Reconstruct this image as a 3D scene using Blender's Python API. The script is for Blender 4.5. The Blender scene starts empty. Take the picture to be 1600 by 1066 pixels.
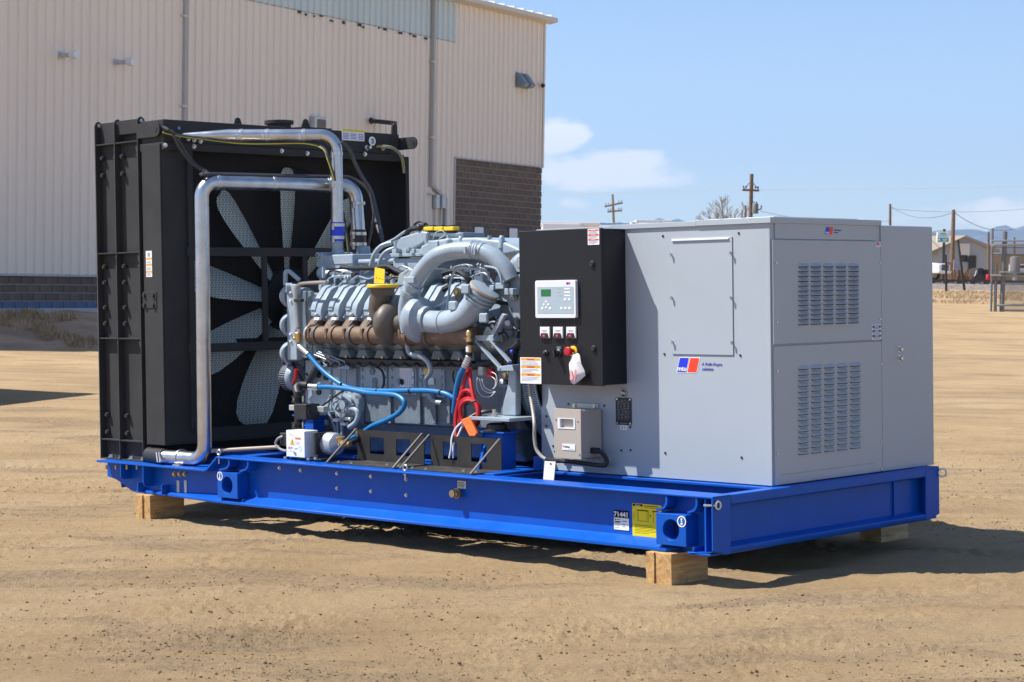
import bpy, bmesh, math, random
import numpy as np
from mathutils import Vector, Matrix
random.seed(7)
S = bpy.context.scene
COL = S.collection
V = Vector
# ------------------------------------------------------------------ camera
FPX = 3043.56                       # focal length in pixels of a 1600 px wide frame
CAM = V((6.3645, -7.9961, 1.5706))
def cam_axes(yaw, pitch, roll):
    y, p, r = (math.radians(a) for a in (yaw, pitch, roll))
    f = V((-math.sin(y) * math.cos(p), math.cos(y) * math.cos(p), math.sin(p)))
    rt = V((math.cos(y), math.sin(y), 0)); up = rt.cross(f)
    c, s = math.cos(r), math.sin(r)
    return c * rt + s * up, -s * rt + c * up, f
RT, UP, FW = cam_axes(44.3552, -1.461, -0.7818)
cam_d = bpy.data.cameras.new('camera'); cam = bpy.data.objects.new('camera', cam_d); COL.objects.link(cam)
cam_d.sensor_width = 36; cam_d.lens = 36 * FPX / 1600
cam_d.clip_start = 0.1; cam_d.clip_end = 60000
cam_d.dof.use_dof = True; cam_d.dof.focus_distance = 10.3; cam_d.dof.aperture_fstop = 12.0
M = Matrix.Identity(4)
for i in range(3):
    M[i][0], M[i][1], M[i][2], M[i][3] = RT[i], UP[i], -FW[i], CAM[i]
cam.matrix_world = M
S.camera = cam
# ------------------------------------------------------------------ light
LIGHT = V((0.240, 0.2164, -0.485)).normalized()      # direction the sunlight travels
elev = math.asin(-LIGHT.z); az = math.atan2(-LIGHT.x, -LIGHT.y)
world = bpy.data.worlds.new('World'); S.world = world; world.use_nodes = True
nt = world.node_tree; nt.nodes.clear()
def wn(t, **k):
    n = nt.nodes.new(t)
    for a, b in k.items(): setattr(n, a, b)
    return n
out = wn('ShaderNodeOutputWorld'); bg = wn('ShaderNodeBackground'); sky = wn('ShaderNodeTexSky')
sky.sky_type = 'NISHITA'; sky.sun_disc = False; sky.sun_elevation = elev; sky.sun_rotation = az
sky.altitude = 1500; sky.air_density = 1.0; sky.dust_density = 0.8; sky.ozone_density = 1.3
bg.inputs[1].default_value = 0.098
SKY_CLOUD = 8.2
tc = wn('ShaderNodeTexCoord'); sep = wn('ShaderNodeSeparateXYZ'); nt.links.new(tc.outputs['Generated'], sep.inputs[0])
def math_n(op, a, b=None, clamp=False):
    n = wn('ShaderNodeMath', operation=op, use_clamp=clamp)
    for i, x in enumerate((a, b)):
        if x is None: continue
        if isinstance(x, (int, float)): n.inputs[i].default_value = x
        else: nt.links.new(x, n.inputs[i])
    return n.outputs[0]
def dot_n(vec):
    n = wn('ShaderNodeVectorMath', operation='DOT_PRODUCT'); nt.links.new(tc.outputs['Generated'], n.inputs[0]); n.inputs[1].default_value = vec; return n.outputs['Value']
_hr = V((math.cos(math.radians(44.3552)), math.sin(math.radians(44.3552)), 0)); _hf = V((-_hr.y, _hr.x, 0))
fwd = dot_n(_hf); fwd = math_n('MAXIMUM', math_n('ABSOLUTE', fwd), .15)
c_lat = math_n('DIVIDE', dot_n(_hr), fwd); c_el = math_n('DIVIDE', sep.outputs[2], fwd)
cmb = wn('ShaderNodeCombineXYZ'); nt.links.new(c_lat, cmb.inputs[0]); nt.links.new(c_el, cmb.inputs[1]); nt.links.new(fwd, cmb.inputs[2])
def sky_noise(sc, det, stretch):
    q = wn('ShaderNodeMapping'); q.inputs['Scale'].default_value = stretch; nt.links.new(cmb.outputs[0], q.inputs[0])
    z = wn('ShaderNodeTexNoise'); z.inputs['Scale'].default_value = sc; z.inputs['Detail'].default_value = det; z.inputs['Roughness'].default_value = .55; nt.links.new(q.outputs[0], z.inputs[0])
    return z.outputs[0]
nz1 = sky_noise(34, 6, (1, 2.0, 1)); nz2 = sky_noise(7, 5, (1, 4.0, 1))
def cloud(l, e, wl_, we, gain):
    x = math_n('DIVIDE', math_n('SUBTRACT', c_lat, l), wl_); y = math_n('DIVIDE', math_n('SUBTRACT', c_el, e), we)
    r = math_n('ADD', math_n('MULTIPLY', x, x), math_n('MULTIPLY', y, y))
    return math_n('MULTIPLY', math_n('SUBTRACT', 1.0, r), gain)
cl = None
for args in ((.045, .061, .060, .0135, .75), (.024, .078, .020, .012, .75), (.066, .063, .030, .011, .6), (.03, .045, .012, .005, .35), (.071, .038, .012, .005, .4), (.073, .031, .016, .005, .45), (.30, .036, .10, .010, .7), (-.25, .07, .2, .018, .6), (.75, .06, .25, .02, .6), (-.9, .09, .3, .03, .6)):
    q = cloud(*args); cl = q if cl is None else math_n('MAXIMUM', cl, q)
cl = math_n('ADD', math_n('MAXIMUM', cl, -.6), math_n('MULTIPLY', math_n('SUBTRACT', nz1, .5), 1.7))
cl = math_n('ADD', cl, math_n('MULTIPLY', math_n('SUBTRACT', nz2, .5), .5))
mr = wn('ShaderNodeMapRange', interpolation_type='SMOOTHSTEP'); mr.inputs[1].default_value = .02; mr.inputs[2].default_value = .55; nt.links.new(cl, mr.inputs[0])
cl = math_n('MULTIPLY', mr.outputs[0], .92)
mx = wn('ShaderNodeMix', data_type='RGBA'); nt.links.new(cl, mx.inputs[0])
tint = wn('ShaderNodeMix', data_type='RGBA', blend_type='MULTIPLY'); tint.inputs[0].default_value = 1; tint.inputs[7].default_value = (.97, 1.0, 1.08, 1); nt.links.new(sky.outputs[0], tint.inputs[6])
nt.links.new(tint.outputs[2], mx.inputs[6]); mx.inputs[7].default_value = (SKY_CLOUD, SKY_CLOUD * .985, SKY_CLOUD * .97, 1)
nt.links.new(mx.outputs[2], bg.inputs[0]); nt.links.new(bg.outputs[0], out.inputs[0])
sun_d = bpy.data.lights.new('sun', 'SUN'); sun_d.energy = 5.0; sun_d.angle = math.radians(0.53); sun_d.color = (1, 0.955, 0.89)
sun = bpy.data.objects.new('sun', sun_d); COL.objects.link(sun)
sun.rotation_euler = LIGHT.to_track_quat('-Z', 'Y').to_euler(); sun.location = (-10, -10, 25)
S.view_settings.view_transform = 'Standard'; S.view_settings.look = 'None'
S.view_settings.exposure = 0.76; S.view_settings.gamma = 1; S.view_settings.use_curve_mapping = False
S.render.engine = 'CYCLES'
S.cycles.max_bounces = 6; S.cycles.transparent_max_bounces = 8; S.cycles.volume_bounces = 0

# ------------------------------------------------------------------ points in the place from photo measurements, always at a stated depth
def ray(u, v, ax=None):
    a = ax or (RT, UP, FW)
    return (a[0] * ((u - 800) / FPX) - a[1] * ((v - 533) / FPX) + a[2])
def at(u, v, x=None, y=None, z=None):
    d = ray(u, v)
    if x is not None: t = (x - CAM.x) / d.x
    elif y is not None: t = (y - CAM.y) / d.y
    else: t = (z - CAM.z) / d.z
    return CAM + d * t
BAX = cam_axes(44.3552, -1.73, 0.90)     # the level of the yard behind, which is not that of the blocked-up machine
def atb(u, v, depth): return CAM + ray(u, v, BAX) * depth
_A = Matrix([RT, UP, FW]); _B = Matrix([BAX[0], BAX[1], BAX[2]])
_R = (_A.transposed() @ _B).to_4x4()
BG = Matrix.Translation(CAM) @ _R @ Matrix.Translation(-CAM)
HR = V((math.cos(math.radians(44.3552)), math.sin(math.radians(44.3552)), 0)); HF = V((-HR.y, HR.x, 0))   # level right / forward
def lat(depth, lateral, z=0.0): return V((CAM.x, CAM.y, 0)) + HF * depth + HR * lateral + V((0, 0, z))

# ------------------------------------------------------------------ materials
MATS = {}
def mat(name, color, rough=0.5, metal=0.0, var=0.08, scale=4.0, bump=0.0, bscale=60.0, spec=0.5, coat=0.0, dirt=0.0, dirtcol=(.30, .22, .14), stretch=None):
    if name in MATS: return MATS[name]
    m = bpy.data.materials.new(name); m.use_nodes = True; MATS[name] = m
    n = m.node_tree; b = n.nodes['Principled BSDF']
    b.inputs['Roughness'].default_value = rough; b.inputs['Metallic'].default_value = metal
    b.inputs['Specular IOR Level'].default_value = spec; b.inputs['Coat Weight'].default_value = coat
    t = n.nodes.new('ShaderNodeTexCoord')
    src = t.outputs['Object']
    if stretch:
        q = n.nodes.new('ShaderNodeMapping'); q.inputs['Scale'].default_value = stretch; n.links.new(src, q.inputs[0]); src = q.outputs[0]
    z = n.nodes.new('ShaderNodeTexNoise'); z.inputs['Scale'].default_value = scale; z.inputs['Detail'].default_value = 6; z.inputs['Roughness'].default_value = .6
    n.links.new(src, z.inputs[0])
    r = n.nodes.new('ShaderNodeMapRange'); r.inputs[1].default_value = .3; r.inputs[2].default_value = .7
    r.inputs[3].default_value = 1 - var; r.inputs[4].default_value = 1 + var
    n.links.new(z.outputs[0], r.inputs[0])
    hs = n.nodes.new('ShaderNodeMix'); hs.data_type = 'RGBA'; hs.blend_type = 'MULTIPLY'; hs.inputs[0].default_value = 1
    hs.inputs[6].default_value = (*color, 1); n.links.new(r.outputs[0], hs.inputs[7])
    res = hs.outputs[2]
    if dirt:
        z2 = n.nodes.new('ShaderNodeTexNoise'); z2.inputs['Scale'].default_value = scale * 2.3; z2.inputs['Detail'].default_value = 8; z2.inputs['Roughness'].default_value = .7
        n.links.new(src, z2.inputs[0])
        r2 = n.nodes.new('ShaderNodeMapRange'); r2.inputs[1].default_value = .5; r2.inputs[2].default_value = .8; r2.inputs[3].default_value = 0; r2.inputs[4].default_value = dirt
        n.links.new(z2.outputs[0], r2.inputs[0])
        dm = n.nodes.new('ShaderNodeMix'); dm.data_type = 'RGBA'; n.links.new(r2.outputs[0], dm.inputs[0]); n.links.new(res, dm.inputs[6]); dm.inputs[7].default_value = (*dirtcol, 1)
        res = dm.outputs[2]
    n.links.new(res, b.inputs['Base Color'])
    rr = n.nodes.new('ShaderNodeMapRange'); rr.inputs[3].default_value = max(.03, rough - .08); rr.inputs[4].default_value = min(1, rough + .1)
    n.links.new(z.outputs[0], rr.inputs[0]); n.links.new(rr.outputs[0], b.inputs['Roughness'])
    if bump:
        zb = n.nodes.new('ShaderNodeTexNoise'); zb.inputs['Scale'].default_value = bscale; zb.inputs['Detail'].default_value = 5
        n.links.new(src, zb.inputs[0])
        bp = n.nodes.new('ShaderNodeBump'); bp.inputs['Strength'].default_value = bump; bp.inputs['Distance'].default_value = .01
        n.links.new(zb.outputs[0], bp.inputs['Height']); n.links.new(bp.outputs[0], b.inputs['Normal'])
    return m
BLUE = mat('blue_gloss_paint', (.0025, .085, .445), .36, var=.08, spec=.22, coat=.0, dirt=.16, dirtcol=(.10, .12, .22), bump=.03, bscale=14)
GREY = mat('grey_cabinet_paint', (.365, .41, .455), .40, var=.03, scale=1.5, bump=.16, bscale=1.7)
EGREY = mat('engine_grey_paint', (.30, .362, .42), .34, var=.10, scale=9, bump=.06, bscale=55, dirt=.22, dirtcol=(.15, .17, .18))
CAST = mat('engine_grey_cast_iron', (.15, .19, .23), .45, var=.16, scale=12, dirt=.3, dirtcol=(.07, .08, .085), bump=.22, bscale=90)
BLACK = mat('black_radiator_paint', (.046, .046, .047), .55, var=.12, spec=.1, dirt=.03)
BLACKC = mat('black_cabinet_paint', (.0125, .013, .0155), .42, spec=.3, var=.06, bump=.04, bscale=220)
RUBBER = mat('black_rubber', (.018, .018, .020), .5, var=.15)
GUARD = mat('black_guard_mesh', (.008, .008, .009), .6, var=.05, spec=.15)
FIN = mat('radiator_fins', (.006, .006, .007), .7, var=.1, spec=.1)
BLADE = mat('pale_fan_blade', (.76, .86, .81), .45, var=.05)
STEEL = mat('polished_steel_tube', (.56, .56, .565), .30, 1.0, var=.14, scale=9, bump=.03, bscale=40)
ZINC = mat('zinc_plated_steel', (.62, .62, .60), .35, 1.0, var=.1)
ZINCP = mat('zinc_bracket', (.50, .53, .52), .45, .6, var=.1)
RUST = mat('heat_browned_iron', (.15, .098, .064), .66, .1, var=.4, scale=11, bump=.35, bscale=50, dirt=.55, dirtcol=(.28, .19, .12))
TURB = mat('turbine_dark_iron', (.115, .098, .082), .5, .2, var=.18, scale=10, bump=.15, bscale=70)
BRASS = mat('brass_fitting', (.62, .42, .18), .35, .85, var=.12)
COPPER = mat('tan_steel_line', (.48, .44, .41), .32, .7, var=.1)
HOSE = mat('blue_hose', (.004, .15, .38), .38, var=.06)
BLUESIL = mat('blue_silicone', (.02, .05, .62), .4, var=.06)
RED = mat('red_cable', (.46, .010, .014), .42, var=.08)
REDP = mat('red_print', (.75, .05, .06), .5, var=.02)
ORANGEP = mat('orange_print', (.86, .36, .02), .5, var=.02)
ORANGE = mat('orange_plastic', (.82, .20, .04), .45, var=.08)
YELLOW = mat('yellow_plastic', (.80, .52, .02), .42, var=.06)
YELLOWP = mat('yellow_print', (.74, .62, .01), .5, var=.02)
YDARK = mat('yellow_print_ink', (.30, .25, .02), .5, var=.1)
WHITE = mat('white_label', (.80, .80, .80), .5, var=.02)
WHITEP = mat('white_steel_paint', (.78, .80, .83), .35, var=.03)
INK = mat('print_ink_grey', (.30, .30, .33), .6, var=.1)
INKB = mat('print_ink_black', (.02, .02, .025), .5, var=.05)
INKBLUE = mat('print_ink_blue', (.10, .10, .44), .5, var=.02)
LOGOB = mat('logo_blue', (.012, .035, .62), .45, var=.02)
LOGOR = mat('logo_red', (.86, .055, .02), .45, var=.02)
BEIGE = mat('beige_charger_paint', (.43, .375, .315), .45, var=.03)
TRAY = mat('dark_tray_paint', (.022, .020, .018), .45, var=.15, dirt=.2, dirtcol=(.12, .10, .08))
LCD = mat('green_lcd', (.02, .15, .05), .25, var=.1)
PANEL = mat('keypad_grey', (.36, .44, .49), .45, var=.02)
PAPER = mat('white_paper_tag', (.80, .77, .75), .7, var=.03)
PINK = mat('red_printed_edge', (.75, .30, .33), .6, var=.05)
# timber
def wood_mat(name, c1, c2):
    m = bpy.data.materials.new(name); m.use_nodes = True; n = m.node_tree; b = n.nodes['Principled BSDF']
    t = n.nodes.new('ShaderNodeTexCoord'); q = n.nodes.new('ShaderNodeMapping'); q.inputs['Scale'].default_value = (26, 2.2, 22)
    n.links.new(t.outputs['Object'], q.inputs[0])
    z = n.nodes.new('ShaderNodeTexNoise'); z.inputs['Scale'].default_value = 1.6; z.inputs['Detail'].default_value = 8; z.inputs['Distortion'].default_value = 1.2
    n.links.new(q.outputs[0], z.inputs[0])
    r = n.nodes.new('ShaderNodeValToRGB'); r.color_ramp.elements[0].color = (*c1, 1); r.color_ramp.elements[1].color = (*c2, 1)
    r.color_ramp.elements[0].position = .33; r.color_ramp.elements[1].position = .68
    n.links.new(z.outputs[0], r.inputs[0])
    s = n.nodes.new('ShaderNodeTexNoise'); s.inputs['Scale'].default_value = 14; s.inputs['Detail'].default_value = 6; n.links.new(t.outputs['Object'], s.inputs[0])
    sr = n.nodes.new('ShaderNodeMapRange'); sr.inputs[1].default_value = .58; sr.inputs[2].default_value = .72; sr.inputs[3].default_value = 0; sr.inputs[4].default_value = .55
    n.links.new(s.outputs[0], sr.inputs[0])
    mx = n.nodes.new('ShaderNodeMix'); mx.data_type = 'RGBA'; n.links.new(sr.outputs[0], mx.inputs[0]); n.links.new(r.outputs[0], mx.inputs[6]); mx.inputs[7].default_value = (c1[0] * .35, c1[1] * .33, c1[2] * .33, 1)
    n.links.new(mx.outputs[2], b.inputs['Base Color']); b.inputs['Roughness'].default_value = .75
    bp = n.nodes.new('ShaderNodeBump'); bp.inputs['Strength'].default_value = .35; bp.inputs['Distance'].default_value = .006
    n.links.new(z.outputs[0], bp.inputs['Height']); n.links.new(bp.outputs[0], b.inputs['Normal'])
    return m
WOOD = wood_mat('pale_pine_timber', (.33, .185, .065), (.60, .375, .155))
WOODO = wood_mat('weathered_timber', (.34, .225, .105), (.58, .42, .215))

# ------------------------------------------------------------------ mesh builder
OFF = {}
def v3(p): return p if isinstance(p, Vector) else V(p)
def catmull(pts, k=6):
    pts = [v3(p) for p in pts]; o = []
    for i in range(len(pts) - 1):
        a, b, c, d = pts[max(0, i - 1)], pts[i], pts[i + 1], pts[min(len(pts) - 1, i + 2)]
        for j in range(k):
            t = j / k
            o.append(.5 * ((2 * b) + (c - a) * t + (2 * a - 5 * b + 4 * c - d) * t * t + (3 * b - a - 3 * c + d) * t ** 3))
    o.append(pts[-1]); return o
def fillet(pts, r, k=8):
    pts = [v3(p) for p in pts]; o = [pts[0]]
    for i in range(1, len(pts) - 1):
        p, a, b = pts[i], (pts[i - 1] - pts[i]), (pts[i + 1] - pts[i])
        la, lb = a.length, b.length; a.normalize(); b.normalize()
        ang = a.angle(b)
        if ang > 3.1: o.append(p); continue
        d = min(r / math.tan(ang / 2), la * .49, lb * .49)
        A, B = p + a * d, p + b * d
        rr = d * math.tan(ang / 2); c = p + (a + b).normalized() * (rr / math.sin(ang / 2))
        for j in range(k + 1):
            t = j / k; w = (A - c).lerp(B - c, t)
            o.append(c + w.normalized() * rr)
    o.append(pts[-1]); return o
def frame(d):
    d = d.normalized(); u = d.orthogonal().normalized(); return u, d.cross(u)
class MB:
    def __init__(s): s.v = []; s.f = []
    def add(s, vs, fs):
        n = len(s.v); s.v += [v3(p) for p in vs]; s.f += [tuple(i + n for i in f) for f in fs]; return s
    def box(s, a, b):
        (x0, y0, z0), (x1, y1, z1) = a, b
        x0, x1 = min(x0, x1), max(x0, x1); y0, y1 = min(y0, y1), max(y0, y1); z0, z1 = min(z0, z1), max(z0, z1)
        return s.add([(x0, y0, z0), (x1, y0, z0), (x1, y1, z0), (x0, y1, z0), (x0, y0, z1), (x1, y0, z1), (x1, y1, z1), (x0, y1, z1)],
                     [(0, 3, 2, 1), (4, 5, 6, 7), (0, 1, 5, 4), (1, 2, 6, 5), (2, 3, 7, 6), (3, 0, 4, 7)])
    def obox(s, c, ax, ay, az):
        c, ax, ay, az = v3(c), v3(ax), v3(ay), v3(az)
        vs = [c + ax * i + ay * j + az * k for k in (-1, 1) for i, j in ((-1, -1), (1, -1), (1, 1), (-1, 1))]
        return s.add(vs, [(0, 3, 2, 1), (4, 5, 6, 7), (0, 1, 5, 4), (1, 2, 6, 5), (2, 3, 7, 6), (3, 0, 4, 7)])
    def bar(s, p, q, w, h, up=(0, 0, 1)):
        p, q, up = v3(p), v3(q), v3(up); d = (q - p); sd = d.cross(up)
        if sd.length < 1e-6: sd = d.orthogonal()
        sd.normalize(); u = sd.cross(d).normalized()
        return s.obox((p + q) / 2, d / 2, sd * w / 2, u * h / 2)
    def prism(s, poly, ext):
        poly = [v3(p) for p in poly]; ext = v3(ext); n = len(poly)
        nrm = V((0, 0, 0))
        for i in range(n): nrm += poly[i].cross(poly[(i + 1) % n])
        if nrm.dot(ext) > 0: poly = poly[::-1]
        vs = poly + [p + ext for p in poly]
        return s.add(vs, [tuple(range(n)), tuple(range(2 * n - 1, n - 1, -1))] + [(i, i + n, (i + 1) % n + n, (i + 1) % n) for i in range(n)])
    def rings(s, R, caps=True, close=False):
        n = len(R[0]); b = len(s.v)
        for r in R: s.v += [v3(p) for p in r]
        m = len(R)
        for i in range(m if close else m - 1):
            for j in range(n):
                k = (j + 1) % n; i2 = (i + 1) % m
                s.f.append((b + i * n + j, b + i * n + k, b + i2 * n + k, b + i2 * n + j))
        if caps and not close:
            s.f.append(tuple(b + j for j in reversed(range(n)))); s.f.append(tuple(b + (m - 1) * n + j for j in range(n)))
        return s
    def tube(s, pts, r, n=10, caps=True, close=False):
        pts = [v3(p) for p in pts]; m = len(pts)
        rs = r if isinstance(r, (list, tuple)) else [r] * m
        R = []; u = None
        for i in range(m):
            d = (pts[(i + 1) % m] - pts[i - 1]) if close else (pts[min(i + 1, m - 1)] - pts[max(i - 1, 0)])
            if d.length < 1e-9: d = V((0, 0, 1))
            d.normalize()
            if u is None: u = d.orthogonal().normalized()
            else:
                u = u - d * u.dot(d)
                u = u.normalized() if u.length > 1e-6 else d.orthogonal().normalized()
            w = d.cross(u)
            R.append([pts[i] + (u * math.cos(2 * math.pi * j / n) + w * math.sin(2 * math.pi * j / n)) * rs[i] for j in range(n)])
        return s.rings(R, caps, close)
    def cyl(s, p, q, r, r2=None, n=16, caps=True): return s.tube([p, q], [r, r if r2 is None else r2], n, caps)
    def lathe(s, o, axis, prof, n=24, caps=True):
        o = v3(o); a = v3(axis).normalized(); u, w = frame(a)
        return s.rings([[o + a * h + (u * math.cos(2 * math.pi * j / n) + w * math.sin(2 * math.pi * j / n)) * max(r, 1e-4) for j in range(n)] for r, h in prof], caps)
    def ball(s, c, r, n=12, m=7, sc=(1, 1, 1)):
        c = v3(c)
        R = [[c + V((math.sin(math.pi * i / m) * math.cos(2 * math.pi * j / n) * sc[0], math.sin(math.pi * i / m) * math.sin(2 * math.pi * j / n) * sc[1], -math.cos(math.pi * i / m) * sc[2])) * r for j in range(n)] for i in range(m + 1)]
        R[0] = [p.lerp(c - V((0, 0, r * sc[2])), .98) for p in R[0]]
        return s.rings(R)
    def hexbolt(s, p, d, r=.016, h=.014, washer=True):
        p, d = v3(p), v3(d).normalized()
        if washer: s.cyl(p, p + d * h * .2, r * 1.35, n=12)
        return s.cyl(p, p + d * h, r, n=6)
    def ringplate(s, outer, inner, ext):
        """flat plate between two loops with the same count, extruded."""
        n = len(outer); ext = v3(ext)
        O = [v3(p) for p in outer]; I = [v3(p) for p in inner]
        return s.rings([O, I, [p + ext for p in I], [p + ext for p in O]], False, True)
    def build(s, name, m, parent=None, bevel=0, seg=2, smooth=34, kind=None, label=None, loc=None, data=None):
        off = OFF[parent.name] if parent is not None else (v3(loc) if loc is not None else V((0, 0, 0)))
        me = bpy.data.meshes.new(name)
        me.from_pydata([tuple(p - off) for p in s.v], [], s.f)
        bm = bmesh.new(); bm.from_mesh(me); bmesh.ops.recalc_face_normals(bm, faces=bm.faces); bm.to_mesh(me); bm.free()
        me.materials.append(m)
        if smooth:
            me.polygons.foreach_set('use_smooth', [True] * len(me.polygons)); me.set_sharp_from_angle(angle=math.radians(smooth))
        o = bpy.data.objects.new(name, me); COL.objects.link(o)
        OFF[o.name] = off
        if parent is not None: o.parent = parent
        elif loc is not None: o.location = off
        if bevel:
            b = o.modifiers.new('bevel', 'BEVEL'); b.width = bevel; b.segments = seg; b.limit_method = 'ANGLE'; b.angle_limit = math.radians(50); b.harden_normals = bool(smooth)
        if kind: o['kind'] = kind
        if label: o['label'] = label
        return o
def thing(name, label, cat, loc=(0, 0, 0), group=None, level=False):
    o = bpy.data.objects.new(name, None); COL.objects.link(o); o.empty_display_size = .1
    o['label'] = label; o['category'] = cat
    if group: o['group'] = group
    OFF[o.name] = v3(loc)
    if level: o.matrix_world = BG @ Matrix.Translation(v3(loc))
    else: o.location = v3(loc)
    return o
def tag(o, label, cat, group=None, level=False):
    o['label'] = label; o['category'] = cat
    if group: o['group'] = group
    if level: o.matrix_world = BG @ Matrix.Translation(OFF[o.name])
    return o
def structure(o, level=False):
    o['kind'] = 'structure'
    if level: o.matrix_world = BG @ Matrix.Translation(OFF[o.name])
    return o
_tx = {}
def text(body, size, origin, xd, yd, m, parent, name='lettering', bold=0.0, shear=0.0, align='LEFT', xs=1.0, depth=.0008, space=1.0):
    cu = bpy.data.curves.new('t', 'FONT'); cu.body = body; cu.size = size; cu.shear = shear; cu.align_x = align; cu.offset = bold * size; cu.extrude = depth; cu.resolution_u = 3; cu.space_line = space
    o = bpy.data.objects.new('t', cu); COL.objects.link(o)
    dg = bpy.context.evaluated_depsgraph_get(); me = bpy.data.meshes.new_from_object(o.evaluated_get(dg))
    bpy.data.objects.remove(o); bpy.data.curves.remove(cu)
    xd, yd = v3(xd).normalized(), v3(yd).normalized(); nd = xd.cross(yd); origin = v3(origin); off = OFF[parent.name]
    for q in me.vertices:
        p = origin + xd * q.co.x * xs + yd * q.co.y + nd * q.co.z; q.co = p - off
    me.materials.clear(); me.materials.append(m); me.name = name
    o = bpy.data.objects.new(name, me); COL.objects.link(o); o.parent = parent; OFF[o.name] = off
    return o
def strips(rects, o, xd, yd, nd, m, parent, name, t=.0008):
    """flat printed bars: (x, y, w, h) on a label plane."""
    b = MB(); o, xd, yd, nd = v3(o), v3(xd), v3(yd), v3(nd)
    for x, y, w, h in rects:
        b.obox(o + xd * (x + w / 2) + yd * (y + h / 2) + nd * t / 2, xd * w / 2, yd * h / 2, nd * t / 2)
    return b.build(name, m, parent, smooth=0)
def rrect(o, xd, yd, w, h, r, k=4, shear=0.0):
    o, xd, yd = v3(o), v3(xd), v3(yd); pts = []
    for cx, cy, a0 in ((w - r, r, -90), (w - r, h - r, 0), (r, h - r, 90), (r, r, 180)):
        for j in range(k + 1):
            a = math.radians(a0 + 90 * j / k); X, Y = cx + r * math.cos(a), cy + r * math.sin(a)
            pts.append(o + xd * (X + Y * shear) + yd * Y)
    return pts
def label_plate(o, xd, yd, nd, w, h, m, parent, name='warning_label', t=.0016, r=.003, label=None):
    return MB().prism(rrect(o, xd, yd, w, h, r), v3(nd) * t).build(name, m, parent, smooth=0, label=label)
X, Y, Z = V((1, 0, 0)), V((0, 1, 0)), V((0, 0, 1))
def circ(c, u, w, r, n=24, a0=0, r2=None):
    c, u, w = v3(c), v3(u), v3(w); r2 = r if r2 is None else r2
    return [c + u * r * math.cos(a0 + 2 * math.pi * j / n) + w * r2 * math.sin(a0 + 2 * math.pi * j / n) for j in range(n)]
def hole_plate(b, o, xd, yd, w, h, cx, cy, r, ext, n=32):
    """rectangular plate with a round hole."""
    o, xd, yd = v3(o), v3(xd), v3(yd); O = []; I = []
    for j in range(n):
        a = 2 * math.pi * (j + .5) / n; dx, dy = math.cos(a), math.sin(a)
        t = 1e9
        if dx > 1e-9: t = min(t, (w - cx) / dx)
        if dx < -1e-9: t = min(t, -cx / dx)
        if dy > 1e-9: t = min(t, (h - cy) / dy)
        if dy < -1e-9: t = min(t, -cy / dy)
        O.append([cx + dx * t, cy + dy * t]); I.append(o + xd * (cx + dx * r) + yd * (cy + dy * r))
    for q in ((0, 0), (w, 0), (w, h), (0, h)):
        j = min(range(n), key=lambda i: (O[i][0] - q[0]) ** 2 + (O[i][1] - q[1]) ** 2); O[j] = list(q)
    return b.ringplate([o + xd * p[0] + yd * p[1] for p in O], I, ext)
# ================================================================== value noise for terrain
def _h(i, j, s): 
    n = (i * 374761393 + j * 668265263 + s * 974711) & 0xffffffff
    n = ((n ^ (n >> 13)) * 1274126177) & 0xffffffff
    return ((n ^ (n >> 16)) & 0xffff) / 65535.0
def vnoise(x, y, s=0):
    x = np.asarray(x, float); y = np.asarray(y, float)
    i = np.floor(x).astype(np.int64); j = np.floor(y).astype(np.int64); fx = x - i; fy = y - j
    fx = fx * fx * (3 - 2 * fx); fy = fy * fy * (3 - 2 * fy)
    a, b, c, d = _h(i, j, s), _h(i + 1, j, s), _h(i, j + 1, s), _h(i + 1, j + 1, s)
    return (a * (1 - fx) + b * fx) * (1 - fy) + (c * (1 - fx) + d * fx) * fy - .5
def sstep(a, b, x): t = np.clip((x - a) / (b - a), 0, 1); return t * t * (3 - 2 * t)
def rise(dep, la):
    m = sstep(0, 8, la)
    r = np.interp(dep, [0, 26, 60, 75, 84, 95, 200, 400, 1000], [0, 0, .9, 1.27, 1.5, 1.75, 2.2, 2.4, 2.4])
    return r * m
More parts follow.
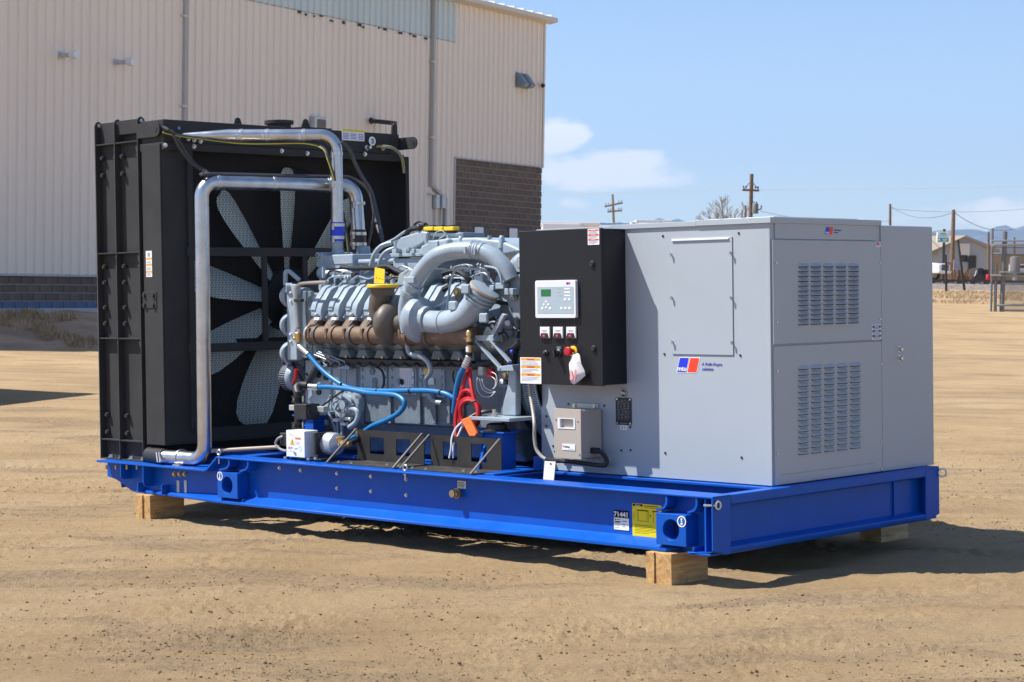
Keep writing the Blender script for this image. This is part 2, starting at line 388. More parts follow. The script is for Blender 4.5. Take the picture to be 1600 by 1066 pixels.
def micro(x, y):
    n = .030 * vnoise(x * .55, y * .55, 1) + .022 * vnoise(x * 1.7 + y * .5, y * 1.7 - x * .4, 2) + .013 * vnoise(x * 5, y * 5, 3) + .007 * vnoise(x * 13, y * 13, 4) + .004 * vnoise(x * 30, y * 30, 9)
    # broken, cloddy patches between smoother packed stretches
    cl = np.clip(vnoise(x * .9 + 3, y * .9, 14) + .7 * vnoise(x * 2.6, y * 2.6, 15) - .02, 0, .5) * 2
    n = n + cl * (.042 * np.abs(vnoise(x * 15, y * 15, 16)) + .040 * np.abs(vnoise(x * 34, y * 34, 17)))
    # shallow wheel ruts in a few directions
    for ang, o, wv, am, s in ((47, .3, 2.3, .016, 5), (38, 2.1, 3.1, .014, 6), (58, 1.0, 2.7, .010, 7)):
        a = math.radians(ang); q = (x * -math.sin(a) + y * math.cos(a)) + .5 * vnoise(x * .35, y * .35, s)
        r = np.exp(-((np.mod(q + o, wv) - wv / 2) / .12) ** 2)
        n = n - am * r * np.clip(vnoise(x * .4, y * .4, s + 20) * 3 + .5, 0, 1) * (1 + .6 * vnoise(x * 9, y * 9, s + 30))
    for ang, o, hw, am, s in ((52, -3.2, .13, .010, 41), (50, -5.1, .13, .009, 42), (33, 4.6, .15, .010, 43), (35, 6.6, .15, .010, 44), (62, -8.2, .14, .009, 45), (18, 1.9, .13, .008, 46)):
        a = math.radians(ang); q = x * -math.sin(a) + y * math.cos(a) - o + .35 * vnoise(x * .25, y * .25, s); l = x * math.cos(a) + y * math.sin(a)
        m = np.clip((hw - np.abs(q)) / .03, 0, 1) * np.clip(vnoise(x * .5, y * .5, s + 9) * 3 + .8, 0, 1)
        n = n - m * (.010 + am * np.sign(np.sin((l + .5 * np.abs(q)) * 2 * math.pi / .13)))
        n = n + .010 * np.exp(-((np.abs(q) - hw - .03) / .03) ** 2) * np.clip(vnoise(x * .5, y * .5, s + 9) * 3 + .8, 0, 1)
    return n
def ground_pt(x, y):
    """world position of the ground sheet over (x, y)."""
    x = np.asarray(x, float); y = np.asarray(y, float)
    dx, dy = x - CAM.x, y - CAM.y
    dep = dx * HF.x + dy * HF.y; la = dx * HR.x + dy * HR.y
    s = sstep(13.5, 30, np.hypot(dx, dy) * np.where(dep > 0, 1, 1))
    far = sstep(34, 9, np.hypot(dx, dy)) * .9 + .1 * sstep(90, 40, np.hypot(dx, dy))
    # keep it flat where the timbers stand
    mz = micro(x, y) * far
    keep = np.ones_like(mz)
    for bx, by in ((-.32, .1), (-5.1, .2), (-.3, 2.25), (-5.1, 2.1)): keep = np.minimum(keep, sstep(.2, .55, np.hypot(x - bx, y - by)))
    mz = np.where(keep < 1, mz * keep - .004, mz)
    zb = rise(dep, la)
    P = np.stack([x, y, zb], -1)
    Rm = np.array(BG)[:3, :3]; T = np.array(BG)[:3, 3]
    W = P @ Rm.T + T
    A = np.stack([x, y, np.zeros_like(x)], -1)
    O = A * (1 - s[..., None]) + W * s[..., None]
    O[..., 2] += mz
    return O
def ground_material():
    m = bpy.data.materials.new('dry_packed_dirt'); m.use_nodes = True; n = m.node_tree; b = n.nodes['Principled BSDF']; L = n.links.new
    g = n.nodes.new('ShaderNodeNewGeometry')
    def noise(sc, det=6, ro=.6, vec=None, dist=0):
        z = n.nodes.new('ShaderNodeTexNoise'); z.inputs['Scale'].default_value = sc; z.inputs['Detail'].default_value = det; z.inputs['Roughness'].default_value = ro; z.inputs['Distortion'].default_value = dist
        L(vec or g.outputs['Position'], z.inputs[0]); return z.outputs[0]
    def ramp(x, stops):
        r = n.nodes.new('ShaderNodeValToRGB'); e = r.color_ramp.elements
        while len(e) < len(stops): e.new(.5)
        for i, (p, c) in enumerate(stops): e[i].position = p; e[i].color = (*c, 1)
        L(x, r.inputs[0]); return r.outputs[0]
    def mixc(f, a, c, mode='MIX'):
        x = n.nodes.new('ShaderNodeMix'); x.data_type = 'RGBA'; x.blend_type = mode
        for i, s in ((0, f), (6, a), (7, c)):
            if isinstance(s, (int, float)): x.inputs[i].default_value = s
            elif isinstance(s, tuple): x.inputs[i].default_value = (*s, 1)
            else: L(s, x.inputs[i])
        return x.outputs[2]
    base = ramp(noise(.55, 8, .62), [(.30, (.385, .262, .136)), (.5, (.480, .338, .184)), (.70, (.550, .405, .235))])
    def rot(deg, sx, sy):
        q = n.nodes.new('ShaderNodeMapping'); q.vector_type = 'TEXTURE'; q.inputs['Rotation'].default_value = (0, 0, math.radians(deg)); q.inputs['Scale'].default_value = (1 / sx, 1 / sy, 1); L(g.outputs['Position'], q.inputs[0]); return q.outputs[0]
    grit = ramp(noise(.9, 6, .62, rot(40, .55, 1.9), .8), [(.50, (0, 0, 0)), (.62, (1, 1, 1))])           # gritty bands
    base = mixc(mixc(1.0, grit, (.62, .62, .62), 'MULTIPLY'), base, (.275, .205, .135))
    dust = ramp(noise(.7, 6, .6, rot(48, .4, 1.7), .6), [(.54, (0, 0, 0)), (.70, (.6, .6, .6))])          # pale swept dust
    base = mixc(dust, base, (.53, .40, .25))
    trk = ramp(noise(1.0, 5, .6, rot(45, .25, 5.0), .35), [(.56, (0, 0, 0)), (.68, (.30, .30, .30))])      # tyre streaks
    base = mixc(trk, base, (.28, .19, .105))
    fine = noise(60, 4, .7)
    base = mixc(ramp(fine, [(.34, (.55, .55, .55)), (.50, (0, 0, 0))]), base, (.30, .205, .115))
    base = mixc(ramp(noise(170, 3, .7), [(.36, (.6, .6, .6)), (.50, (0, 0, 0))]), base, (.285, .192, .105))
    base = mixc(ramp(noise(42, 4, .65), [(.60, (0, 0, 0)), (.74, (.45, .45, .45))]), base, (.47, .36, .235))
    v = n.nodes.new('ShaderNodeTexVoronoi'); v.inputs['Scale'].default_value = 34; L(g.outputs['Position'], v.inputs[0])
    speck = ramp(v.outputs['Distance'], [(.12, (1, 1, 1)), (.24, (0, 0, 0))])
    sel = mixc(1.0, speck, grit, 'MULTIPLY')
    wn_ = n.nodes.new('ShaderNodeTexWhiteNoise'); L(v.outputs['Position'], wn_.inputs[0])
    base = mixc(mixc(1.0, sel, (.7, .7, .7), 'MULTIPLY'), base, ramp(wn_.outputs[0], [(0, (.10, .066, .040)), (.6, (.19, .130, .080)), (1, (.36, .28, .19))]))
    L(base, b.inputs['Base Color']); b.inputs['Roughness'].default_value = .95; b.inputs['Specular IOR Level'].default_value = .15
    def mth(op, p, q_):
        k = n.nodes.new('ShaderNodeMath'); k.operation = op
        for ii, s_ in enumerate((p, q_)):
            if isinstance(s_, (int, float)): k.inputs[ii].default_value = s_
            else: L(s_, k.inputs[ii])
        return k.outputs[0]
    v2 = n.nodes.new('ShaderNodeTexVoronoi'); v2.inputs['Scale'].default_value = 19; L(g.outputs['Position'], v2.inputs[0])
    clod = mth('MULTIPLY', mth('SUBTRACT', 1.0, v2.outputs['Distance']), grit)
    hgt = mth('ADD', mth('ADD', mth('MULTIPLY', noise(14, 9, .80), .8), mth('MULTIPLY', noise(90, 7, .8), .34)), mth('MULTIPLY', clod, .55))
    hgt = mth('ADD', hgt, mth('MULTIPLY', sel, .5)); hgt = mth('SUBTRACT', hgt, mth('MULTIPLY', trk, .5))
    bp = n.nodes.new('ShaderNodeBump'); bp.inputs['Strength'].default_value = .9; bp.inputs['Distance'].default_value = .055
    L(hgt, bp.inputs['Height']); L(bp.outputs[0], b.inputs['Normal'])
    return m
def make_ground():
    rad = [r for r in 4.6 * (1.0042 ** np.arange(0, 470)) if r < 26]; rad += [r for r in rad[-1] * (1.013 ** np.arange(1, 200)) if r < 130]; rad = [.3, 1.2, 2.4, 3.6] + rad + [150, 190, 260, 400, 700, 1300, 2600, 6000, 13000]
    a0 = math.atan2(HF.y, HF.x)
    fine = np.radians(np.linspace(-17.5, 17.5, 420)); coarse = np.radians(np.linspace(17.5, 342.5, 66))[1:-1]
    ang = a0 - np.concatenate([fine, coarse]); na = len(ang)
    Rr, A = np.meshgrid(np.array(rad), ang, indexing='ij')
    P = ground_pt(CAM.x + Rr * np.cos(A), CAM.y + Rr * np.sin(A)).reshape(-1, 3)
    nr = len(rad); i = np.arange(nr - 1)[:, None] * na; j = np.arange(na)[None, :]; k = (j + 1) % na
    F = np.stack([i + j, i + k, i + na + k, i + na + j], -1).reshape(-1, 4)
    me = bpy.data.meshes.new('ground'); nv = len(P) + 1
    c = np.array([[CAM.x, CAM.y, 0]]); P = np.concatenate([P, c])
    me.from_pydata(P.tolist(), [], F.tolist() + [[int(nv - 1), int((q + 1) % na), int(q)] for q in range(na)])
    bm = bmesh.new(); bm.from_mesh(me); bmesh.ops.recalc_face_normals(bm, faces=bm.faces)
    if sum(f.normal.z for f in bm.faces) < 0: bmesh.ops.reverse_faces(bm, faces=bm.faces)
    bm.to_mesh(me); bm.free()
    me.polygons.foreach_set('use_smooth', [True] * len(me.polygons)); me.materials.append(ground_material())
    o = bpy.data.objects.new('ground', me); COL.objects.link(o); return structure(o)
make_ground()

# loose stones and clods on the dirt
def scatter_stones(name, count, dmin, dmax, smin, smax, seed, m, thr=.0):
    rng = np.random.default_rng(seed); vs = []; fs = []
    ico = [(0, 0, 1), (.89, 0, .45), (.28, .85, .45), (-.72, .53, .45), (-.72, -.53, .45), (.28, -.85, .45), (.72, .53, -.45), (-.28, .85, -.45), (-.89, 0, -.45), (-.28, -.85, -.45), (.72, -.53, -.45), (0, 0, -1)]
    icf = [(0, 1, 2), (0, 2, 3), (0, 3, 4), (0, 4, 5), (0, 5, 1), (1, 6, 2), (2, 7, 3), (3, 8, 4), (4, 9, 5), (5, 10, 1), (2, 6, 7), (3, 7, 8), (4, 8, 9), (5, 9, 10), (1, 10, 6), (11, 7, 6), (11, 8, 7), (11, 9, 8), (11, 10, 9), (11, 6, 10)]
    ico = np.array(ico); n = 0
    while n < count:
        k = 4000
        d = np.exp(rng.uniform(math.log(dmin), math.log(dmax), k)); l = rng.uniform(-.30, .30, k) * d
        x = CAM.x + HF.x * d + HR.x * l; y = CAM.y + HF.y * d + HR.y * l
        xr, yr = x * .74 + y * .67, -x * .67 + y * .74; dens = vnoise(xr * .45, yr * 1.5, 11) + .8 * vnoise(x * 2.4, y * 2.4, 12)
        ok = (dens + rng.uniform(-.35, .35, k)) > thr
        x, y = x[ok], y[ok]; P = ground_pt(x, y)
        for p in P:
            if n >= count: break
            s = smin + (smax - smin) * rng.random() ** 6
            q = ico * (rng.uniform(.7, 1.25, (12, 1))) * np.array([s * rng.uniform(.7, 1.5), s * rng.uniform(.7, 1.3), s * rng.uniform(.5, 1.0)])
            a = rng.uniform(0, 6.28); R = np.array([[math.cos(a), -math.sin(a), 0], [math.sin(a), math.cos(a), 0], [0, 0, 1]])
            q = q @ R.T + p + np.array([0, 0, s * .18]); b = len(vs)
            vs += q.tolist(); fs += [(f[0] + b, f[1] + b, f[2] + b) for f in icf]; n += 1
    me = bpy.data.meshes.new(name); me.from_pydata(vs, [], fs); me.materials.append(m)
    o = bpy.data.objects.new(name, me); COL.objects.link(o); o['kind'] = 'stuff'; o['category'] = 'gravel'; o['label'] = 'loose gravel and dirt clods strewn over the tan yard'
    return o
def stone_mat():
    m = bpy.data.materials.new('yard_stone'); m.use_nodes = True; n = m.node_tree; b = n.nodes['Principled BSDF']
    g = n.nodes.new('ShaderNodeNewGeometry'); r = n.nodes.new('ShaderNodeValToRGB'); e = r.color_ramp.elements
    e[0].color = (.12, .075, .042, 1); e[1].color = (.34, .24, .14, 1); e.new(.7).color = (.24, .16, .085, 1)
    n.links.new(g.outputs['Random Per Island'], r.inputs[0]); n.links.new(r.outputs[0], b.inputs['Base Color']); b.inputs['Roughness'].default_value = .95; b.inputs['Specular IOR Level'].default_value = .15
    return m
STONE = stone_mat()
scatter_stones('gravel', 30000, 5.2, 22, .0016, .0088, 3, STONE, .17)

# ================================================================== the warehouse behind
SIDING = mat('warm_grey_siding', (.815, .75, .665), .5, var=.03, scale=.6, bump=.02, bscale=8, stretch=(1, 1, .25))
SKYL = mat('pale_blue_translucent_panel', (.58, .68, .70), .45, var=.05, scale=.7, stretch=(1, 1, .3))
TRIM = mat('grey_trim', (.42, .42, .42), .5, var=.04)
WTRIM = mat('pale_eave_trim', (.62, .58, .53), .5, var=.04)
ROOFM = mat('white_roof_metal', (.78, .78, .77), .35, .2, var=.03)
CMU = mat('dark_split_face_block', (.128, .105, .090), .9, var=.18, scale=2.5, bump=.6, bscale=18)
CMU2 = mat('dark_split_face_block_lighter', (.150, .124, .106), .9, var=.16, scale=2.5, bump=.6, bscale=18)
MORTAR = mat('grey_mortar', (.42, .37, .33), .9, var=.1)
CBLUE = mat('blue_painted_block', (.10, .15, .25), .8, var=.15, scale=3)
DARKGLASS = mat('dark_glass', (.02, .025, .03), .1, var=.05)
GALV = mat('galvanised_steel', (.50, .53, .56), .42, .55, var=.14, scale=8)
WD = HF * .848 + HR * .53; WN = HR * .848 - HF * .53; W0 = lat(48.3, -11.5, 0)
def wl(t, z, n=0.0): return W0 + WD * t + Z * z + WN * n
def onwall(u, v, n=0.0):
    d = ray(u, v, BAX); o = W0 + WN * n; t = (o - CAM).dot(WN) / d.dot(WN); p = CAM + d * t - W0
    return p.dot(WD), p.z
T_END = onwall(848, 200)[0]; T_CMU = onwall(709, 300)[0]; Z_EAVE = onwall(848, 30)[1]; Z_CMU = onwall(710, 246)[1]
Z_SKY = onwall(707, 66)[1]; Z_LOW = onwall(75, 430)[1]; T_SKY = onwall(707, 40)[0]
bl = thing('warehouse', 'large warm grey ribbed metal warehouse on dark block base behind the generator', 'building', W0, level=True)
def panel_mesh(t0, z0, z1, width=.9144):
    prof = []
    for r in range(3):
        c = t0 + width * (r + .5) / 3
        for dt, dn in ((-.152, 0), (-.052, 0), (-.026, .062), (.026, .062), (.052, 0)): prof.append((c + dt, dn))
    prof.append((t0 + width, 0)); prof.sort(key=lambda p: p[0])
    b = MB(); n = len(prof)
    b.add([wl(t, z0, dn) for t, dn in prof] + [wl(t, z1, dn) for t, dn in prof], [(i, i + 1, i + 1 + n, i + n) for i in range(n - 1)])
    return b
PW = .9144; t = T_CMU - 30 * PW
while t < T_END - .02:
    w = PW if t + PW < T_END else T_END - t
    z0 = Z_CMU if t + .45 > T_CMU else Z_LOW
    sk = t + .45 < T_SKY
    panel_mesh(t, z0, Z_SKY if sk else Z_EAVE, w).build('siding_panel', SIDING, bl, smooth=0)
    if sk: panel_mesh(t, Z_SKY + .02, Z_EAVE, w).build('skylight_panel', SKYL, bl, smooth=0)
    t += PW
for u in (466, 476, 489, 500, 516, 535, 560, 566, 590, 599, 624, 640, 646, 664):
    tt_ = onwall(u, 30)[0]; w_ = .03 + .09 * random.random()
    MB().obox(wl(tt_, Z_SKY - .02 - .10 * random.random(), .05), WD * w_, Z * (.02 + .025 * random.random()), WN * .015).build('torn_edge', INKB, bl, smooth=0)
DEEP = 24.0
b = MB(); b.add([wl(-9, -.5, -.03), wl(T_END, -.5, -.03), wl(T_END, Z_EAVE, -.03), wl(-9, Z_EAVE, -.03), wl(-9, -.5, -DEEP), wl(T_END, -.5, -DEEP), wl(T_END, Z_EAVE, -DEEP), wl(-9, Z_EAVE, -DEEP)],
    [(0, 1, 2, 3), (1, 5, 6, 2), (5, 4, 7, 6), (4, 0, 3, 7)]); b.build('wall', MORTAR, bl, smooth=0)
b = MB(); b.add([wl(-9, Z_EAVE + .05, .35), wl(T_END + .25, Z_EAVE + .05, .35), wl(T_END + .25, Z_EAVE + 1.0, -DEEP / 2), wl(-9, Z_EAVE + 1.0, -DEEP / 2), wl(T_END + .25, Z_EAVE + .05, -DEEP - .35), wl(-9, Z_EAVE + .05, -DEEP - .35)],
    [(0, 1, 2, 3), (3, 2, 4, 5), (1, 4, 2)])
rf = b.build('roof', ROOFM, bl, smooth=0)
for i in range(56):
    tt = T_END - .1 - i * .61
    if tt < -9: break
    MB().bar(wl(tt, Z_EAVE + .09, .36), wl(tt, Z_EAVE + 1.05, -DEEP / 2), .05, .07).build('standing_seam', ROOFM, rf, smooth=0)
b = MB(); b.prism([wl(-9, Z_EAVE - .14, .02), wl(-9, Z_EAVE + .06, .02), wl(-9, Z_EAVE + .06, .36), wl(-9, Z_EAVE - .08, .36)], WD * (T_END + .32 + 9)); b.build('eave_gutter', WTRIM, bl, smooth=0)
b = MB(); b.prism([wl(T_END - .06, Z_CMU, .0), wl(T_END + .02, Z_CMU, 0), wl(T_END + .02, Z_CMU, .045), wl(T_END - .06, Z_CMU, .045)], Z * (Z_EAVE - Z_CMU - .15)); b.build('corner_trim', WTRIM, bl, smooth=0)
b = MB(); b.prism([wl(-9, Z_LOW - .03, 0), wl(-9, Z_LOW + .03, 0), wl(-9, Z_LOW + .03, .06), wl(-9, Z_LOW - .03, .07)], WD * (T_CMU + 9)); b.build('base_flashing', TRIM, bl, smooth=0)
b = MB(); b.prism([wl(T_CMU, Z_CMU - .03, 0), wl(T_CMU, Z_CMU + .02, 0), wl(T_CMU, Z_CMU + .02, .05), wl(T_CMU, Z_CMU - .03, .06)], WD * (T_END - T_CMU)); b.build('block_flashing', TRIM, bl, smooth=0)
b = MB(); b.prism([wl(T_CMU - .05, Z_LOW, 0), wl(T_CMU + .03, Z_LOW, 0), wl(T_CMU + .03, Z_LOW, .05), wl(T_CMU - .05, Z_LOW, .05)], Z * (Z_CMU - Z_LOW)); b.build('panel_edge_trim', TRIM, bl, smooth=0)
# blocks laid in running bond: the ones in view are single blocks, the rest one part
bm_d = {}
def block_data(w, m):
    k = (round(w, 3), m.name)
    if k not in bm_d:
        q = MB(); a = WD * (w / 2 - .005); h = Z * .0885; n = WN * .02
        o = V((0, 0, 0)); F = [o - a - h, o + a - h, o + a + h, o - a + h]; Bk = [p * 1.0 - WN * .0 for p in F]
        ins = [p * .93 + n for p in F]
        q.add(F + ins, [(4, 5, 6, 7), (0, 1, 5, 4), (1, 2, 6, 5), (2, 3, 7, 6), (3, 0, 4, 7)])
        me = bpy.data.meshes.new('block'); me.from_pydata([tuple(p) for p in q.v], [], q.f); me.materials.append(m); bm_d[k] = me
    return bm_d[k]
rest = MB(); nblk = 0
def lay(t0, t1, z0, z1, single, blue=None, offset=0):
    global nblk
    r = 0; z = z1
    while z - .203 > z0 - .1:
        t = t0 - (.2032 if (r + offset) % 2 else 0)
        while t < t1 - .01:
            a, e = max(t, t0), min(t + .4064, t1); c = (a + e) / 2; zc = z - .1016
            if e - a > .05:
                if single(c, zc) and nblk < 300:
                    m = CBLUE if blue and zc < blue else (CMU if random.random() < .6 else CMU2)
                    o = bpy.data.objects.new('block', block_data(e - a, m)); COL.objects.link(o); o.parent = bl; o.location = wl(c, zc, -.012) - W0; OFF[o.name] = W0; nblk += 1
                else:
                    h = (e - a) / 2 - .005; rest.add([wl(c - h, zc - .095, .006), wl(c + h, zc - .095, .006), wl(c + h, zc + .095, .006), wl(c - h, zc + .095, .006)], [(0, 1, 2, 3)])
            t += .4064
        z -= .2032; r += 1
zv = onwall(775, 372)[1]
lay(T_CMU + .02, T_END, .3, Z_CMU - .03, lambda c, z: z > zv)
tl0, tl1 = onwall(-6, 450)[0], onwall(152, 450)[0]
lay(tl0, tl1, .62, Z_LOW - .03, lambda c, z: True, blue=onwall(75, 466)[1])
lay(tl1, T_CMU, .62, Z_LOW - .03, lambda c, z: False)
lay(-9, tl0, .62, Z_LOW - .03, lambda c, z: False)
o = rest.build('block_field', CMU, bl, smooth=0); o['kind'] = 'stuff'
for u0, u1, u2, v0 in ((740, 753, 763, 354), (794, 806, 818, 356)):
    ta, tb, tcx = onwall(u0, 360)[0], onwall(u1, 360)[0], onwall(u2, 360)[0]; zt_ = onwall(u1, v0)[1]
    f = MB().obox(wl((ta + tcx) / 2, zt_ - 1.0, .0), WD * (tcx - ta) / 2, Z * 1.0, WN * .03).build('window', INKB, bl, smooth=0)
    MB().obox(wl((ta + tb) / 2, zt_ - 1.01, .045), WD * (tb - ta) / 2, Z * .98, WN * .02).build('blind', WHITEP, f, smooth=0)
    MB().obox(wl((tb + tcx) / 2, zt_ - 1.01, .034), WD * (tcx - tb) / 2 * .9, Z * .96, WN * .006).build('pane', DARKGLASS, f, smooth=0)
# fixtures hung on the wall
for i, (u, v, lab) in enumerate(((92, 87, 'galvanised pipe vent with capped end on the grey siding, the one farther from the downspout'), (181, 98, 'galvanised pipe vent with capped end on the grey siding, the one nearer the downspout'))):
    t, z = onwall(u, v); p = wl(t, z, .03)
    th = thing('pipe_vent', lab, 'vent', p, 'pipe vents on the warehouse wall', True)
    MB().lathe(p, WN, [(.10, 0), (.10, .02), (.065, .03), (.065, .04)], 16).build('flange', GALV, th)
    MB().cyl(p + WN * .02, p + WN * .42, .058, n=16).build('pipe', GALV, th)
    MB().lathe(p + WN * .36, WN, [(.06, 0), (.10, .03), (.108, .04), (.108, .21), (.10, .225), (.09, .225)], 20).build('cap', mat('sky_sheen_vent_cap', (.72, .74, .76), .4, .2), th)  # cap paler than its pipe: the sky's reflection is put into the colour
def downspout(u, lab, kink=None):
    t, z = onwall(u, 120)
    th = thing('downspout', lab, 'downspout', wl(t, .7, .05), 'downspouts on the warehouse wall', True)
    if kink:
        t2, zk = onwall(692, 312); _, zk1 = onwall(674, 292)
        MB().bar(wl(t, zk1, .09), wl(t, Z_EAVE - .1, .09), .10, .12, WN).build('pipe', TRIM, th, bevel=.01)
        MB().bar(wl(t, zk1 + .04, .09), wl(t2, zk, .09), .10, .12, WN).build('elbow', TRIM, th, bevel=.01)
        MB().bar(wl(t2, .7, .09), wl(t2, zk + .05, .09), .10, .12, WN).build('pipe', TRIM, th, bevel=.01)
    else:
        MB().bar(wl(t, .7, .09), wl(t, Z_EAVE - .1, .09), .10, .12, WN).build('pipe', TRIM, th, bevel=.01)
    for zz in (Z_EAVE - 2.2, Z_EAVE - 4.6, Z_EAVE - 6.4): MB().obox(wl(t - .02, zz, .095), WD * .11, Z * .025, WN * .065).build('strap', WTRIM, th, smooth=0)
downspout(284, 'straight grey downspout on ribbed wall, beside the pipe vents')
downspout(673, 'grey downspout with a sideways kink low down, beside the block panel', True)
t, z = onwall(577, 189); th = thing('wall_lamp', 'dark flat wall lamp arm sticking out of the grey siding above the radiator', 'lamp', wl(t, z, .03), None, True)
MB().obox(wl(t, z, .05), WD * .05, Z * .10, WN * .05).build('mount', INKB, th, bevel=.01)
MB().prism([wl(t - .15, z + .06, .08), wl(t + .15, z + .06, .08), wl(t + .17, z - .03, .92), wl(t - .17, z - .03, .92)], Z * -.13).build('lamp_head', TRAY, th, bevel=.015)
t, z = onwall(492, 194); th = thing('louver_vent_box', 'small grey wall box with brown grille just above the radiator top', 'vent', wl(t, z, .03), None, True)
MB().obox(wl(t, z, .12), WD * .28, Z * .20, WN * .10).build('housing', GALV, th, bevel=.015)
MB().obox(wl(t + .03, z - .01, .225), WD * .20, Z * .14, WN * .006).build('grille', mat('brown_grille', (.16, .13, .11), .6), th, smooth=0)
t, z = onwall(813, 126); th = thing('twin_wall_light', 'pair of blue grey wedge floodlights high near the warehouse corner', 'light', wl(t, z, .03), None, True)
for k in (-.20, .20):
    MB().prism([wl(t + k - .14, z + .26, .03), wl(t + k - .14, z + .22, .12), wl(t + k - .14, z - .14, .42), wl(t + k - .14, z - .24, .34), wl(t + k - .14, z - .26, .03)], WD * .28).build('lamp_housing', mat('slate_lamp_paint', (.19, .25, .30), .4), th, bevel=.012)
t, z = onwall(841, 133); th = thing('security_camera', 'tiny dark dome camera beside the twin floodlights', 'camera', wl(t, z, .03), None, True)
MB().obox(wl(t - .06, z + .02, .06), WD * .09, Z * .05, WN * .05).build('bracket', WTRIM, th, bevel=.01); MB().ball(wl(t + .06, z - .02, .16), .075).build('dome', INKB, th)
for u, lab in ((677, 'tall thin grey electrical box with conduit, nearer the kinked downspout top'), (686.5, 'tall thin grey electrical box with conduit, nearer the block panel')):
    t, z = onwall(u, 315); th = thing('electrical_box', lab, 'electrical box', wl(t, z, .03), 'electrical boxes on the warehouse wall', True)
    MB().obox(wl(t, z, .11), WD * .10, Z * .22, WN * .08).build('box', GALV, th, bevel=.01)
    MB().cyl(wl(t, z - .2, .09), wl(t, .7, .09), .035, n=8).build('conduit', WTRIM, th)
# bank of earth and dead grass along the wall
BANK = mat('bank_soil', (.36, .24, .15), .95, var=.35, scale=1.2, bump=.6, bscale=9, dirt=.7, dirtcol=(.34, .25, .15))
b = MB(); nt_, nn = 90, 14; vs = []
for i in range(nt_ + 1):
    for j in range(nn + 1):
        n = j / nn * 5.6; t = -12 + i / nt_ * 40
        z = .70 if n < .5 else .64 * (1 - float(sstep(1.0, 5.0, np.array(n)))) - .02
        z += .16 * float(vnoise(t * .7, n * .9, 31)) * (1 if .6 < n < 5.2 else .1) + .08 * float(vnoise(t * 2.5, n * 2.5, 32))
        if j == nn: z = -.12
        vs.append(wl(t, z, n - .02))
b.add(vs, [(i * (nn + 1) + j, (i + 1) * (nn + 1) + j, (i + 1) * (nn + 1) + j + 1, i * (nn + 1) + j + 1) for i in range(nt_) for j in range(nn)])
structure(b.build('earth_bank', BANK, None, loc=W0), True)
MB().obox(wl(3, .70, .62), WD * 16, Z * .06, WN * .03).build('kerb_edging', TRIM, None, loc=W0); structure(bpy.data.objects['kerb_edging'], True)
def tufts(name, pts, h, spread, m, label, level, blades=9, w=.012, seed=1):
    rng = random.Random(seed); b = MB()
    for p in pts:
        for _ in range(blades):
            a = rng.uniform(0, 6.28); r = rng.uniform(0, spread); q = p + V((math.cos(a) * r, math.sin(a) * r, -.02)); hh = h * rng.uniform(.4, 1.2); a2 = rng.uniform(0, 6.28)
            tip = q + V((math.cos(a2) * hh * .6, math.sin(a2) * hh * .6, hh)); sd = V((-math.sin(a2), math.cos(a2), 0)) * w
            mid = q.lerp(tip, .55) + V((0, 0, hh * .12)); b.add([q - sd, q + sd, mid + sd * .7, mid - sd * .7, tip], [(0, 1, 2, 3), (3, 2, 4)])
    o = b.build(name, m, None, smooth=0, loc=V(pts[0])); o['kind'] = 'stuff'; o['label'] = label; o['category'] = 'grass'
    if level: o.matrix_world = BG @ Matrix.Translation(OFF[o.name])
    return o
DRYG = mat('dead_grass', (.42, .285, .155), .9, var=.35, scale=3)
DRYG2 = mat('straw_grass', (.42, .31, .18), .9, var=.3, scale=2)
rng = random.Random(4); pts = []
for _ in range(1700):
    t, n = rng.uniform(-4, 8), rng.uniform(.9, 5.2); z = .64 * (1 - float(sstep(1.0, 5.0, np.array(n))))
    if vnoise(t * .6, n * .6, 40) > .06: pts.append(wl(t, z + .02, n))
tufts('bank_grass', pts, .16, .14, DRYG, 'short dead brown grass on the shaded bank below the warehouse', True, 8, .010)

# ================================================================== railway, fence, houses and poles beyond the yard
BALL = mat('rail_ballast', (.20, .165, .14), .95, var=.4, scale=5, bump=.9, bscale=14)
RAILM = mat('dark_rail_steel', (.075, .06, .055), .55, .4, var=.2)
def gz(dep, la): return float(rise(np.array(dep), np.array(la)))
ZR = 1.93
b = MB(); b.prism([lat(84.5, -60, 1.2), lat(87.0, -60, ZR - .12), lat(92.5, -60, ZR - .12), lat(96, -60, 1.2)], HR * 140); structure(b.build('railway_embankment', BALL, None, smooth=0, loc=lat(88, 0)), True)
th = thing('railway_track', 'dark steel railway track running along the gravel embankment', 'railway', lat(88.6, 20, ZR), None, True)
for d in (87.9, 89.35): MB().prism([lat(d - .07, -60, ZR - .06), lat(d - .05, -60, ZR + .08), lat(d + .05, -60, ZR + .08), lat(d + .07, -60, ZR - .06)], HR * 140).build('rail', RAILM, th, smooth=0)
b = MB()
for i in range(60): b.obox(lat(88.6, 14 + i * .6, ZR - .09), HR * .12, HF * 1.25, Z * .07)
b.build('sleeper_row', mat('rail_sleeper', (.09, .07, .06), .9), th, smooth=0)['kind'] = 'stuff'
pts = []
for _ in range(2600):
    d = rng.uniform(67, 83.0); l = rng.uniform(13, 26)
    if vnoise(d * .5, l * .9, 50) > -.12: pts.append(lat(d, l, gz(d, l)))
tufts('verge_grass', pts, .11, .6, DRYG2, 'short straw coloured dry grass along the foot of the railway embankment', True, 8, .011, 2)
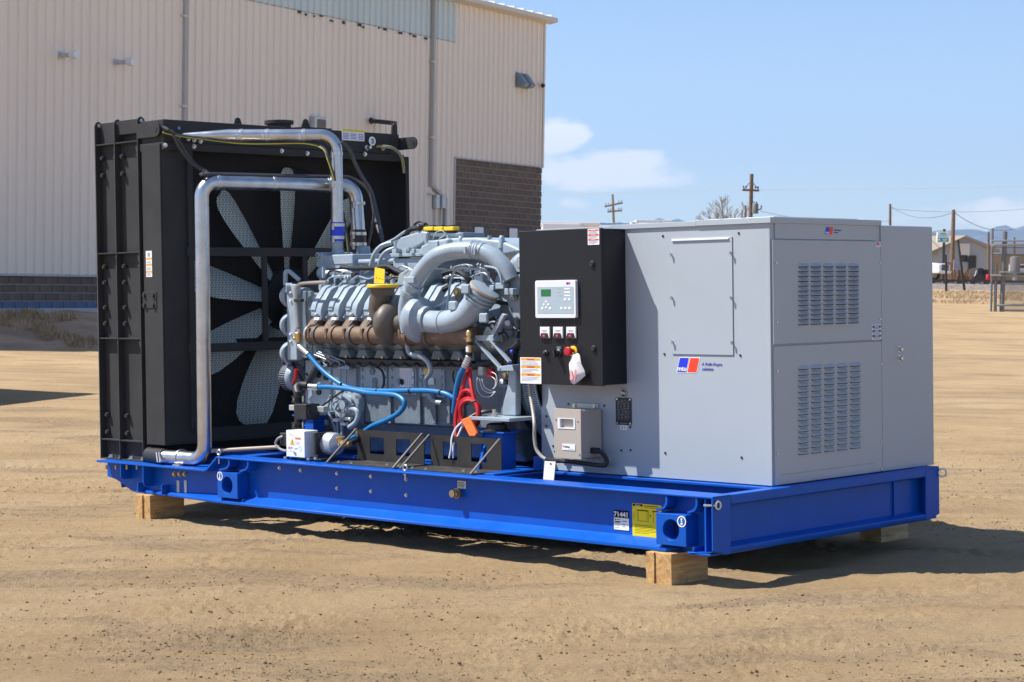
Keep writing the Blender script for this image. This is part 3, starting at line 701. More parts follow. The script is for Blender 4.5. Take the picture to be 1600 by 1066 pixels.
# chain link gate
FD = 60.0
def fp(u, v, d=FD): return atb(u, v, d)
th = thing('chain_link_fence', 'galvanised chain link gate and posts at the yard edge', 'fence', fp(1560, 487), None, True)
PX = FPX / FD
FPOST = mat('dull_fence_pipe', (.17, .175, .18), .55, .3, var=.15)
def post(u0, v0, u1, v1, r, m=FPOST): MB().cyl(fp(u0, v0), fp(u1, v1 + 3), r, n=10).build('post', m, th)
post(1551, 357, 1548.5, 485, .035); post(1570.5, 362, 1565, 485, .075); post(1556, 412, 1555, 485, .05); post(1620, 376, 1620, 488, .05)
def rail(u0, v0, u1, v1, r): MB().cyl(fp(u0, v0, FD - .06), fp(u1, v1, FD - .06), r, n=8).build('rail', mat('pale_fence_rail', (.30, .31, .31), .5, .3, var=.15), th)
for u0, v0, v1, r in ((1550, 376.5, 376, .03), (1550, 383.5, 382, .04), (1562, 425.5, 426.5, .03), (1548, 430.5, 431.5, .03), (1566, 443, 443, .025), (1557, 477, 477, .03), (1566, 485, 486, .03)): rail(u0, v0, 1626, v1, r)
b = MB(); s = 3.4
for (v0, v1, ua) in ((384, 430, 1570), (431, 444, 1552), (444, 485, 1568)):
    h = v1 - v0; k = ua - h
    while k < 1626:
        for sg in (1, -1):
            a, c = (k, v0), (k + h, v1)
            if sg < 0: a, c = (k, v1), (k + h, v0)
            f0 = max(0, (ua - a[0]) / h); f1 = min(1, (1626 - a[0]) / h)
            if f1 > f0 + .02: b.tube([fp(a[0] + (c[0] - a[0]) * f, a[1] + (c[1] - a[1]) * f, FD + .03 * sg) for f in (f0, f1)], .006, 3, False)
        k += s
b.build('wire_mesh', FPOST, th, smooth=0)['kind'] = 'stuff'
# wooden fence, house, sign, poles
def house():
    d = 205.0
    th = thing('grey_house', 'pale grey gabled house with tan roof beyond the railway', 'house', lat(d, 45, 2), None, True)
    w = lambda u, v, dd=d: atb(u, v, dd)
    A, Bp, C, D, E = w(1466, 440), w(1551, 440), w(1551, 388), w(1508, 371), w(1466, 391)
    back = HF * 9 - HR * 8.5
    MB().prism([A, Bp, C, D, E], back).build('wall', mat('house_grey_wall', (.33, .35, .38), .7, var=.03), th, smooth=0)
    rm = mat('house_tan_roof', (.26, .215, .165), .7, var=.08)
    up = Z * .18
    r1 = MB().prism([D + up - HF * .5, E + up - HR * .9 - Z * .35 - HF * .5, E - HR * .9 - Z * .5 - HF * .5, D - HF * .5], back + HF * .5).build('roof', rm, th, smooth=0)
    MB().prism([D + up - HF * .5, C + up + HR * .7 - Z * .3 - HF * .5, C + HR * .7 - Z * .45 - HF * .5, D - HF * .5], back + HF * .5).build('roof', mat('house_roof_fascia', (.30, .28, .27), .7), th, smooth=0)
    MB().obox(w(1520, 374) + back * .4, HR * .35, HF * .35, Z * .7).build('chimney', WTRIM, r1, smooth=0)
    MB().obox(w(1507, 391, d - .1), HR * .55, HF * .05, Z * .7).build('window', WTRIM, th, smooth=0)
    MB().obox(w(1519, 413, d - .1), HR * .4, HF * .05, Z * .9).build('door', TRAY, th, smooth=0)
    MB().obox(w(1506, 404, d - .1), HR * .4, HF * .05, Z * .35).build('window', DARKGLASS, th, smooth=0)
house()
th = thing('plank_fence', 'orange brown wooden plank fence behind the white pickup', 'fence', atb(1475, 440, 160), None, True)
FB = [mat('fence_board_a', (.33, .19, .10), .8), mat('fence_board_b', (.26, .155, .09), .8), mat('fence_board_c', (.38, .24, .13), .8)]
for i in range(22):
    u = 1449 + i * 2.05
    MB().obox(atb(u, 424, 160) - Z * .3, HR * .046 * 1.1, HF * .02, Z * 1.05).build('plank', FB[i % 3], th, smooth=0)
for v in (411, 431): MB().bar(atb(1448, v, 160.1), atb(1494, v, 160.1), .08, .1).build('rail', FB[1], th, smooth=0)
pts = [atb(rng.uniform(1488, 1534), rng.uniform(432, 441), 150 + rng.uniform(-2, 2)) for _ in range(420)]
tufts('brush_thicket', pts, .62, .4, mat('dry_brush', (.22, .14, .085), .9, var=.4), 'tangled reddish brown dry brush behind the railway', True, 6, .03, 6)
def pickup():
    d = 130.0; o = atb(1484, 438.5, d); sc = 1.0
    th = thing('pickup_truck', 'white pickup truck with dark grille parked behind the railway', 'pickup', o, None, True)
    fx = HR * .85 - HF * .53; fy = HR * .53 + HF * .85; o = o - fy * 1.95        # truck faces right and towards us
    def p(a, c, z): return o + fx * a + fy * c + Z * z
    Wt = 1.95; wm = mat('white_car_paint', (.80, .80, .80), .25, coat=.5, var=.01)
    MB().prism([p(-5.6, 0, .45), p(-.1, 0, .45), p(0, 0, .6), p(-.02, 0, 1.0), p(-.25, 0, 1.12), p(-1.45, 0, 1.2), p(-5.6, 0, 1.2)], fy * Wt).build('body', wm, th, bevel=.05)
    MB().prism([p(-1.35, .12, 1.19), p(-2.05, .2, 1.85), p(-3.6, .2, 1.88), p(-3.75, .12, 1.19)], fy * (Wt - .32)).build('cab', wm, th, bevel=.05)
    MB().prism([p(-1.62, .10, 1.24), p(-2.15, .17, 1.75), p(-3.5, .17, 1.78), p(-3.55, .10, 1.24)], fy * -.02).build('side_window', DARKGLASS, th, smooth=0)
    MB().prism([p(-1.36, .25, 1.25), p(-1.98, .3, 1.80), p(-1.98, Wt - .3, 1.80), p(-1.36, Wt - .25, 1.25)], fx * .02).build('windscreen', DARKGLASS, th, smooth=0)
    MB().obox(p(0.0, Wt / 2, .86), fx * .03, fy * .62, Z * .2).build('grille', INKB, th, bevel=.02)
    MB().obox(p(0.02, Wt / 2, .56), fx * .08, fy * .95, Z * .09).build('bumper', mat('chrome_bumper', (.6, .6, .6), .2, 1.0), th, bevel=.02)
    for c in (.18, Wt - .18): MB().obox(p(-.02, c, .92), fx * .05, fy * .14, Z * .12).build('headlight', mat('lamp_glass', (.6, .62, .65), .1), th, bevel=.02)
    for a in (-1.0, -4.5):
        for c in (-.02, Wt - .24):
            wheel = MB().cyl(p(a, c, .38), p(a, c + .26, .38), .39, n=20).build('wheel', RUBBER, th)
            MB().cyl(p(a, c - .01, .38), p(a, c + .02, .38), .22, n=14).build('rim', ZINCP, wheel)
pickup()
def block_thing(name, label, cat, parts, d, u, v, group=None):
    th = thing(name, label, cat, atb(u, v, d), group, True)
    for nm, m, u0, v0, u1, v1, dep in parts:
        a, c = atb(u0, v0, d), atb(u1, v1, d); mid = (a + c) / 2
        MB().obox(mid + HF * dep / 2, HR * abs((c - a).dot(HR)) / 2, HF * dep / 2, Z * abs((c - a).z) / 2).build(nm, m, th, bevel=.03)
    return th
th = block_thing('flatbed_trailer', 'black flatbed trailer loaded with a dark tarp behind the track', 'trailer', [('deck', RUBBER, 1526, 429, 1546, 432, 2.2), ('tarp_load', INKB, 1528, 419, 1537, 430, 1.6), ('crate', TRAY, 1538, 421, 1545, 429, 1.5)], 110, 1536, 440)
for u in (1530, 1541): MB().cyl(atb(u, 435.5, 109.9), atb(u, 435.5, 110.2), .28, n=14).build('wheel', INKB, th)
MB().prism([atb(1527, 419, 110.3), atb(1523, 432, 110.3), atb(1524.5, 432, 110.3), atb(1528.5, 419, 110.3)], HF * .1).build('tarp_strut', WTRIM, th, smooth=0)
p = atb(1544, 438.6, 100); th = thing('red_drum', 'bright red drum standing by the railway near the gate', 'drum', p, None, True)
MB().lathe(p, Z, [(.10, 0), (.115, .01), (.115, .13), (.12, .14), (.115, .15), (.115, .28), (.10, .30)], 18).build('barrel', RED, th)
MB().lathe(p + Z * .30, Z, [(.095, 0), (.095, .015), (.03, .016), (.03, .04)], 18).build('lid', RED, th)
p = atb(1585.5, 428, 115); th = thing('grey_silo', 'grey upright storage tank seen through the chain link gate', 'tank', p, None, True)
MB().lathe(p, Z, [(.30, 0), (.30, .9), (.27, 1.0), (.12, 1.03)], 18).build('drum', mat('tank_grey', (.24, .23, .24), .6), th); MB().lathe(p - Z * .5, Z, [(.12, 0), (.12, .5)], 10).build('stand', GALV, th)
block_thing('parked_van', 'pale van seen through the chain link gate', 'van', [('body', WHITEP, 1589, 413, 1640, 428, 2), ('window', DARKGLASS, 1592, 414.5, 1602, 419, -.05), ('bumper', INKB, 1588, 427, 1640, 431, 2)], 120, 1600, 432)
block_thing('long_shed', 'long pale grey shed on the far horizon behind the gate', 'shed', [('wall', mat('pale_shed', (.50, .53, .58), .6), 1551, 387, 1680, 399, 12), ('roof', WTRIM, 1550, 385.5, 1682, 387.2, 12.5)], 330, 1600, 400)
MB().prism([atb(1400, 440, 300), atb(1400, 399, 300), atb(1760, 399, 300), atb(1760, 440, 300)], HF * 40).build('far_field', mat('tan_field', (.30, .22, .13), .9, var=.1, scale=.1), None, smooth=0, loc=atb(1500, 430, 300)); structure(bpy.data.objects['far_field'], True)
# roadside sign
d = 145; th = thing('roadside_sign', 'white and teal roadside sign on a dark pole in front of the grey house', 'sign', atb(1473.5, 440, d), None, True)
MB().cyl(atb(1473.5, 440, d), atb(1475.5, 358, d), .10, n=8).build('pole', TRAY, th)
a, c = atb(1464, 362.5, d - .2), atb(1482.5, 379, d - .2)
sg = MB().obox((a + c) / 2, HR * abs((c - a).dot(HR)) / 2, HF * .12, Z * abs((c - a).z) / 2).build('panel', WHITE, th, bevel=.02)
a, c = atb(1464.5, 372, d - .36), atb(1482, 378, d - .36)
MB().obox((a + c) / 2, HR * abs((c - a).dot(HR)) / 2, HF * .02, Z * abs((c - a).z) / 2).build('teal_band', mat('teal_sign', (.01, .36, .50), .5), sg, smooth=0)
for (u0, v0, u1, v1, m) in ((1469, 364, 1478, 366.5, mat('sign_green', (.15, .50, .42), .5)), (1466, 368, 1480, 370.3, mat('sign_pale_green', (.45, .68, .62), .5)), (1473, 373.6, 1480, 375, WHITE), (1466, 373.4, 1469, 376, WHITE), (1473, 375.9, 1479, 377, WHITE)):
    a, c = atb(u0, v0, d - .40), atb(u1, v1, d - .40); MB().obox((a + c) / 2, HR * abs((c - a).dot(HR)) / 2, HF * .015, Z * abs((c - a).z) / 2).build('lettering', m, sg, smooth=0)
POLE = mat('weathered_pole', (.17, .115, .075), .9, var=.2)
POLE2 = mat('pale_grey_pole', (.30, .25, .19), .9, var=.2)
d = 90; th = thing('notice_board', 'small pinkish notice board on posts beside the leaning pole', 'sign', atb(1495, 440, d), None, True)
a, c = atb(1490, 406, d), atb(1501, 422, d); MB().obox((a + c) / 2, HR * abs((c - a).dot(HR)) / 2, HF * .03, Z * abs((c - a).z) / 2).build('panel', mat('notice_pink', (.48, .40, .43), .6), th, smooth=0)
for u in (1491.5, 1499): MB().cyl(atb(u, 447, d + .05), atb(u, 408, d + .05), .035, n=6).build('post', POLE, th)
def simple_pole(u0, v0, u1, v1, d, r, label, m=POLE, name='utility_pole', group='wooden poles beyond the yard'):
    p, q = atb(u1, v1, d), atb(u0, v0, d)
    th = thing(name, label, 'pole', p, group, True)
    MB().cyl(p, q, r * 1.2, r * .85, n=10).build('shaft', m, th); return th
simple_pole(1490, 328, 1487, 445, 180, .20, 'tall bare wooden pole rising beside the roadside sign')
simple_pole(1391, 319, 1390, 445, 230, .17, 'thin brown pole showing above the right half of the grey enclosure')
simple_pole(1497, 375, 1507, 454, 84, .05, 'dark thin leaning post in front of the railway', TRAY, 'leaning_post')
simple_pole(1478, 398, 1478.5, 455, 82, .045, 'short thin upright post in front of the white pickup', TRAY, 'marker_post')
simple_pole(1159.5, 328, 1159.5, 445, 165, .07, 'lower of the two thin stub posts beside the transformer pole', POLE, 'stub_post', 'stub posts beside the transformer pole')
simple_pole(1165, 321, 1165, 445, 165, .09, 'higher of the two thin stub posts beside the transformer pole', POLE, 'stub_post', 'stub posts beside the transformer pole')
simple_pole(1544.5, 363, 1544.5, 440, 200, .14, 'pole with a low crossarm showing behind the gate post', POLE)
simple_pole(1585, 371, 1585, 440, 210, .12, 'pole showing above the top rail of the gate', POLE)
def crossarm(th, u0, v0, u1, v1, d, w=.11, h=.13, m=POLE):
    arm = MB().bar(atb(u0, v0, d - .2), atb(u1, v1, d - .2), w, h).build('crossarm', m, th, smooth=0)
    for f in (.06, .22, .78, .94):
        q = atb(u0 + (u1 - u0) * f, v0 + (v1 - v0) * f, d - .2); MB().lathe(q + Z * h / 2, Z, [(.02, 0), (.02, .1), (.06, .12), (.06, .2), (.03, .25)], 8).build('insulator', TRAY, arm)
d = 240; th = simple_pole(957, 304, 963, 445, d, .17, 'tilted pale utility pole with two crossarms above the flat roofs', POLE2)
crossarm(th, 945, 323, 973, 317, d, .2, .22, POLE2); crossarm(th, 949, 331, 972, 329, d, .2, .22, POLE2)
d = 150; th = simple_pole(1174.5, 272, 1170, 445, d, .17, 'utility pole carrying a transformer above the enclosure roof')
crossarm(th, 1160, 297, 1186, 298, d, .14, .16)
for u in (1161, 1186): MB().cyl(atb(1174, 283, d - .2), atb(u, 297, d - .2), .03, n=6).build('brace', POLE, th)
MB().lathe(atb(1180, 334, d - .4), Z, [(.20, 0), (.24, .02), (.24, .72), (.20, .78), (.05, .82)], 14).build('transformer', mat('transformer_grey', (.14, .15, .14), .5), th)
for du in (-2, 2): MB().lathe(atb(1180 + du, 321, d - .4), Z, [(.035, 0), (.05, .08), (.035, .16), (.05, .24), (.02, .3)], 8).build('bushing', TRAY, th)
MB().tube([atb(1184, 328, d - .4), atb(1189, 327, d - .4), atb(1190, 321, d - .4)], .05, 6).build('cutout', TRAY, th)
for (u0, v0, u1, v1) in ((1173, 318, 1180, 319), (1172, 331, 1178, 331)): MB().cyl(atb(u0, v0, d - .2), atb(u1, v1, d - .35), .05, n=6).build('mount', TRAY, th)
WIRE = mat('sunlit_overhead_wire', (.78, .74, .66), .5); WIRED = mat('dark_overhead_wire', (.10, .10, .11), .6)  # the pale wire colour has the sunlight on it painted in
def wire(u0, v0, d0, u1, v1, d1, sag, r, m, label):
    a, c = atb(u0, v0, d0), atb(u1, v1, d1)
    pts = [a.lerp(c, i / 24) - Z * sag * 4 * (i / 24) * (1 - i / 24) for i in range(25)]
    o = MB().tube(pts, r, 4, False).build('overhead_wire', m, None, loc=a); tag(o, label, 'cable', 'overhead wires', True)
wire(1186, 297, 149.8, 1720, 288, 149.8, .1, .020, WIRE, 'pale overhead wire running level from the transformer pole')
wire(1160, 297, 149.8, 690, 303, 149.8, .1, .014, WIRE, 'pale overhead wire from the transformer pole towards the warehouse')
wire(1391, 322, 230, 1490, 332, 180, .9, .030, WIRED, 'dark sagging wire from the thin brown pole to the tall bare pole')
wire(1490, 331, 180, 1660, 314, 180, 2.2, .028, WIRED, 'dark sagging wire from the tall bare pole out over the gate')
wire(1188, 330, 149.8, 1391, 345, 230, .6, .02, WIRED, 'faint service wire from the transformer to the thin brown pole')
wire(1391, 326, 230, 1690, 314, 230, .8, .02, WIRED, 'faint upper wire from the thin brown pole crossing the sky')
# flat roofed buildings behind the enclosure roof
block_thing('white_roofed_building', 'white roofed building just showing beside the warehouse corner', 'building', [('wall', WHITEP, 848, 349, 905, 440, 9), ('roof', ROOFM, 846, 346.5, 938, 352, 9.5)], 150, 880, 440)
block_thing('blue_roofed_building', 'low building with blue grey roof showing above the cabinet', 'building', [('wall', WHITEP, 890, 351, 1000, 440, 9), ('roof', mat('blue_grey_roof', (.20, .29, .42), .5), 886, 347.5, 1010, 354, 10)], 170, 950, 440)
block_thing('white_hall', 'low white hall showing above the enclosure roof under the tilted pole', 'building', [('wall', WHITEP, 998, 349, 1052, 440, 9), ('roof', ROOFM, 994, 343.5, 1050, 350, 9)], 160, 1020, 440)
# bare winter tree
def bare_tree(u, v, d, h, label):
    o = atb(u, v, d); th = thing('bare_tree', label, 'tree', o, None, True); rg = random.Random(12); tr = MB(); cr = MB()
    def grow(p, dr, L, r, n):
        q = p + dr * L; (tr if n > 3 else cr).tube([p, (p + q) / 2 + V((rg.uniform(-1, 1), rg.uniform(-1, 1), 0)) * L * .05, q], [r, r * .85, r * .7], 5, False)
        if n == 0: return
        for _ in range(3 if n > 1 else 4):
            dd = (dr + V((rg.uniform(-1, 1), rg.uniform(-1, 1), rg.uniform(-.3, .7))) * .75).normalized(); grow(q, dd, L * rg.uniform(.62, .82), r * .62, n - 1)
    grow(o, Z, h * .34, .22, 5)
    tr.build('trunk', POLE, th); cr.build('crown', mat('grey_twigs', (.30, .25, .20), .9), th)
bare_tree(1158, 440, 180, 7.6, 'leafless grey tree whose twigs show above the enclosure roof')
# mountains on the horizon
MTN = mat('forested_mountain', (.06, .075, .075), .95, var=.3, scale=.0012, dirt=.35, dirtcol=(.55, .57, .60))
b = MB(); DM = 14000.0; nl, nd = 260, 9; vs = []
for i in range(nl + 1):
    l = -9000 + 18000 * i / nl
    px = 800 + l / DM * FPX
    ridge = 98 + 14 * float(vnoise(px / 90, 0, 60)) + 9 * float(vnoise(px / 30, 3, 61)) + 5 * float(vnoise(px / 10, 5, 62))
    ridge = ridge - 3 + 8 * float(sstep(1490, 1590, np.array(px)))
    for j in range(nd + 1):
        f = j / nd; z = ridge / FPX * DM * (f ** .8) * (1 + .10 * float(vnoise(px / 14, f * 7, 63)))
        vs.append(lat(DM - 3500 * (1 - f), l, z - 15))
b.add(vs, [(i * (nd + 1) + j, (i + 1) * (nd + 1) + j, (i + 1) * (nd + 1) + j + 1, i * (nd + 1) + j + 1) for i in range(nl) for j in range(nd)])
structure(b.build('mountains', MTN, None, loc=lat(DM, 0), smooth=0), True)

# the container beyond the edge of the picture whose corner throws the dark wedge on the yard
k0 = lat(26.4, -7.42, 0); e1 = (HR * -.74 - HF * 1.8).normalized(); e2 = (-HR * 1.8 + HF * .74).normalized()
ct = thing('shipping_container', 'brown steel shipping container at the yard edge casting the dark wedge shadow', 'container', k0, None, True)
CTM = mat('brown_container_paint', (.16, .07, .045), .55, var=.1, dirt=.2)
MB().prism([q_ - Z * .45 for q_ in (k0, k0 + e1 * 6, k0 + e1 * 6 + e2 * 2.4, k0 + e2 * 2.4)], Z * 3.07).build('body', CTM, ct, bevel=.01)
for i in range(20): MB().obox(k0 + e1 * (.2 + i * .295) - e2 * .012 + Z * 1.3, e1 * .07, e2 * .014, Z * 1.2).build('corrugation', CTM, ct, smooth=0)

# thin clear-day air between here and the mountains
hzm = bpy.data.materials.new('thin_air'); hzm.use_nodes = True; _n = hzm.node_tree; _n.nodes.clear()
_o = _n.nodes.new('ShaderNodeOutputMaterial'); _v = _n.nodes.new('ShaderNodeVolumePrincipled'); _v.inputs['Density'].default_value = 6.5e-5; _v.inputs['Color'].default_value = (.50, .70, 1.0, 1); _v.inputs['Anisotropy'].default_value = .2
_n.links.new(_v.outputs[0], _o.inputs['Volume'])
_hb = MB(); _b = [lat(-15200, -15200, 0), lat(-15200, 15200, 0), lat(15200, 15200, 0), lat(15200, -15200, 0)]
_hb.add([p - Z * 520 for p in _b] + [p + Z * 1100 for p in _b], [(3, 2, 1, 0), (4, 5, 6, 7), (0, 1, 5, 4), (1, 2, 6, 5), (2, 3, 7, 6), (3, 0, 4, 7)])
_ho = _hb.build('haze', hzm, None, smooth=0); _ho['kind'] = 'stuff'
# ================================================================== the blue base frame
ZB, ZT = .165, .4815; XL = -5.704; W = 2.186; ZL = .384; YW = .094
fr = thing('base_frame', 'glossy blue steel base frame standing on timber blocks under the generator set', 'skid', (-2.8, 1.09, ZB))
def P0(u, v, y=0.0): return at(u, v, y=y)
xs_, xr_ = at(320.6, 734, y=0).x, at(336.6, 713, y=0).x      # the step in the top flange
def side(yf, sgn, name):
    """one long side: yf outer face of the flanges, sgn +1 goes inward."""
    y = lambda d: yf + sgn * d
    b = MB()
    poly = [(XL, .258), (XL + .10, .245), (XL + .16, .225), (XL + .30, .172), (XL + .36, ZB), (-.006, ZB), (-.006, ZT - .002), (xr_ + .004, ZT - .002), (xs_, ZL - .002), (XL, ZL - .002)]
    b.prism([(px, y(YW), pz) for px, pz in poly], (0, sgn * .012, 0))
    beam = b.build(name, BLUE, fr, bevel=.002)
    t = .014
    MB().box((xr_, y(0), ZT - t), (0, y(.16), ZT)).build('top_flange', BLUE, beam, bevel=.006, seg=3)
    b = MB().prism([(xs_ - .003, y(.004), ZL - t), (xs_ - .003, y(.004), ZL), (xr_ - .002, y(.004), ZT), (xr_ - .002, y(.004), ZT - t * 1.6)], (0, sgn * .152, 0)); b.build('sloped_flange', BLUE, beam, bevel=.003)
    MB().box((XL, y(0), ZL - t), (xs_ - .004, y(.15), ZL)).build('low_flange', BLUE, beam, bevel=.004)
    # bottom flange, tapered in at the left end and cut away around the right lifting lug
    u = lambda px: at(px, 830, y=0).x
    xa, xb, xc = u(262), u(352), u(1040)
    sec = lambda px, y0: [V((px, y(y0), ZB)), V((px, y(y0), ZB + .017)), V((px, y(YW), ZB + .017 + .040 * (YW - y0) / YW)), V((px, y(YW + .07), ZB + .017)), V((px, y(YW + .07), ZB))]
    b = MB(); b.rings([sec(XL + .37, .075), sec(xa, .055), sec(xb, 0), sec(xc, 0), sec(xc + .03, .06)]); b.build('bottom_flange', BLUE, beam, bevel=.004, seg=2)
    MB().box((u(1073), y(0.0), ZB), (-.02, y(.16), ZB + t)).build('bottom_flange', BLUE, beam, bevel=.004)
    return beam, y
near, yn = side(0, 1, 'side_beam'); far, yf_ = side(W, -1, 'side_beam')
def lug(u0, v0, u1, v1, cu, cv, rr, plates):
    a, c = P0(u0, v0), P0(u1, v1); x0, x1, z0, z1 = a.x, c.x, c.z, a.z
    h = P0(cu, cv); hx, hz = h.x - x0, h.z - z0
    b = MB(); hole_plate(b, (x0, -.004, z0), X, Z, x1 - x0, z1 - z0, hx, hz, rr, (0, YW + .001, 0))
    l = b.build('lifting_lug', BLUE, near, bevel=.003)
    MB().cyl((h.x, YW - .008, h.z), (h.x, YW - .0015, h.z), rr * 1.05, n=24).build('bore_shade', mat('shaded_blue_bore', (.003, .02, .16), .5), l)  # disc in a darker blue: the shade inside the hole is in its colour
    for (xt, xbm, zb2) in plates:
        path = [V((xt, 0, ZT - .014)), V((xt, 0, zb2 + .045)), V((xt + (xbm - xt) * .25, 0, zb2 + .02)), V((xbm, 0, zb2 + .004))]
        path = fillet(path, .03, 6); n = len(path); lft = []; rgt = []
        for i in range(n):
            d = (path[min(i + 1, n - 1)] - path[max(i - 1, 0)]).normalized(); s = V((d.z, 0, -d.x)) * .006; lft.append(path[i] + s); rgt.append(path[i] - s)
        b = MB()
        for i in range(n - 1):
            b.add([q + Y * yy for yy in (.006, YW - .001) for q in (lft[i], lft[i + 1], rgt[i + 1], rgt[i])], [(0, 1, 2, 3), (7, 6, 5, 4), (0, 4, 5, 1), (3, 2, 6, 7)])
        b.build('stiffener_plate', BLUE, near, bevel=.0)
    for xx in (x0 + .02, x1 + .03): MB().box((xx, .01, ZB + .014), (xx + .011, YW - .001, z0 - .0)).build('stiffener_plate', BLUE, near, bevel=.002)
    # round no-step emblem on the lug
    return l, x0, x1, z0, z1
q = P0(1040, 790); q2 = P0(1087, 790)
lg1, *_r = lug(1025.3, 801, 1073, 855, 1049, 828, .056, [(q.x, P0(1024, 800).x, _ := P0(1030, 799).z), (q2.x, P0(1073, 805).x, P0(1078, 803).z)])
qa, qb = P0(356.5, 725), P0(386, 725)
lg2, *_r2 = lug(340, 737, 372, 780, 355.5, 758.5, .058, [(qa.x, P0(341, 737).x, P0(347, 736).z), (qb.x, P0(373, 739).x, P0(377, 738).z)])
for (cu, cv, par) in ((1066, 815, lg1), (344.5, 744, lg2)):
    c = P0(cu, cv) - Y * .006
    MB().ringplate(circ(c, X, Z, .030), circ(c, X, Z, .024), (0, .0015, 0)).build('emblem_ring', WHITE, par, smooth=0)
    b = MB()
    b.ball(c + Z * .012, .006, sc=(1, .2, 1)); b.prism([c + V((-.004, 0, .006)), c + V((.004, 0, .006)), c + V((.004, 0, -.004)), c + V((-.004, 0, -.004))], (0, .0015, 0)); b.prism([c + V((-.009, 0, -.008)), c + V((.009, 0, -.008)), c + V((.004, 0, -.018)), c + V((-.004, 0, -.018))], (0, .0015, 0))
    b.build('emblem_hook', WHITE, par, smooth=0)
# gusset plates at the low left end
for u0, u1, z1, z0 in ((187, 187, ZL - .014, .26), (222, 224, ZL - .014, .225)):
    xx = P0(u0, 740).x
    b = MB(); b.prism([(xx, .004, z1), (xx, .004, z0 + .02), (xx, .02, z0), (xx, YW, z0 - .0), (xx, YW, z1)], (.010, 0, 0)); b.build('gusset_plate', BLUE, near, bevel=.001)
for u0 in (209, 246):
    xx = P0(u0, 765).x; MB().box((xx, .03, ZB + .012), (xx + .010, YW, .245)).build('gusset_plate', BLUE, near, bevel=.001)
# ends and cross members
b = MB()
b.box((-.07, .014, ZB), (-.058, W - .014, ZT - .002)); end = b.build('end_beam', BLUE, fr, bevel=.002)
MB().prism([(-.07, .15, ZT - .002), (.0, .15, ZT - .002), (.0, .15, ZT - .05), (-.012, .15, ZT - .062), (-.057, .15, ZT - .05)], (0, W - .30, 0)).build('top_flange', BLUE, end, bevel=.008, seg=3)
MB().prism([(-.057, .15, ZB), (-.008, .15, ZB), (.0, .15, ZB + .012), (.0, .15, ZB + .038), (-.057, .15, ZB + .055)], (0, W - .30, 0)).build('bottom_flange', BLUE, end, bevel=.006, seg=3)
for ya, yb in ((0, .15), (W - .15, W)):
    sg = 1 if ya == 0 else -1; y0 = ya if sg > 0 else yb; 
    poly = [(y0, ZT), (y0 + sg * .15, ZT), (y0 + sg * .15, ZB), (y0 + sg * .11, ZB - .0), (y0 + sg * .0, ZB + .028)]
    MB().prism([(-.012, yy, zz) for yy, zz in poly], (.012, 0, 0)).build('corner_plate', BLUE, end, bevel=.004, seg=3)
    MB().prism([(-.16, y0 + sg * .0, ZB + .0), (-.012, y0, ZB + .022), (-.012, y0 + sg * .13, ZB - .002), (-.16, y0 + sg * .13, ZB - .002)], (0, 0, .006)).build('corner_shoe', BLUE, end, smooth=0)
MB().box((-.057, W - .42, ZB + .05), (-.045, W - .40, ZT - .06)).build('stiffener_plate', BLUE, end, bevel=.001)
for yi in (.60, 1.46):
    b = MB(); b.box((XL + .3, yi + .05, ZB + .01), (-.08, yi + .062, ZT - .02)); ib = b.build('inner_beam', BLUE, fr, bevel=.002)
    b = MB(); b.box((-4.2, yi - .02, ZT - .02), (-.08, yi + .13, ZT - .004)); b.build('top_flange', BLUE, ib, bevel=.003)
    MB().box((XL + .3, yi - .01, ZB + .004), (-.08, yi + .12, ZB + .018)).build('bottom_flange', BLUE, ib, bevel=.003)
    MB().box((XL + .02, yi - .02, ZL - .02), (-4.21, yi + .13, ZL - .006)).build('low_flange', BLUE, ib, bevel=.003)
xm = at(800, 738, z=ZT).x
for xx, zz in ((xm, ZT), (-3.2, ZT), (-4.22, ZT), (-5.55, ZL), (-4.75, ZL)):
    MB().box((xx, YW + .012, ZB + .02), (xx + .012, W - YW - .012, zz - .02)).build('cross_member', BLUE, fr, bevel=.002)
    MB().box((xx - .05, .16, zz - .018), (xx + .07, .575, zz - .006)).build('cross_flange', BLUE, fr, bevel=.004); MB().box((xx - .05, 1.6, zz - .018), (xx + .07, W - .17, zz - .006)).build('cross_flange', BLUE, fr, bevel=.004)
MB().box((xm + .05, .5, ZT), (xm + .062, .58, ZT + .09)).build('upright_tab', BLUE, fr, bevel=.006)
MB().prism([(xm - .05, .165, ZT - .004), (xm + .05, .165, ZT - .004), (xm + .07, .56, ZT + .004), (xm - .06, .56, ZT + .004)], (0, 0, .012)).build('cross_plate', BLUE, fr, bevel=.004)
# engine pedestals
def pedestal(x, y0, y1, zt, name='engine_pedestal'):
    b = MB(); b.prism([(x - .105, y0 + .03, ZT - .02), (x + .105, y0 + .03, ZT - .02), (x + .085, y0 + .05, zt), (x - .085, y0 + .05, zt)], (0, y1 - y0 - .06, 0))
    p = b.build(name, BLUE, fr, bevel=.006)
    MB().box((x - .12, y0 + .03, zt), (x + .12, y1, zt + .012)).build('cap_plate', BLUE, p, bevel=.004)
    MB().prism([(x - .05, y0 - .05, ZT - .02), (x - .035, y0 - .05, ZT - .02), (x - .035, y0 + .05, zt - .02), (x - .05, y0 + .05, zt - .02)], (0, .1, 0)).build('rib', BLUE, p, smooth=0)
    return p
pc = at(771, 700, y=.42)
pedestal(pc.x, .36, .54, .705); pedestal(pc.x, 1.64, 1.82, .705)
pb = at(472, 670, y=.42); pedestal(pb.x, .40, .56, .74); pedestal(pb.x, 1.62, 1.80, .74)
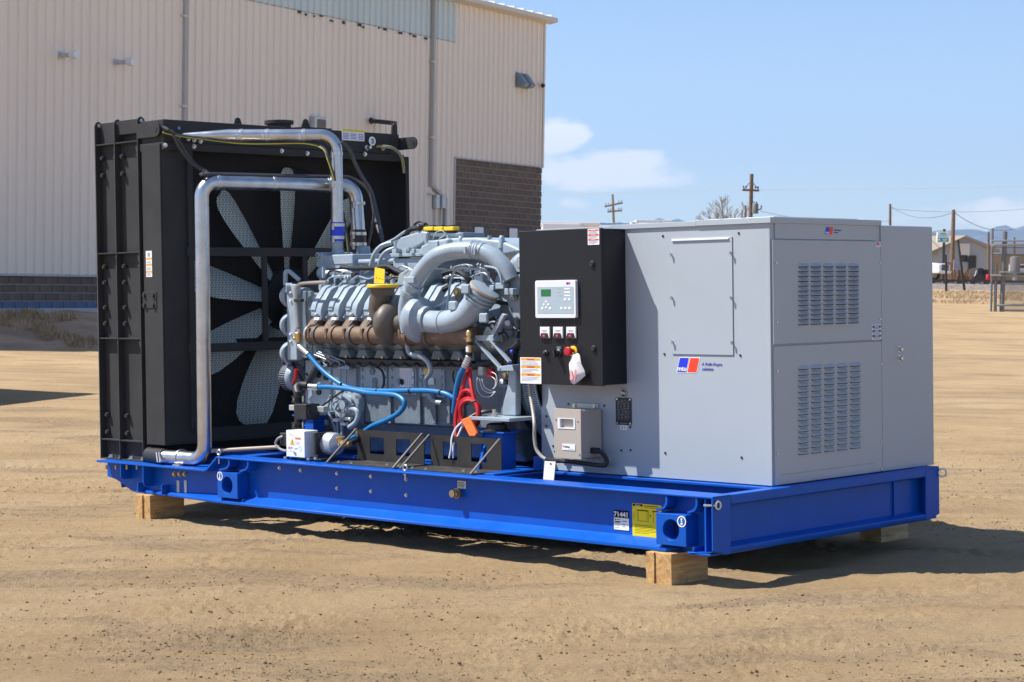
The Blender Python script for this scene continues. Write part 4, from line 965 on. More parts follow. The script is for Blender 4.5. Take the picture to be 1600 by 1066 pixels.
# bolts, eye bolts, plates on the near web
b = MB()
for u, v in ((527, 740), (527, 763), (580, 744.5), (580, 768), (635, 749), (635, 774), (437, 731), (470, 735)): b.hexbolt(P0(u, v, YW), (0, -1, 0), .0095, .010)
b.build('web_bolt', ZINC, near, smooth=30, kind='stuff')
def eye(c, nrm, par=fr, r=.017):
    c = v3(c); u = X if abs(v3(nrm).x) < .5 else Y
    w = Z
    m = MB(); m.tube(circ(c, u, w, r, 16), .0055, 6, close=True); m.cyl(c - Z * r, c - Z * (r + .06), .006, n=8); m.hexbolt(c - Z * (r + .015), -Z, .011, .012)
    return m.build('eye_bolt', ZINC, par)
eye(P0(342, 707, .03), Y); eye(P0(633, 731, .03), Y)
c = at(1122, 790, x=.012); m = MB(); m.tube(circ(c, Y, Z, .020, 18), .006, 6, close=True); m.cyl(c - X * .06 - Y * .045, c - X * 0 - Y * .01, .007, n=8); m.build('eye_bolt', ZINC, fr)
c = at(1470, 739, x=.02); m = MB(); m.tube(circ(c + Y * .02, (X + Y).normalized(), Z, .024, 18), .006, 6, close=True); m.build('eye_bolt', ZINC, fr)
c = P0(719, 770.5, YW); m = MB(); m.cyl(c, c - Y * .035, .020, n=16); m.hexbolt(c - Y * .03, (0, -1, 0), .024, .02); m.cyl(c - Y * .05 - X * .012, c - Y * .06 - X * .012, .022, n=16); m.build('drain_plug', mat('dull_bronze', (.36, .27, .16), .45, .7, var=.15), near)
a = P0(715.5, 763, YW)
pl = label_plate((a.x, YW - .0015, a.z), X, Z, -Y, .072, .046, ZINCP, near, 'data_plate', label='small metal data plate above the drain plug')
strips([(.006, .034, .05, .004), (.006, .026, .058, .003), (.006, .019, .052, .003), (.006, .012, .05, .003)], (a.x, YW - .0032, a.z), X, Z, -Y, INKB, pl, 'print_lines')
for u in (277, 288.5):
    a = P0(u, 771, YW); MB().box((a.x, YW - .005, a.z), (a.x + .030, YW, a.z + .092)).build('anchor_strip', ZINCP, near, bevel=.002)
b = MB()
for u in (273, 281, 289): b.hexbolt(P0(u, 741, YW), (0, -1, 0), .013, .014)
for u in (166, 181, 198, 214): b.cyl(P0(u, 727, .03), P0(u, 727, .03) - Z * .03, .008, n=8)
b.build('web_bolt', BRASS, near, kind='stuff')
# number label and yellow lifting notice on the near web
yl = YW
a, c = P0(960, 827, yl), P0(983, 799, yl); wl_, hl_ = c.x - a.x, c.z - a.z
n1 = label_plate((a.x, yl - .0016, a.z), X, Z, -Y, wl_, hl_, WHITE, near, 'number_label', label='white label headed 71441 in white on black')
strips([(0, hl_ * .62, wl_, hl_ * .38)], (a.x, yl - .0024, a.z), X, Z, -Y, INKB, n1, 'header_band')
text('71441', hl_ * .36, (a.x + wl_ * .5, yl - .0042, a.z + hl_ * .68), X, Z, WHITE, n1, bold=.03, align='CENTER', xs=1.12)
strips([(wl_ * .06, hl_ * .50, wl_ * .10, hl_ * .06), (wl_ * .2, hl_ * .51, wl_ * .25, hl_ * .03), (wl_ * .56, hl_ * .44, wl_ * .3, hl_ * .04), (wl_ * .06, hl_ * .30, wl_ * .3, hl_ * .02), (wl_ * .56, hl_ * .28, wl_ * .2, hl_ * .03), (wl_ * .06, hl_ * .2, wl_ * .34, hl_ * .02), (wl_ * .56, hl_ * .16, wl_ * .22, hl_ * .03), (wl_ * .06, hl_ * .1, wl_ * .3, hl_ * .02)], (a.x, yl - .0024, a.z), X, Z, -Y, INK, n1, 'print_lines')
strips([(wl_ * .06, hl_ * .37, wl_ * .38, hl_ * .07)], (a.x, yl - .0024, a.z), X, Z, -Y, YELLOWP, n1, 'highlight_band')
a, c = P0(989, 842, yl), P0(1034, 790, yl); wy, hy = c.x - a.x, c.z - a.z
n2 = label_plate((a.x, yl - .0016, a.z), X, Z, -Y, wy, hy, YELLOWP, near, 'lifting_notice', label='large yellow lifting notice with line drawing and red danger heading')
strips([(wy * .02, hy * .925, wy * .34, hy * .06)], (a.x, yl - .0024, a.z), X, Z, -Y, REDP, n2, 'danger_band')
text('DANGER', hy * .05, (a.x + wy * .10, yl - .0036, a.z + hy * .935), X, Z, WHITE, n2)
L = lambda x, y, w_, h_: (wy * x, hy * y, wy * w_, hy * h_)
strips([L(.40, .94, .5, .02), L(.42, .90, .45, .012), L(.16, .80, .40, .03), L(.16, .50, .012, .3), L(.20, .52, .012, .24), L(.50, .50, .012, .3), L(.55, .50, .012, .3), L(.20, .52, .3, .012), L(.70, .80, .2, .03), L(.72, .50, .012, .3), L(.90, .5, .012, .3), L(.60, .66, .04, .05), L(.08, .40, .6, .012), L(.08, .35, .8, .012), L(.08, .31, .8, .012), L(.08, .27, .74, .012), L(.08, .23, .8, .012), L(.08, .18, .5, .012), L(.42, .06, .2, .03), L(.06, .05, .08, .012), L(.05, .55, .014, .2)], (a.x, yl - .0024, a.z), X, Z, -Y, YDARK, n2, 'line_drawing')
# ================================================================== timber blocks
def timber(label, c, sx, sy, h, rot, n, m):
    th = thing('timber_block', label, 'timber', (c[0], c[1], 0), 'timbers carrying the base frame')
    R = Matrix.Rotation(rot, 3, 'Z'); rg = random.Random(int(abs(c[0]) * 100 + abs(c[1]) * 37))
    for i in range(n):
        w = sx / n; x0 = -sx / 2 + i * w
        b = MB(); hh = h - rg.uniform(0, .003); e0, e1 = rg.uniform(-.006, .006), rg.uniform(-.006, .006)
        b.box((x0 + .001, -sy / 2 + e0, -.02), (x0 + w - .001, sy / 2 + e1, hh))
        b.v = [R @ p + V((c[0], c[1], 0)) for p in b.v]; b.build('plank', m, th, bevel=.003)
def tc_(cu, cv, sx, sy, rot):
    p = at(cu, cv, z=0); R = Matrix.Rotation(rot, 3, 'Z'); o = R @ V((-sx / 2, sy / 2, 0)); return (p.x + o.x, p.y + o.y)
timber('pale pine timber block of three planks under the near right corner of the frame', tc_(1050, 914, .18, .30, -.02), .18, .30, ZB, -.02, 3, WOOD)
timber('pine timber block under the stepped left end of the frame below the radiator', tc_(234, 811, .16, .30, .0), .16, .30, ZB, 0, 2, WOOD)
timber('weathered cream timber block under the far right corner of the frame', tc_(1378, 847, .16, .30, .0), .16, .30, ZB, 0, 2, WOODO)
timber('timber block in deep shade under the far left end of the frame', (-5.0, 1.95), .14, .5, ZB, 0, 2, WOOD)

# ================================================================== radiator
YR = .10; YP = .152
rd = thing('radiator', 'tall black upright radiator with pale fan behind a mesh guard', 'radiator', (-5.3, 1.2, ZL))
def RX(u, v, y=YR): return at(u, v, y=y)
zr = [RX(170, v).z for v in (722, 687, 529, 396, 225)]       # horizontal ribs, bottom to top
xp = [RX(152, 460).x, RX(182, 460).x, RX(218, 460).x]          # three upright plates
ZTOP = 2.80; YB = 2.48; XF = -4.99; ZF0, ZF1 = .515, 2.645
for i, x in enumerate(xp):
    b = MB(); prof = [(YR, ZL), (YR, 2.82), (YR + .012, 2.845), (YR + .035, 2.855), (YR + .06, 2.84), (YR + .10, 2.74), (YR + .11, 2.66), (YB, 2.66), (YB, ZL)]
    b.prism([(x, py, pz) for py, pz in prof], (.010, 0, 0)); b.build('upright_plate', BLACK, rd, bevel=.0015)
    MB().cyl((x + .011, YR + .035, 2.825), (x + .0125, YR + .035, 2.825), .014, n=14).build('lifting_eye', WTRIM, rd)
for k in (0, 1):
    x0, x1 = xp[k] + .010, xp[k + 1]
    sec = list(zip(zr[:-1], zr[1:])) + [(zr[-1], 2.60)]
    for z0, z1 in list(zip(zr[:-1], zr[1:])): MB().box((x0, YP, z0 + .004), (x1, YP + .01, z1 - .004)).build('side_panel', BLACK, rd, bevel=.001)
    for z in zr[1:]: MB().box((x0, YR + .004, z - .005), (x1, YP + .01, z + .005)).build('cross_rib', BLACK, rd, bevel=.001)
    MB().box((x0, YR + .004, ZL), (x1, YP + .01, ZL + .010)).build('cross_rib', BLACK, rd, bevel=.001)
    MB().box((x0, YP - (.025 if k else .005), zr[-1] + (.06 if k else .01)), (x1, YP + .005 - (.02 if k else -.0), 2.84)).build('top_panel', BLACK, rd, bevel=.001)
    bb = MB()
    for v in (246, 273, 417, 442, 481, 506, 649, 676):
        z = RX(170, v).z
        for f in (.17, .88): bb.cyl((x0 + (x1 - x0) * f, YP, z), (x0 + (x1 - x0) * f, YP - .034, z), .0125, n=8); bb.hexbolt((x0 + (x1 - x0) * f, YP - .012, z), (0, -1, 0), .019, .014, False)
    bb.build('panel_bolt', BLACK, rd, smooth=30, kind='stuff')
    bb = MB()
    for f in (.25, .8): bb.hexbolt((x0 + (x1 - x0) * f, YR + .05, ZL + .01), Z, .02, .02)
    bb.build('foot_bolt', ZINC, rd, kind='stuff')
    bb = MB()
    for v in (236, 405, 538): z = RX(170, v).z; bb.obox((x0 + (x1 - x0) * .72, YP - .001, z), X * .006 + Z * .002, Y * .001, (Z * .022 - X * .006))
    bb.build('glint_mark', mat('paint_glint', (.16, .16, .16), .3), rd, smooth=0, kind='stuff')  # pale slanted slivers: glints on the black panels, painted in grey
b = MB()
for u, v in ((152, 258), (152.5, 330), (153, 443), (154, 487), (155.5, 592), (157, 680)): c = RX(u + 1, v, YR + .03); b.ball((xp[0] - .004, c.y, c.z), .012)
b.build('rivet', ZINC, rd, kind='stuff')
MB().box((xp[0] - .045, YR + .03, ZL + .06), (xp[0] - .033, YR + .06, 2.62)).build('edge_strip', ZINCP, rd, smooth=0)
# two core blocks
MB().box((xp[0] + .011, YP + .02, ZL + .05), (xp[1] - .002, YB - .02, 2.65)).build('core', FIN, rd, smooth=0)
MB().box((xp[1] + .011, YP + .02, ZL + .05), (xp[2] - .002, YB - .02, 2.65)).build('core', FIN, rd, smooth=0)
for x0, x1 in ((xp[0] + .01, xp[1]), (xp[1] + .01, xp[2])): MB().box((x0, YP + .02, 2.652), (x1, YB - .01, 2.80)).build('core_tank', BLACK, rd, bevel=.006)
# fan shroud: side box, face frame, ring
XS = -5.21
sh = MB().box((XS, YR, ZF0), (XF, YR + .012, ZF1)).build('fan_shroud', BLACK, rd, bevel=.004)
MB().box((XS, YB - .012, ZF0), (XF, YB, ZF1)).build('shroud_side', BLACK, sh, bevel=.003)
MB().box((XS, YR + .012, ZF1 - .012), (XF, YB - .012, ZF1)).build('shroud_top', BLACK, sh, bevel=.003)
MB().box((XS, YR + .012, ZF0), (XF, YB - .012, ZF0 + .012)).build('shroud_floor', BLACK, sh, bevel=.003)
YO0, YO1, ZO0, ZO1 = .335, 2.44, .62, 2.60
b = MB(); b.ringplate([(XF, YR + .013, ZF0 + .013), (XF, YB - .013, ZF0 + .013), (XF, YB - .013, ZF1 - .013), (XF, YR + .013, ZF1 - .013)], [(XF, YO0, ZO0), (XF, YO1, ZO0), (XF, YO1, ZO1), (XF, YO0, ZO1)], (-.010, 0, 0)); b.build('shroud_face', BLACK, sh, smooth=0)
FC = V((-5.14, 1.34, 1.525)); FR = 1.0
b = MB(); hole_plate(b, (XS + .004, YR + .014, ZF0 + .014), Y, Z, YB - YR - .028, ZF1 - ZF0 - .028, FC.y - YR - .014, FC.z - ZF0 - .014, FR + .03, (.008, 0, 0), 64); b.build('shroud_ring', BLACK, sh)
fan = thing  # (name kept free)
fn = MB().lathe((FC.x - .03, FC.y, FC.z), X, [(.20, 0), (.24, .02), (.24, .09), (.16, .12), (.10, .16), (.10, .22), (.07, .23)], 28).build('fan', INKB, rd)
for k in range(9):
    a = math.radians(88 + 40 * k); ra = V((0, math.cos(a), math.sin(a))); ta = V((0, -math.sin(a), math.cos(a)))
    b = MB(); R = []
    for f, w in ((0, .070), (.2, .098), (.4, .122), (.6, .138), (.8, .140), (.92, .122), (.98, .085), (1, .05)):
        r = .22 + (FR - .22) * f; pit = math.radians(38 - 14 * f); ch = (ta * math.cos(pit) + X * math.sin(pit))
        c = FC + ra * r; nrm = (X * math.cos(pit) - ta * math.sin(pit))
        R.append([c - ch * w - nrm * .000, c - ch * w * .3 + nrm * .014, c + ch * w * .5 + nrm * .014, c + ch * w, c + ch * w * .5 + nrm * .006, c - ch * w * .3 + nrm * .006])
    b.rings(R); b.build('blade', BLADE, fn, smooth=50)
# guard: expanded mesh of tall slots
gd = MB()
pit = .0125; yy = YO0; xg = XF + .004; col = 0
nz_ = 58; dz = (ZO1 - ZO0) / nz_
while yy < YO1:
    gd.add([(xg, yy, ZO0), (xg, yy + .0036, ZO0), (xg, yy + .0036, ZO1), (xg, yy, ZO1)], [(0, 1, 2, 3)])
    o = .5 * dz if col % 2 else 0
    for k in range(nz_):
        z = ZO0 + k * dz + o; gd.add([(xg, yy + .0036, z), (xg, yy + pit, z), (xg, yy + pit, z + .0040), (xg, yy + .0036, z + .0040)], [(0, 1, 2, 3)])
    yy += pit; col += 1
g = gd.build('fan_guard', GUARD, rd, smooth=0); g['kind'] = 'stuff'
for z in (at(400, 394, x=XF).z, at(400, 541, x=XF).z): MB().box((XF + .008, YO0 - .03, z - .032), (XF + .030, YO1 + .03, z + .032)).build('guard_rail', BLACK, rd, bevel=.003)
for u in (297, 411, 474): 
    y = at(u, 440, x=XF).y; MB().box((XF + .006, y - .022, 1.20 if u > 300 else .62), (XF + .028, y + .022, 1.88 if u > 300 else 2.60)).build('guard_upright', BLACK, rd, bevel=.003)
MB().box((XF - .15, FC.y - .5, 1.19), (XF - .06, FC.y + .5, 1.25)).build('bearing_support', BLACK, rd, bevel=.003)
MB().obox((XF + .06, FC.y + .05, 1.50), X * .06, Y * .22, Z * .17).build('bearing_housing', INKB, rd, bevel=.03)
# top tank and its fittings
XT = XF + .02
tk = MB().box((xp[2] + .03, YR + .02, 2.655), (XT, 2.36, 2.815)).build('top_tank', BLACK, rd, bevel=.006)
MB().box((xp[2] + .02, YR + .012, 2.60), (XT + .012, 2.40, 2.654)).build('tank_flange', BLACK, tk, bevel=.003)
b = MB(); rg = random.Random(3)
for u, v in ((258, 227), (303, 229), (294, 217), (303, 219), (313, 221), (278, 215), (440, 236), (480, 240), (598, 232), (570, 241)): b.hexbolt(at(u, v, x=XT + .012), X, .013, .014)
b.build('tank_bolt', ZINC, tk, kind='stuff')
def tab(u, v, w=.05, h=.05):
    p = at(u, v, x=XT - .05); b = MB(); pr = [p + Y * -w + Z * -h, p + Y * w + Z * -h] + [p + Y * math.cos(a) * w * .6 + Z * math.sin(a) * h * .7 for a in (0, .8, 1.57, 2.3, 3.14)]
    b.prism(pr, (-.012, 0, 0)); b.build('lifting_tab', BLACK, rd, smooth=0)
tab(372, 191); tab(478, 193); 
p = at(436, 196, x=XT - .12); MB().lathe((p.x, p.y, 2.815), Z, [(.09, 0), (.09, .03), (.11, .03), (.11, .055), (.05, .06)], 18).build('filler_cap', BLACK, rd)
MB().box((p.x - .2, p.y + .15, 2.815), (XT - .04, p.y + .45, 2.83)).build('tank_cover', BLACK, rd, bevel=.003)
p = at(613, 212, x=XT); MB().prism([(XT + .004, p.y - .03, 2.64), (XT + .004, p.y + .05, 2.64), (XT + .004, p.y + .05, 2.88), (XT + .004, p.y + .03, 2.90), (XT + .004, p.y - .0, 2.88)], (-.012, 0, 0)).build('lifting_tab', BLACK, rd, smooth=0)
p = at(579, 221, x=XT); MB().lathe(p, X, [(.035, 0), (.035, .02), (.022, .02), (.022, .004)], 18).build('sight_port', ZINC, rd)
p = at(571, 231, x=XT); MB().lathe(p, X, [(.02, 0), (.022, .02), (.012, .03), (.012, .06)], 12).build('drain_cock', ZINC, rd)
def arm(u0, v0, u1, v1, y, h, x=None):
    a, c = (at(u0, v0, y=y), at(u1, v1, y=y)); z = (a.z + c.z) / 2; x0, x1 = a.x, c.x - h / 2
    pr = [(x0, y, z - h / 2), (x1, y, z - h / 2)] + [(x1 + h / 2 * math.cos(t), y, z + h / 2 * math.sin(t)) for t in np.linspace(-1.3, 1.3, 8)] + [(x1, y, z + h / 2), (x0, y, z + h / 2)]
    o = MB().prism(pr, (0, .012, 0)).build('lifting_arm', BLACK, rd, bevel=.0015)
    MB().cyl((x1 + .01, y - .001, z), (x1 + .01, y - .003, z), .016, n=14).build('pin_hole', INKB, o)
arm(213, 204, 249, 203, YR - .002, .105)
arm(604, 225, 651, 225, 2.37, .095)
# labels on the radiator
a, c = at(229, 433, y=YR), at(237.5, 392, y=YR)
wl2, hl2 = c.x - a.x, c.z - a.z
s_ = label_plate((a.x, YR - .0012, a.z), X, Z, -Y, wl2, hl2, WHITE, sh, 'warning_label', label='narrow white warning label with orange bands')
strips([(wl2 * .05, hl2 * f, wl2 * .9, hl2 * .07) for f in (.17, .44, .67)], (a.x, YR - .0028, a.z), X, Z, -Y, ORANGEP, s_, 'orange_band')
strips([(wl2 * .1, hl2 * f, wl2 * .75, hl2 * .015) for f in (.05, .09, .13, .28, .32, .37, .54, .58)] + [(wl2 * .3, hl2 * .78, wl2 * .4, hl2 * .15)], (a.x, YR - .0028, a.z), X, Z, -Y, INK, s_, 'print_lines')
a, c = at(224, 482, y=YR), at(245, 456, y=YR)
pt_ = MB().box((a.x, YR - .005, a.z), (c.x, YR, c.z)).build('cover_plate', BLACK, sh, bevel=.002)
b = MB()
for fx in (.15, .8):
    for fz in (.2, .8): b.hexbolt((a.x + (c.x - a.x) * fx, YR - .005, a.z + (c.z - a.z) * fz), (0, -1, 0), .014, .014)
b.build('cover_bolt', BLACK, pt_, smooth=30, kind='stuff')
a, c = at(534, 219, x=XT), at(569, 208, x=XT)
s_ = label_plate((XT + .0012, a.y, a.z), Y, Z, X, c.y - a.y, .085, WHITE, tk, 'caution_label', label='white caution label with yellow heading on the top tank')
strips([(0, .068, c.y - a.y, .017)], (XT + .0028, a.y, a.z), Y, Z, X, YELLOWP, s_, 'yellow_band')
strips([((c.y - a.y) * (.05 + .33 * k), z, (c.y - a.y) * .26, .005) for k in range(3) for z in (.012, .024, .036, .048)], (XT + .0028, a.y, a.z), Y, Z, X, INKBLUE, s_, 'print_lines')
b = MB()
for v in (300, 430, 560): pass
# ================================================================== generator enclosure
HX0, HX1, HY0, HY1, HZ = -1.8208, -.0736, .6203, 2.2388, 1.9485
SPY = 1.683
en = thing('generator_enclosure', 'large pale grey sheet metal generator enclosure with louvred end panels', 'enclosure', (-.95, 1.4, ZT))
bd = MB().box((HX0, HY0, ZT), (HX1 - .004, HY1, HZ - .02)).build('body', GREY, en, bevel=.004)
MB().box((HX1 - .0035, SPY + .004, ZT + .002), (HX1 + .004, HY1 - .001, HZ - .024)).build('end_panel', GREY, en, bevel=.001)
roofs = ((HX0 - .01, -1.23, HZ - .004, .0), (-1.228, at(1089, 349, y=HY0).x, HZ + .004, .006), (at(1089, 349, y=HY0).x + .002, HX1 + .012, HZ + .0085, .014))
for x0, x1, z, e in roofs: MB().box((x0, HY0 - .010 - e * .3, z - .026 - e * .4), (x1, SPY if x1 > HX1 else HY1, z)).build('roof_panel', GREY, en, bevel=.002)
MB().box((-.62, HY0 + .15, HZ + .0086), (-.16, SPY - .1, HZ + .019)).build('roof_hatch', GREY, en, bevel=.004)
b = MB()
for x in (-1.5, -1.1, -.9, -.45, -.3): b.hexbolt((x, HY0 + .05, HZ + .006), Z, .012, .012)
b.build('roof_bolt', ZINC, en, kind='stuff')
def F(u, v): return at(u, v, y=HY0)
# access cover on the long side
a, c = F(1051, 553.5), F(1144.5, 369.5)
ac = MB().box((a.x, HY0 - .006, a.z), (c.x, HY0 - .0005, c.z)).build('access_cover', GREY, en, bevel=.0015)
MB().prism([(a.x + .01, HY0 - .0062, c.z - .004), (c.x - .02, HY0 - .0062, c.z - .004), (c.x - .02, HY0 - .0135, c.z - .012), (a.x + .01, HY0 - .0135, c.z - .012)], (0, 0, -.004)).build('folded_lip', GREY, ac, smooth=0)
b = MB()
for u, v in ((1050, 397), (1143, 394.5), (1051, 464.5), (1143.5, 464.5), (1052, 533.5), (1145, 534.5)):
    p = F(u, v) - Y * .006; b.cyl(p, p - Y * .012, .005, n=8); b.obox(p - Y * .014 + X * .002 - Z * .004, X * .004, Y * .003, Z * .012)
b.build('quarter_turn_clip', ZINC, ac, kind='stuff')
b = MB()
for u, v in ((1036, 369), (1154.5, 364.5), (1038.5, 553.5), (1157, 555.5), (1039.7, 707.9), (1159, 715), (971, 704), (888.5, 631.5), (944.5, 634), (864.5, 697), (985, 667.5), (854, 650.5), (854, 665.5), (985.5, 703.5)): b.cyl(F(u, v) + Y * .002, F(u, v) - Y * .004, .0068, n=10)
b.build('side_screw', INKB, en, kind='stuff')
def logo(o, xd, nd, h, par, small=False):
    """two slanted rounded blocks and the byline."""
    xd, nd = v3(xd), v3(nd); w = h * .80; sh = .28
    for i, m in enumerate((LOGOB, LOGOR)):
        q = o + xd * (i * (w + h * .13))
        mg = h * .045
        if not small: MB().prism(rrect(q - xd * mg * 1.2 - Z * mg, xd, Z, w + 2 * mg, h + 2 * mg, h * .1, shear=sh), nd * .0006).build('logo_border', WHITE, par, smooth=0)
        bk = MB().prism(rrect(q + nd * .0006, xd, Z, w, h, h * .075, shear=sh), nd * .0006).build('logo_block', m, par, smooth=0)
        if i == 0: text('mtu', h * .46, q + nd * .0016 + xd * (w * .06) + Z * h * .10, xd, Z, WHITE, par, bold=.025, xs=1.12)
    q = o + xd * (2 * w + h * .62)
    text('A Rolls-Royce\nsolution', h * .30, q + nd * .0008 + Z * h * .50, xd, Z, INKBLUE, par, space=1.12, xs=1.02)
a, c = F(1058, 581.5), F(1058, 559)
logo(V((a.x, HY0 - .0008, a.z)), X, -Y, c.z - a.z, en)
# black rating plate, round mark, small white label
a, c = F(963, 663.5), F(987, 622)
pw, ph = c.x - a.x, c.z - a.z
rp = label_plate((a.x, HY0 - .002, a.z), X, Z, -Y, pw, ph, INKB, en, 'rating_plate', .002, .008)
rg = random.Random(9); rows = []
for i in range(13):
    yv = ph * (.90 - i * .058); xx = .12 if i else .35
    while xx < .82: ww = rg.uniform(.06, .2); rows.append((pw * xx, yv, pw * min(ww, .86 - xx), ph * .016)); xx += ww + rg.uniform(.05, .14)
rows.append((pw * .28, ph * .05, pw * .45, ph * .018))
strips(rows, (a.x, HY0 - .0042, a.z), X, Z, -Y, INK, rp, 'print_lines')
b = MB()
for fx in (.09, .91):
    for fz in (.06, .94): p = V((a.x + pw * fx, HY0 - .002, a.z + ph * fz)); b.cyl(p, p - Y * .003, .006, n=8)
b.build('rivet', ZINC, rp, kind='stuff')
c = F(974.5, 614.6) - Y * .0006; 
em = MB().prism(circ(c, X, Z, .030), (0, -.001, 0)).build('round_mark', INKB, en, smooth=0)
MB().ringplate(circ(c - Y * .0012, X, Z, .026), circ(c - Y * .0012, X, Z, .0225), (0, -.0006, 0)).build('mark_ring', WHITE, em, smooth=0)
text('PN', .026, (c.x - .017, HY0 - .003, c.z - .009), X, Z, WHITE, em, bold=.02, xs=.95)
a, c = F(969.5, 671.5), F(980.5, 665)
s_ = label_plate((a.x, HY0 - .0012, a.z), X, Z, -Y, c.x - a.x, c.z - a.z, WHITE, en, 'small_label')
w_, h_ = c.x - a.x, c.z - a.z
strips([(w_ * .2, h_ * .2, w_ * .18, h_ * .6), (w_ * .55, h_ * .25, w_ * .3, h_ * .1), (w_ * .55, h_ * .45, w_ * .3, h_ * .1), (w_ * .55, h_ * .65, w_ * .3, h_ * .1)], (a.x, HY0 - .0028, a.z), X, Z, -Y, INK, s_, 'print_lines')
# end face: header, two louvred doors
def E(u, v): return at(u, v, x=HX1)
def slab(name, u0, v0, u1, v1, t, m=GREY, par=en, bev=.0015):
    a, c = E(u0, v0), E(u1, v1); return MB().box((HX1 - .0035, a.y, c.z if c.z < a.z else a.z), (HX1 + t, c.y, a.z if c.z < a.z else c.z)).build(name, m, par, bevel=bev)
yA, yB = E(1207.5, 560).y, SPY - .006
def zE(v, u=1290): return E(u, v).z
zh0, zh1 = E(1290, 374.5).z, E(1290, 347.5).z
hd = MB().box((HX1 - .0035, yA + .028, zh0), (HX1 + .004, yB - .045, zh1)).build('header_panel', GREY, en, bevel=.0015)
zs = E(1290, 536).z
up = MB().box((HX1 - .0035, yA, zs + .0055), (HX1 + .009, yB, zh0 - .0055)).build('upper_vent_door', GREY, en, bevel=.002)
lo = MB().box((HX1 - .0035, yA + .004, ZT + .004), (HX1 + .009, yB, zs - .0055)).build('lower_vent_door', GREY, en, bevel=.002)
p0, p1 = E(1218, 743), E(1370, 722)
MB().box((HX1 + .0092, p0.y, (p0.z + p1.z) / 2 - .002), (HX1 + .0098, p1.y - .03, (p0.z + p1.z) / 2 + .002)).build('fold_line', INK, lo, smooth=0)
louv = None
def louvre_mesh(w, h, t):
    b = MB(); n = 6
    # pressed scoop: closed at the top and sides, open underneath
    ys = [-w / 2, -w / 2 + .012] + [w / 2 - .012, w / 2]
    prof = lambda k: (0 if k in (0, 3) else t)
    top = [(0, y, h / 2) for y in ys]; mid = [(prof(k) * .55, y, 0) for k, y in enumerate(ys)]; bot = [(prof(k), y, -h / 2) for k, y in enumerate(ys)]
    b.add(top + mid + bot, [(k, k + 1, k + 5, k + 4) for k in range(3)] + [(4 + k, 5 + k, 9 + k, 8 + k) for k in range(3)])
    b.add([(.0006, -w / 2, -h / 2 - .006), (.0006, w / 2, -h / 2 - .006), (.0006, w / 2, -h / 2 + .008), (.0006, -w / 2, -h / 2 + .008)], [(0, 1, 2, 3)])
    return b
lm = {}
def louvres(par, cols, v0, v1, n, off):
    for u0, u1 in cols:
        for k in range(n):
            a, c = E(u0, (v0 + (v1 - v0) * (k + .5) / n)), E(u1, (v0 + (v1 - v0) * (k + .5) / n))
            zc = E(1290, v0 + (v1 - v0) * (k + .5) / n).z
            w = c.y - a.y; h = abs(E(1290, v0).z - E(1290, v1).z) / n
            key = (round(w, 3), n)
            if key not in lm:
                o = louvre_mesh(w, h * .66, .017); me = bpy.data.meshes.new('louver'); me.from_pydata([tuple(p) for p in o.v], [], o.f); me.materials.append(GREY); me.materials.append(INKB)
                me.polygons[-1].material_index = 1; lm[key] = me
            o = bpy.data.objects.new('louver', lm[key]); COL.objects.link(o); o.parent = par; OFF[o.name] = OFF[par.name]
            o.location = V((HX1 + .0092, (a.y + c.y) / 2, zc)) - OFF[par.name]
cs = [(1245 + 19.6 * k, 1261 + 19.6 * k) for k in range(5)]
louvres(up, cs, 410.5, 506.5, 13, 0)
cs = [(1245 + 20.3 * k, 1261 + 20.3 * k) for k in range(5)]
louvres(lo, cs, 567, 706, 16, 0)
b = MB()
for u, v in ((1210.5, 411), (1211.5, 503.5), (1373, 411), (1373.5, 498.5), (1212, 579.5), (1374.5, 569), (1213, 709), (1374.5, 690), (1375, 733)):
    p = E(u, v); b.cyl((HX1 + .008, min(max(p.y, yA + .012), yB - .012), p.z), (HX1 + .014, min(max(p.y, yA + .012), yB - .012), p.z), .007, n=10)
b.build('door_screw', ZINC, en, kind='stuff')
for v in (546, 560):
    p = at(1405, v, x=HX1); m = MB(); m.lathe(p, X, [(.020, 0), (.020, .004), (.013, .005), (.013, .02), (.010, .024)], 14); m.build('panel_latch', ZINC, en)
a = E(1288, 366); logo(V((HX1 + .0046, a.y, a.z)), Y, X, E(1288, 355).z - a.z, hd, True)
a, c = E(1366, 386), E(1373.5, 378); s_ = label_plate((HX1 + .0095, a.y, a.z), Y, Z, X, c.y - a.y, c.z - a.z, WHITE, up, 'flag_sticker'); w_, h_ = c.y - a.y, c.z - a.z
strips([(w_ * .1, h_ * .12 * k + h_ * .08, w_ * .8, h_ * .06) for k in range(1, 7)], (HX1 + .0112, a.y, a.z), Y, Z, X, REDP, s_, 'red_stripe'); strips([(w_ * .1, h_ * .5, w_ * .38, h_ * .4)], (HX1 + .0122, a.y, a.z), Y, Z, X, INKBLUE, s_, 'blue_field')
a, c = E(1360, 531), E(1374, 507); w_, h_ = SPY - .012 - a.y, c.z - a.z
s_ = label_plate((HX1 + .0095, a.y, a.z), Y, Z, X, w_, h_, WHITE, up, 'notice_label')
strips([(w_ * .04, h_ * f, w_ * .92, h_ * .16) for f in (.16, .48, .78)], (HX1 + .0112, a.y, a.z), Y, Z, X, mat('notice_blue', (.03, .09, .30), .5), s_, 'blue_band')
strips([(w_ * .1, h_ * f, w_ * .75, h_ * .03) for f in (.06, .10, .36, .41, .68, .72)] , (HX1 + .0112, a.y, a.z), Y, Z, X, INK, s_, 'print_lines')
strips([(w_ * .3, h_ * f, w_ * .4, h_ * .06) for f in (.21, .53, .83)] , (HX1 + .0122, a.y, a.z), Y, Z, X, WHITE, s_, 'heading')
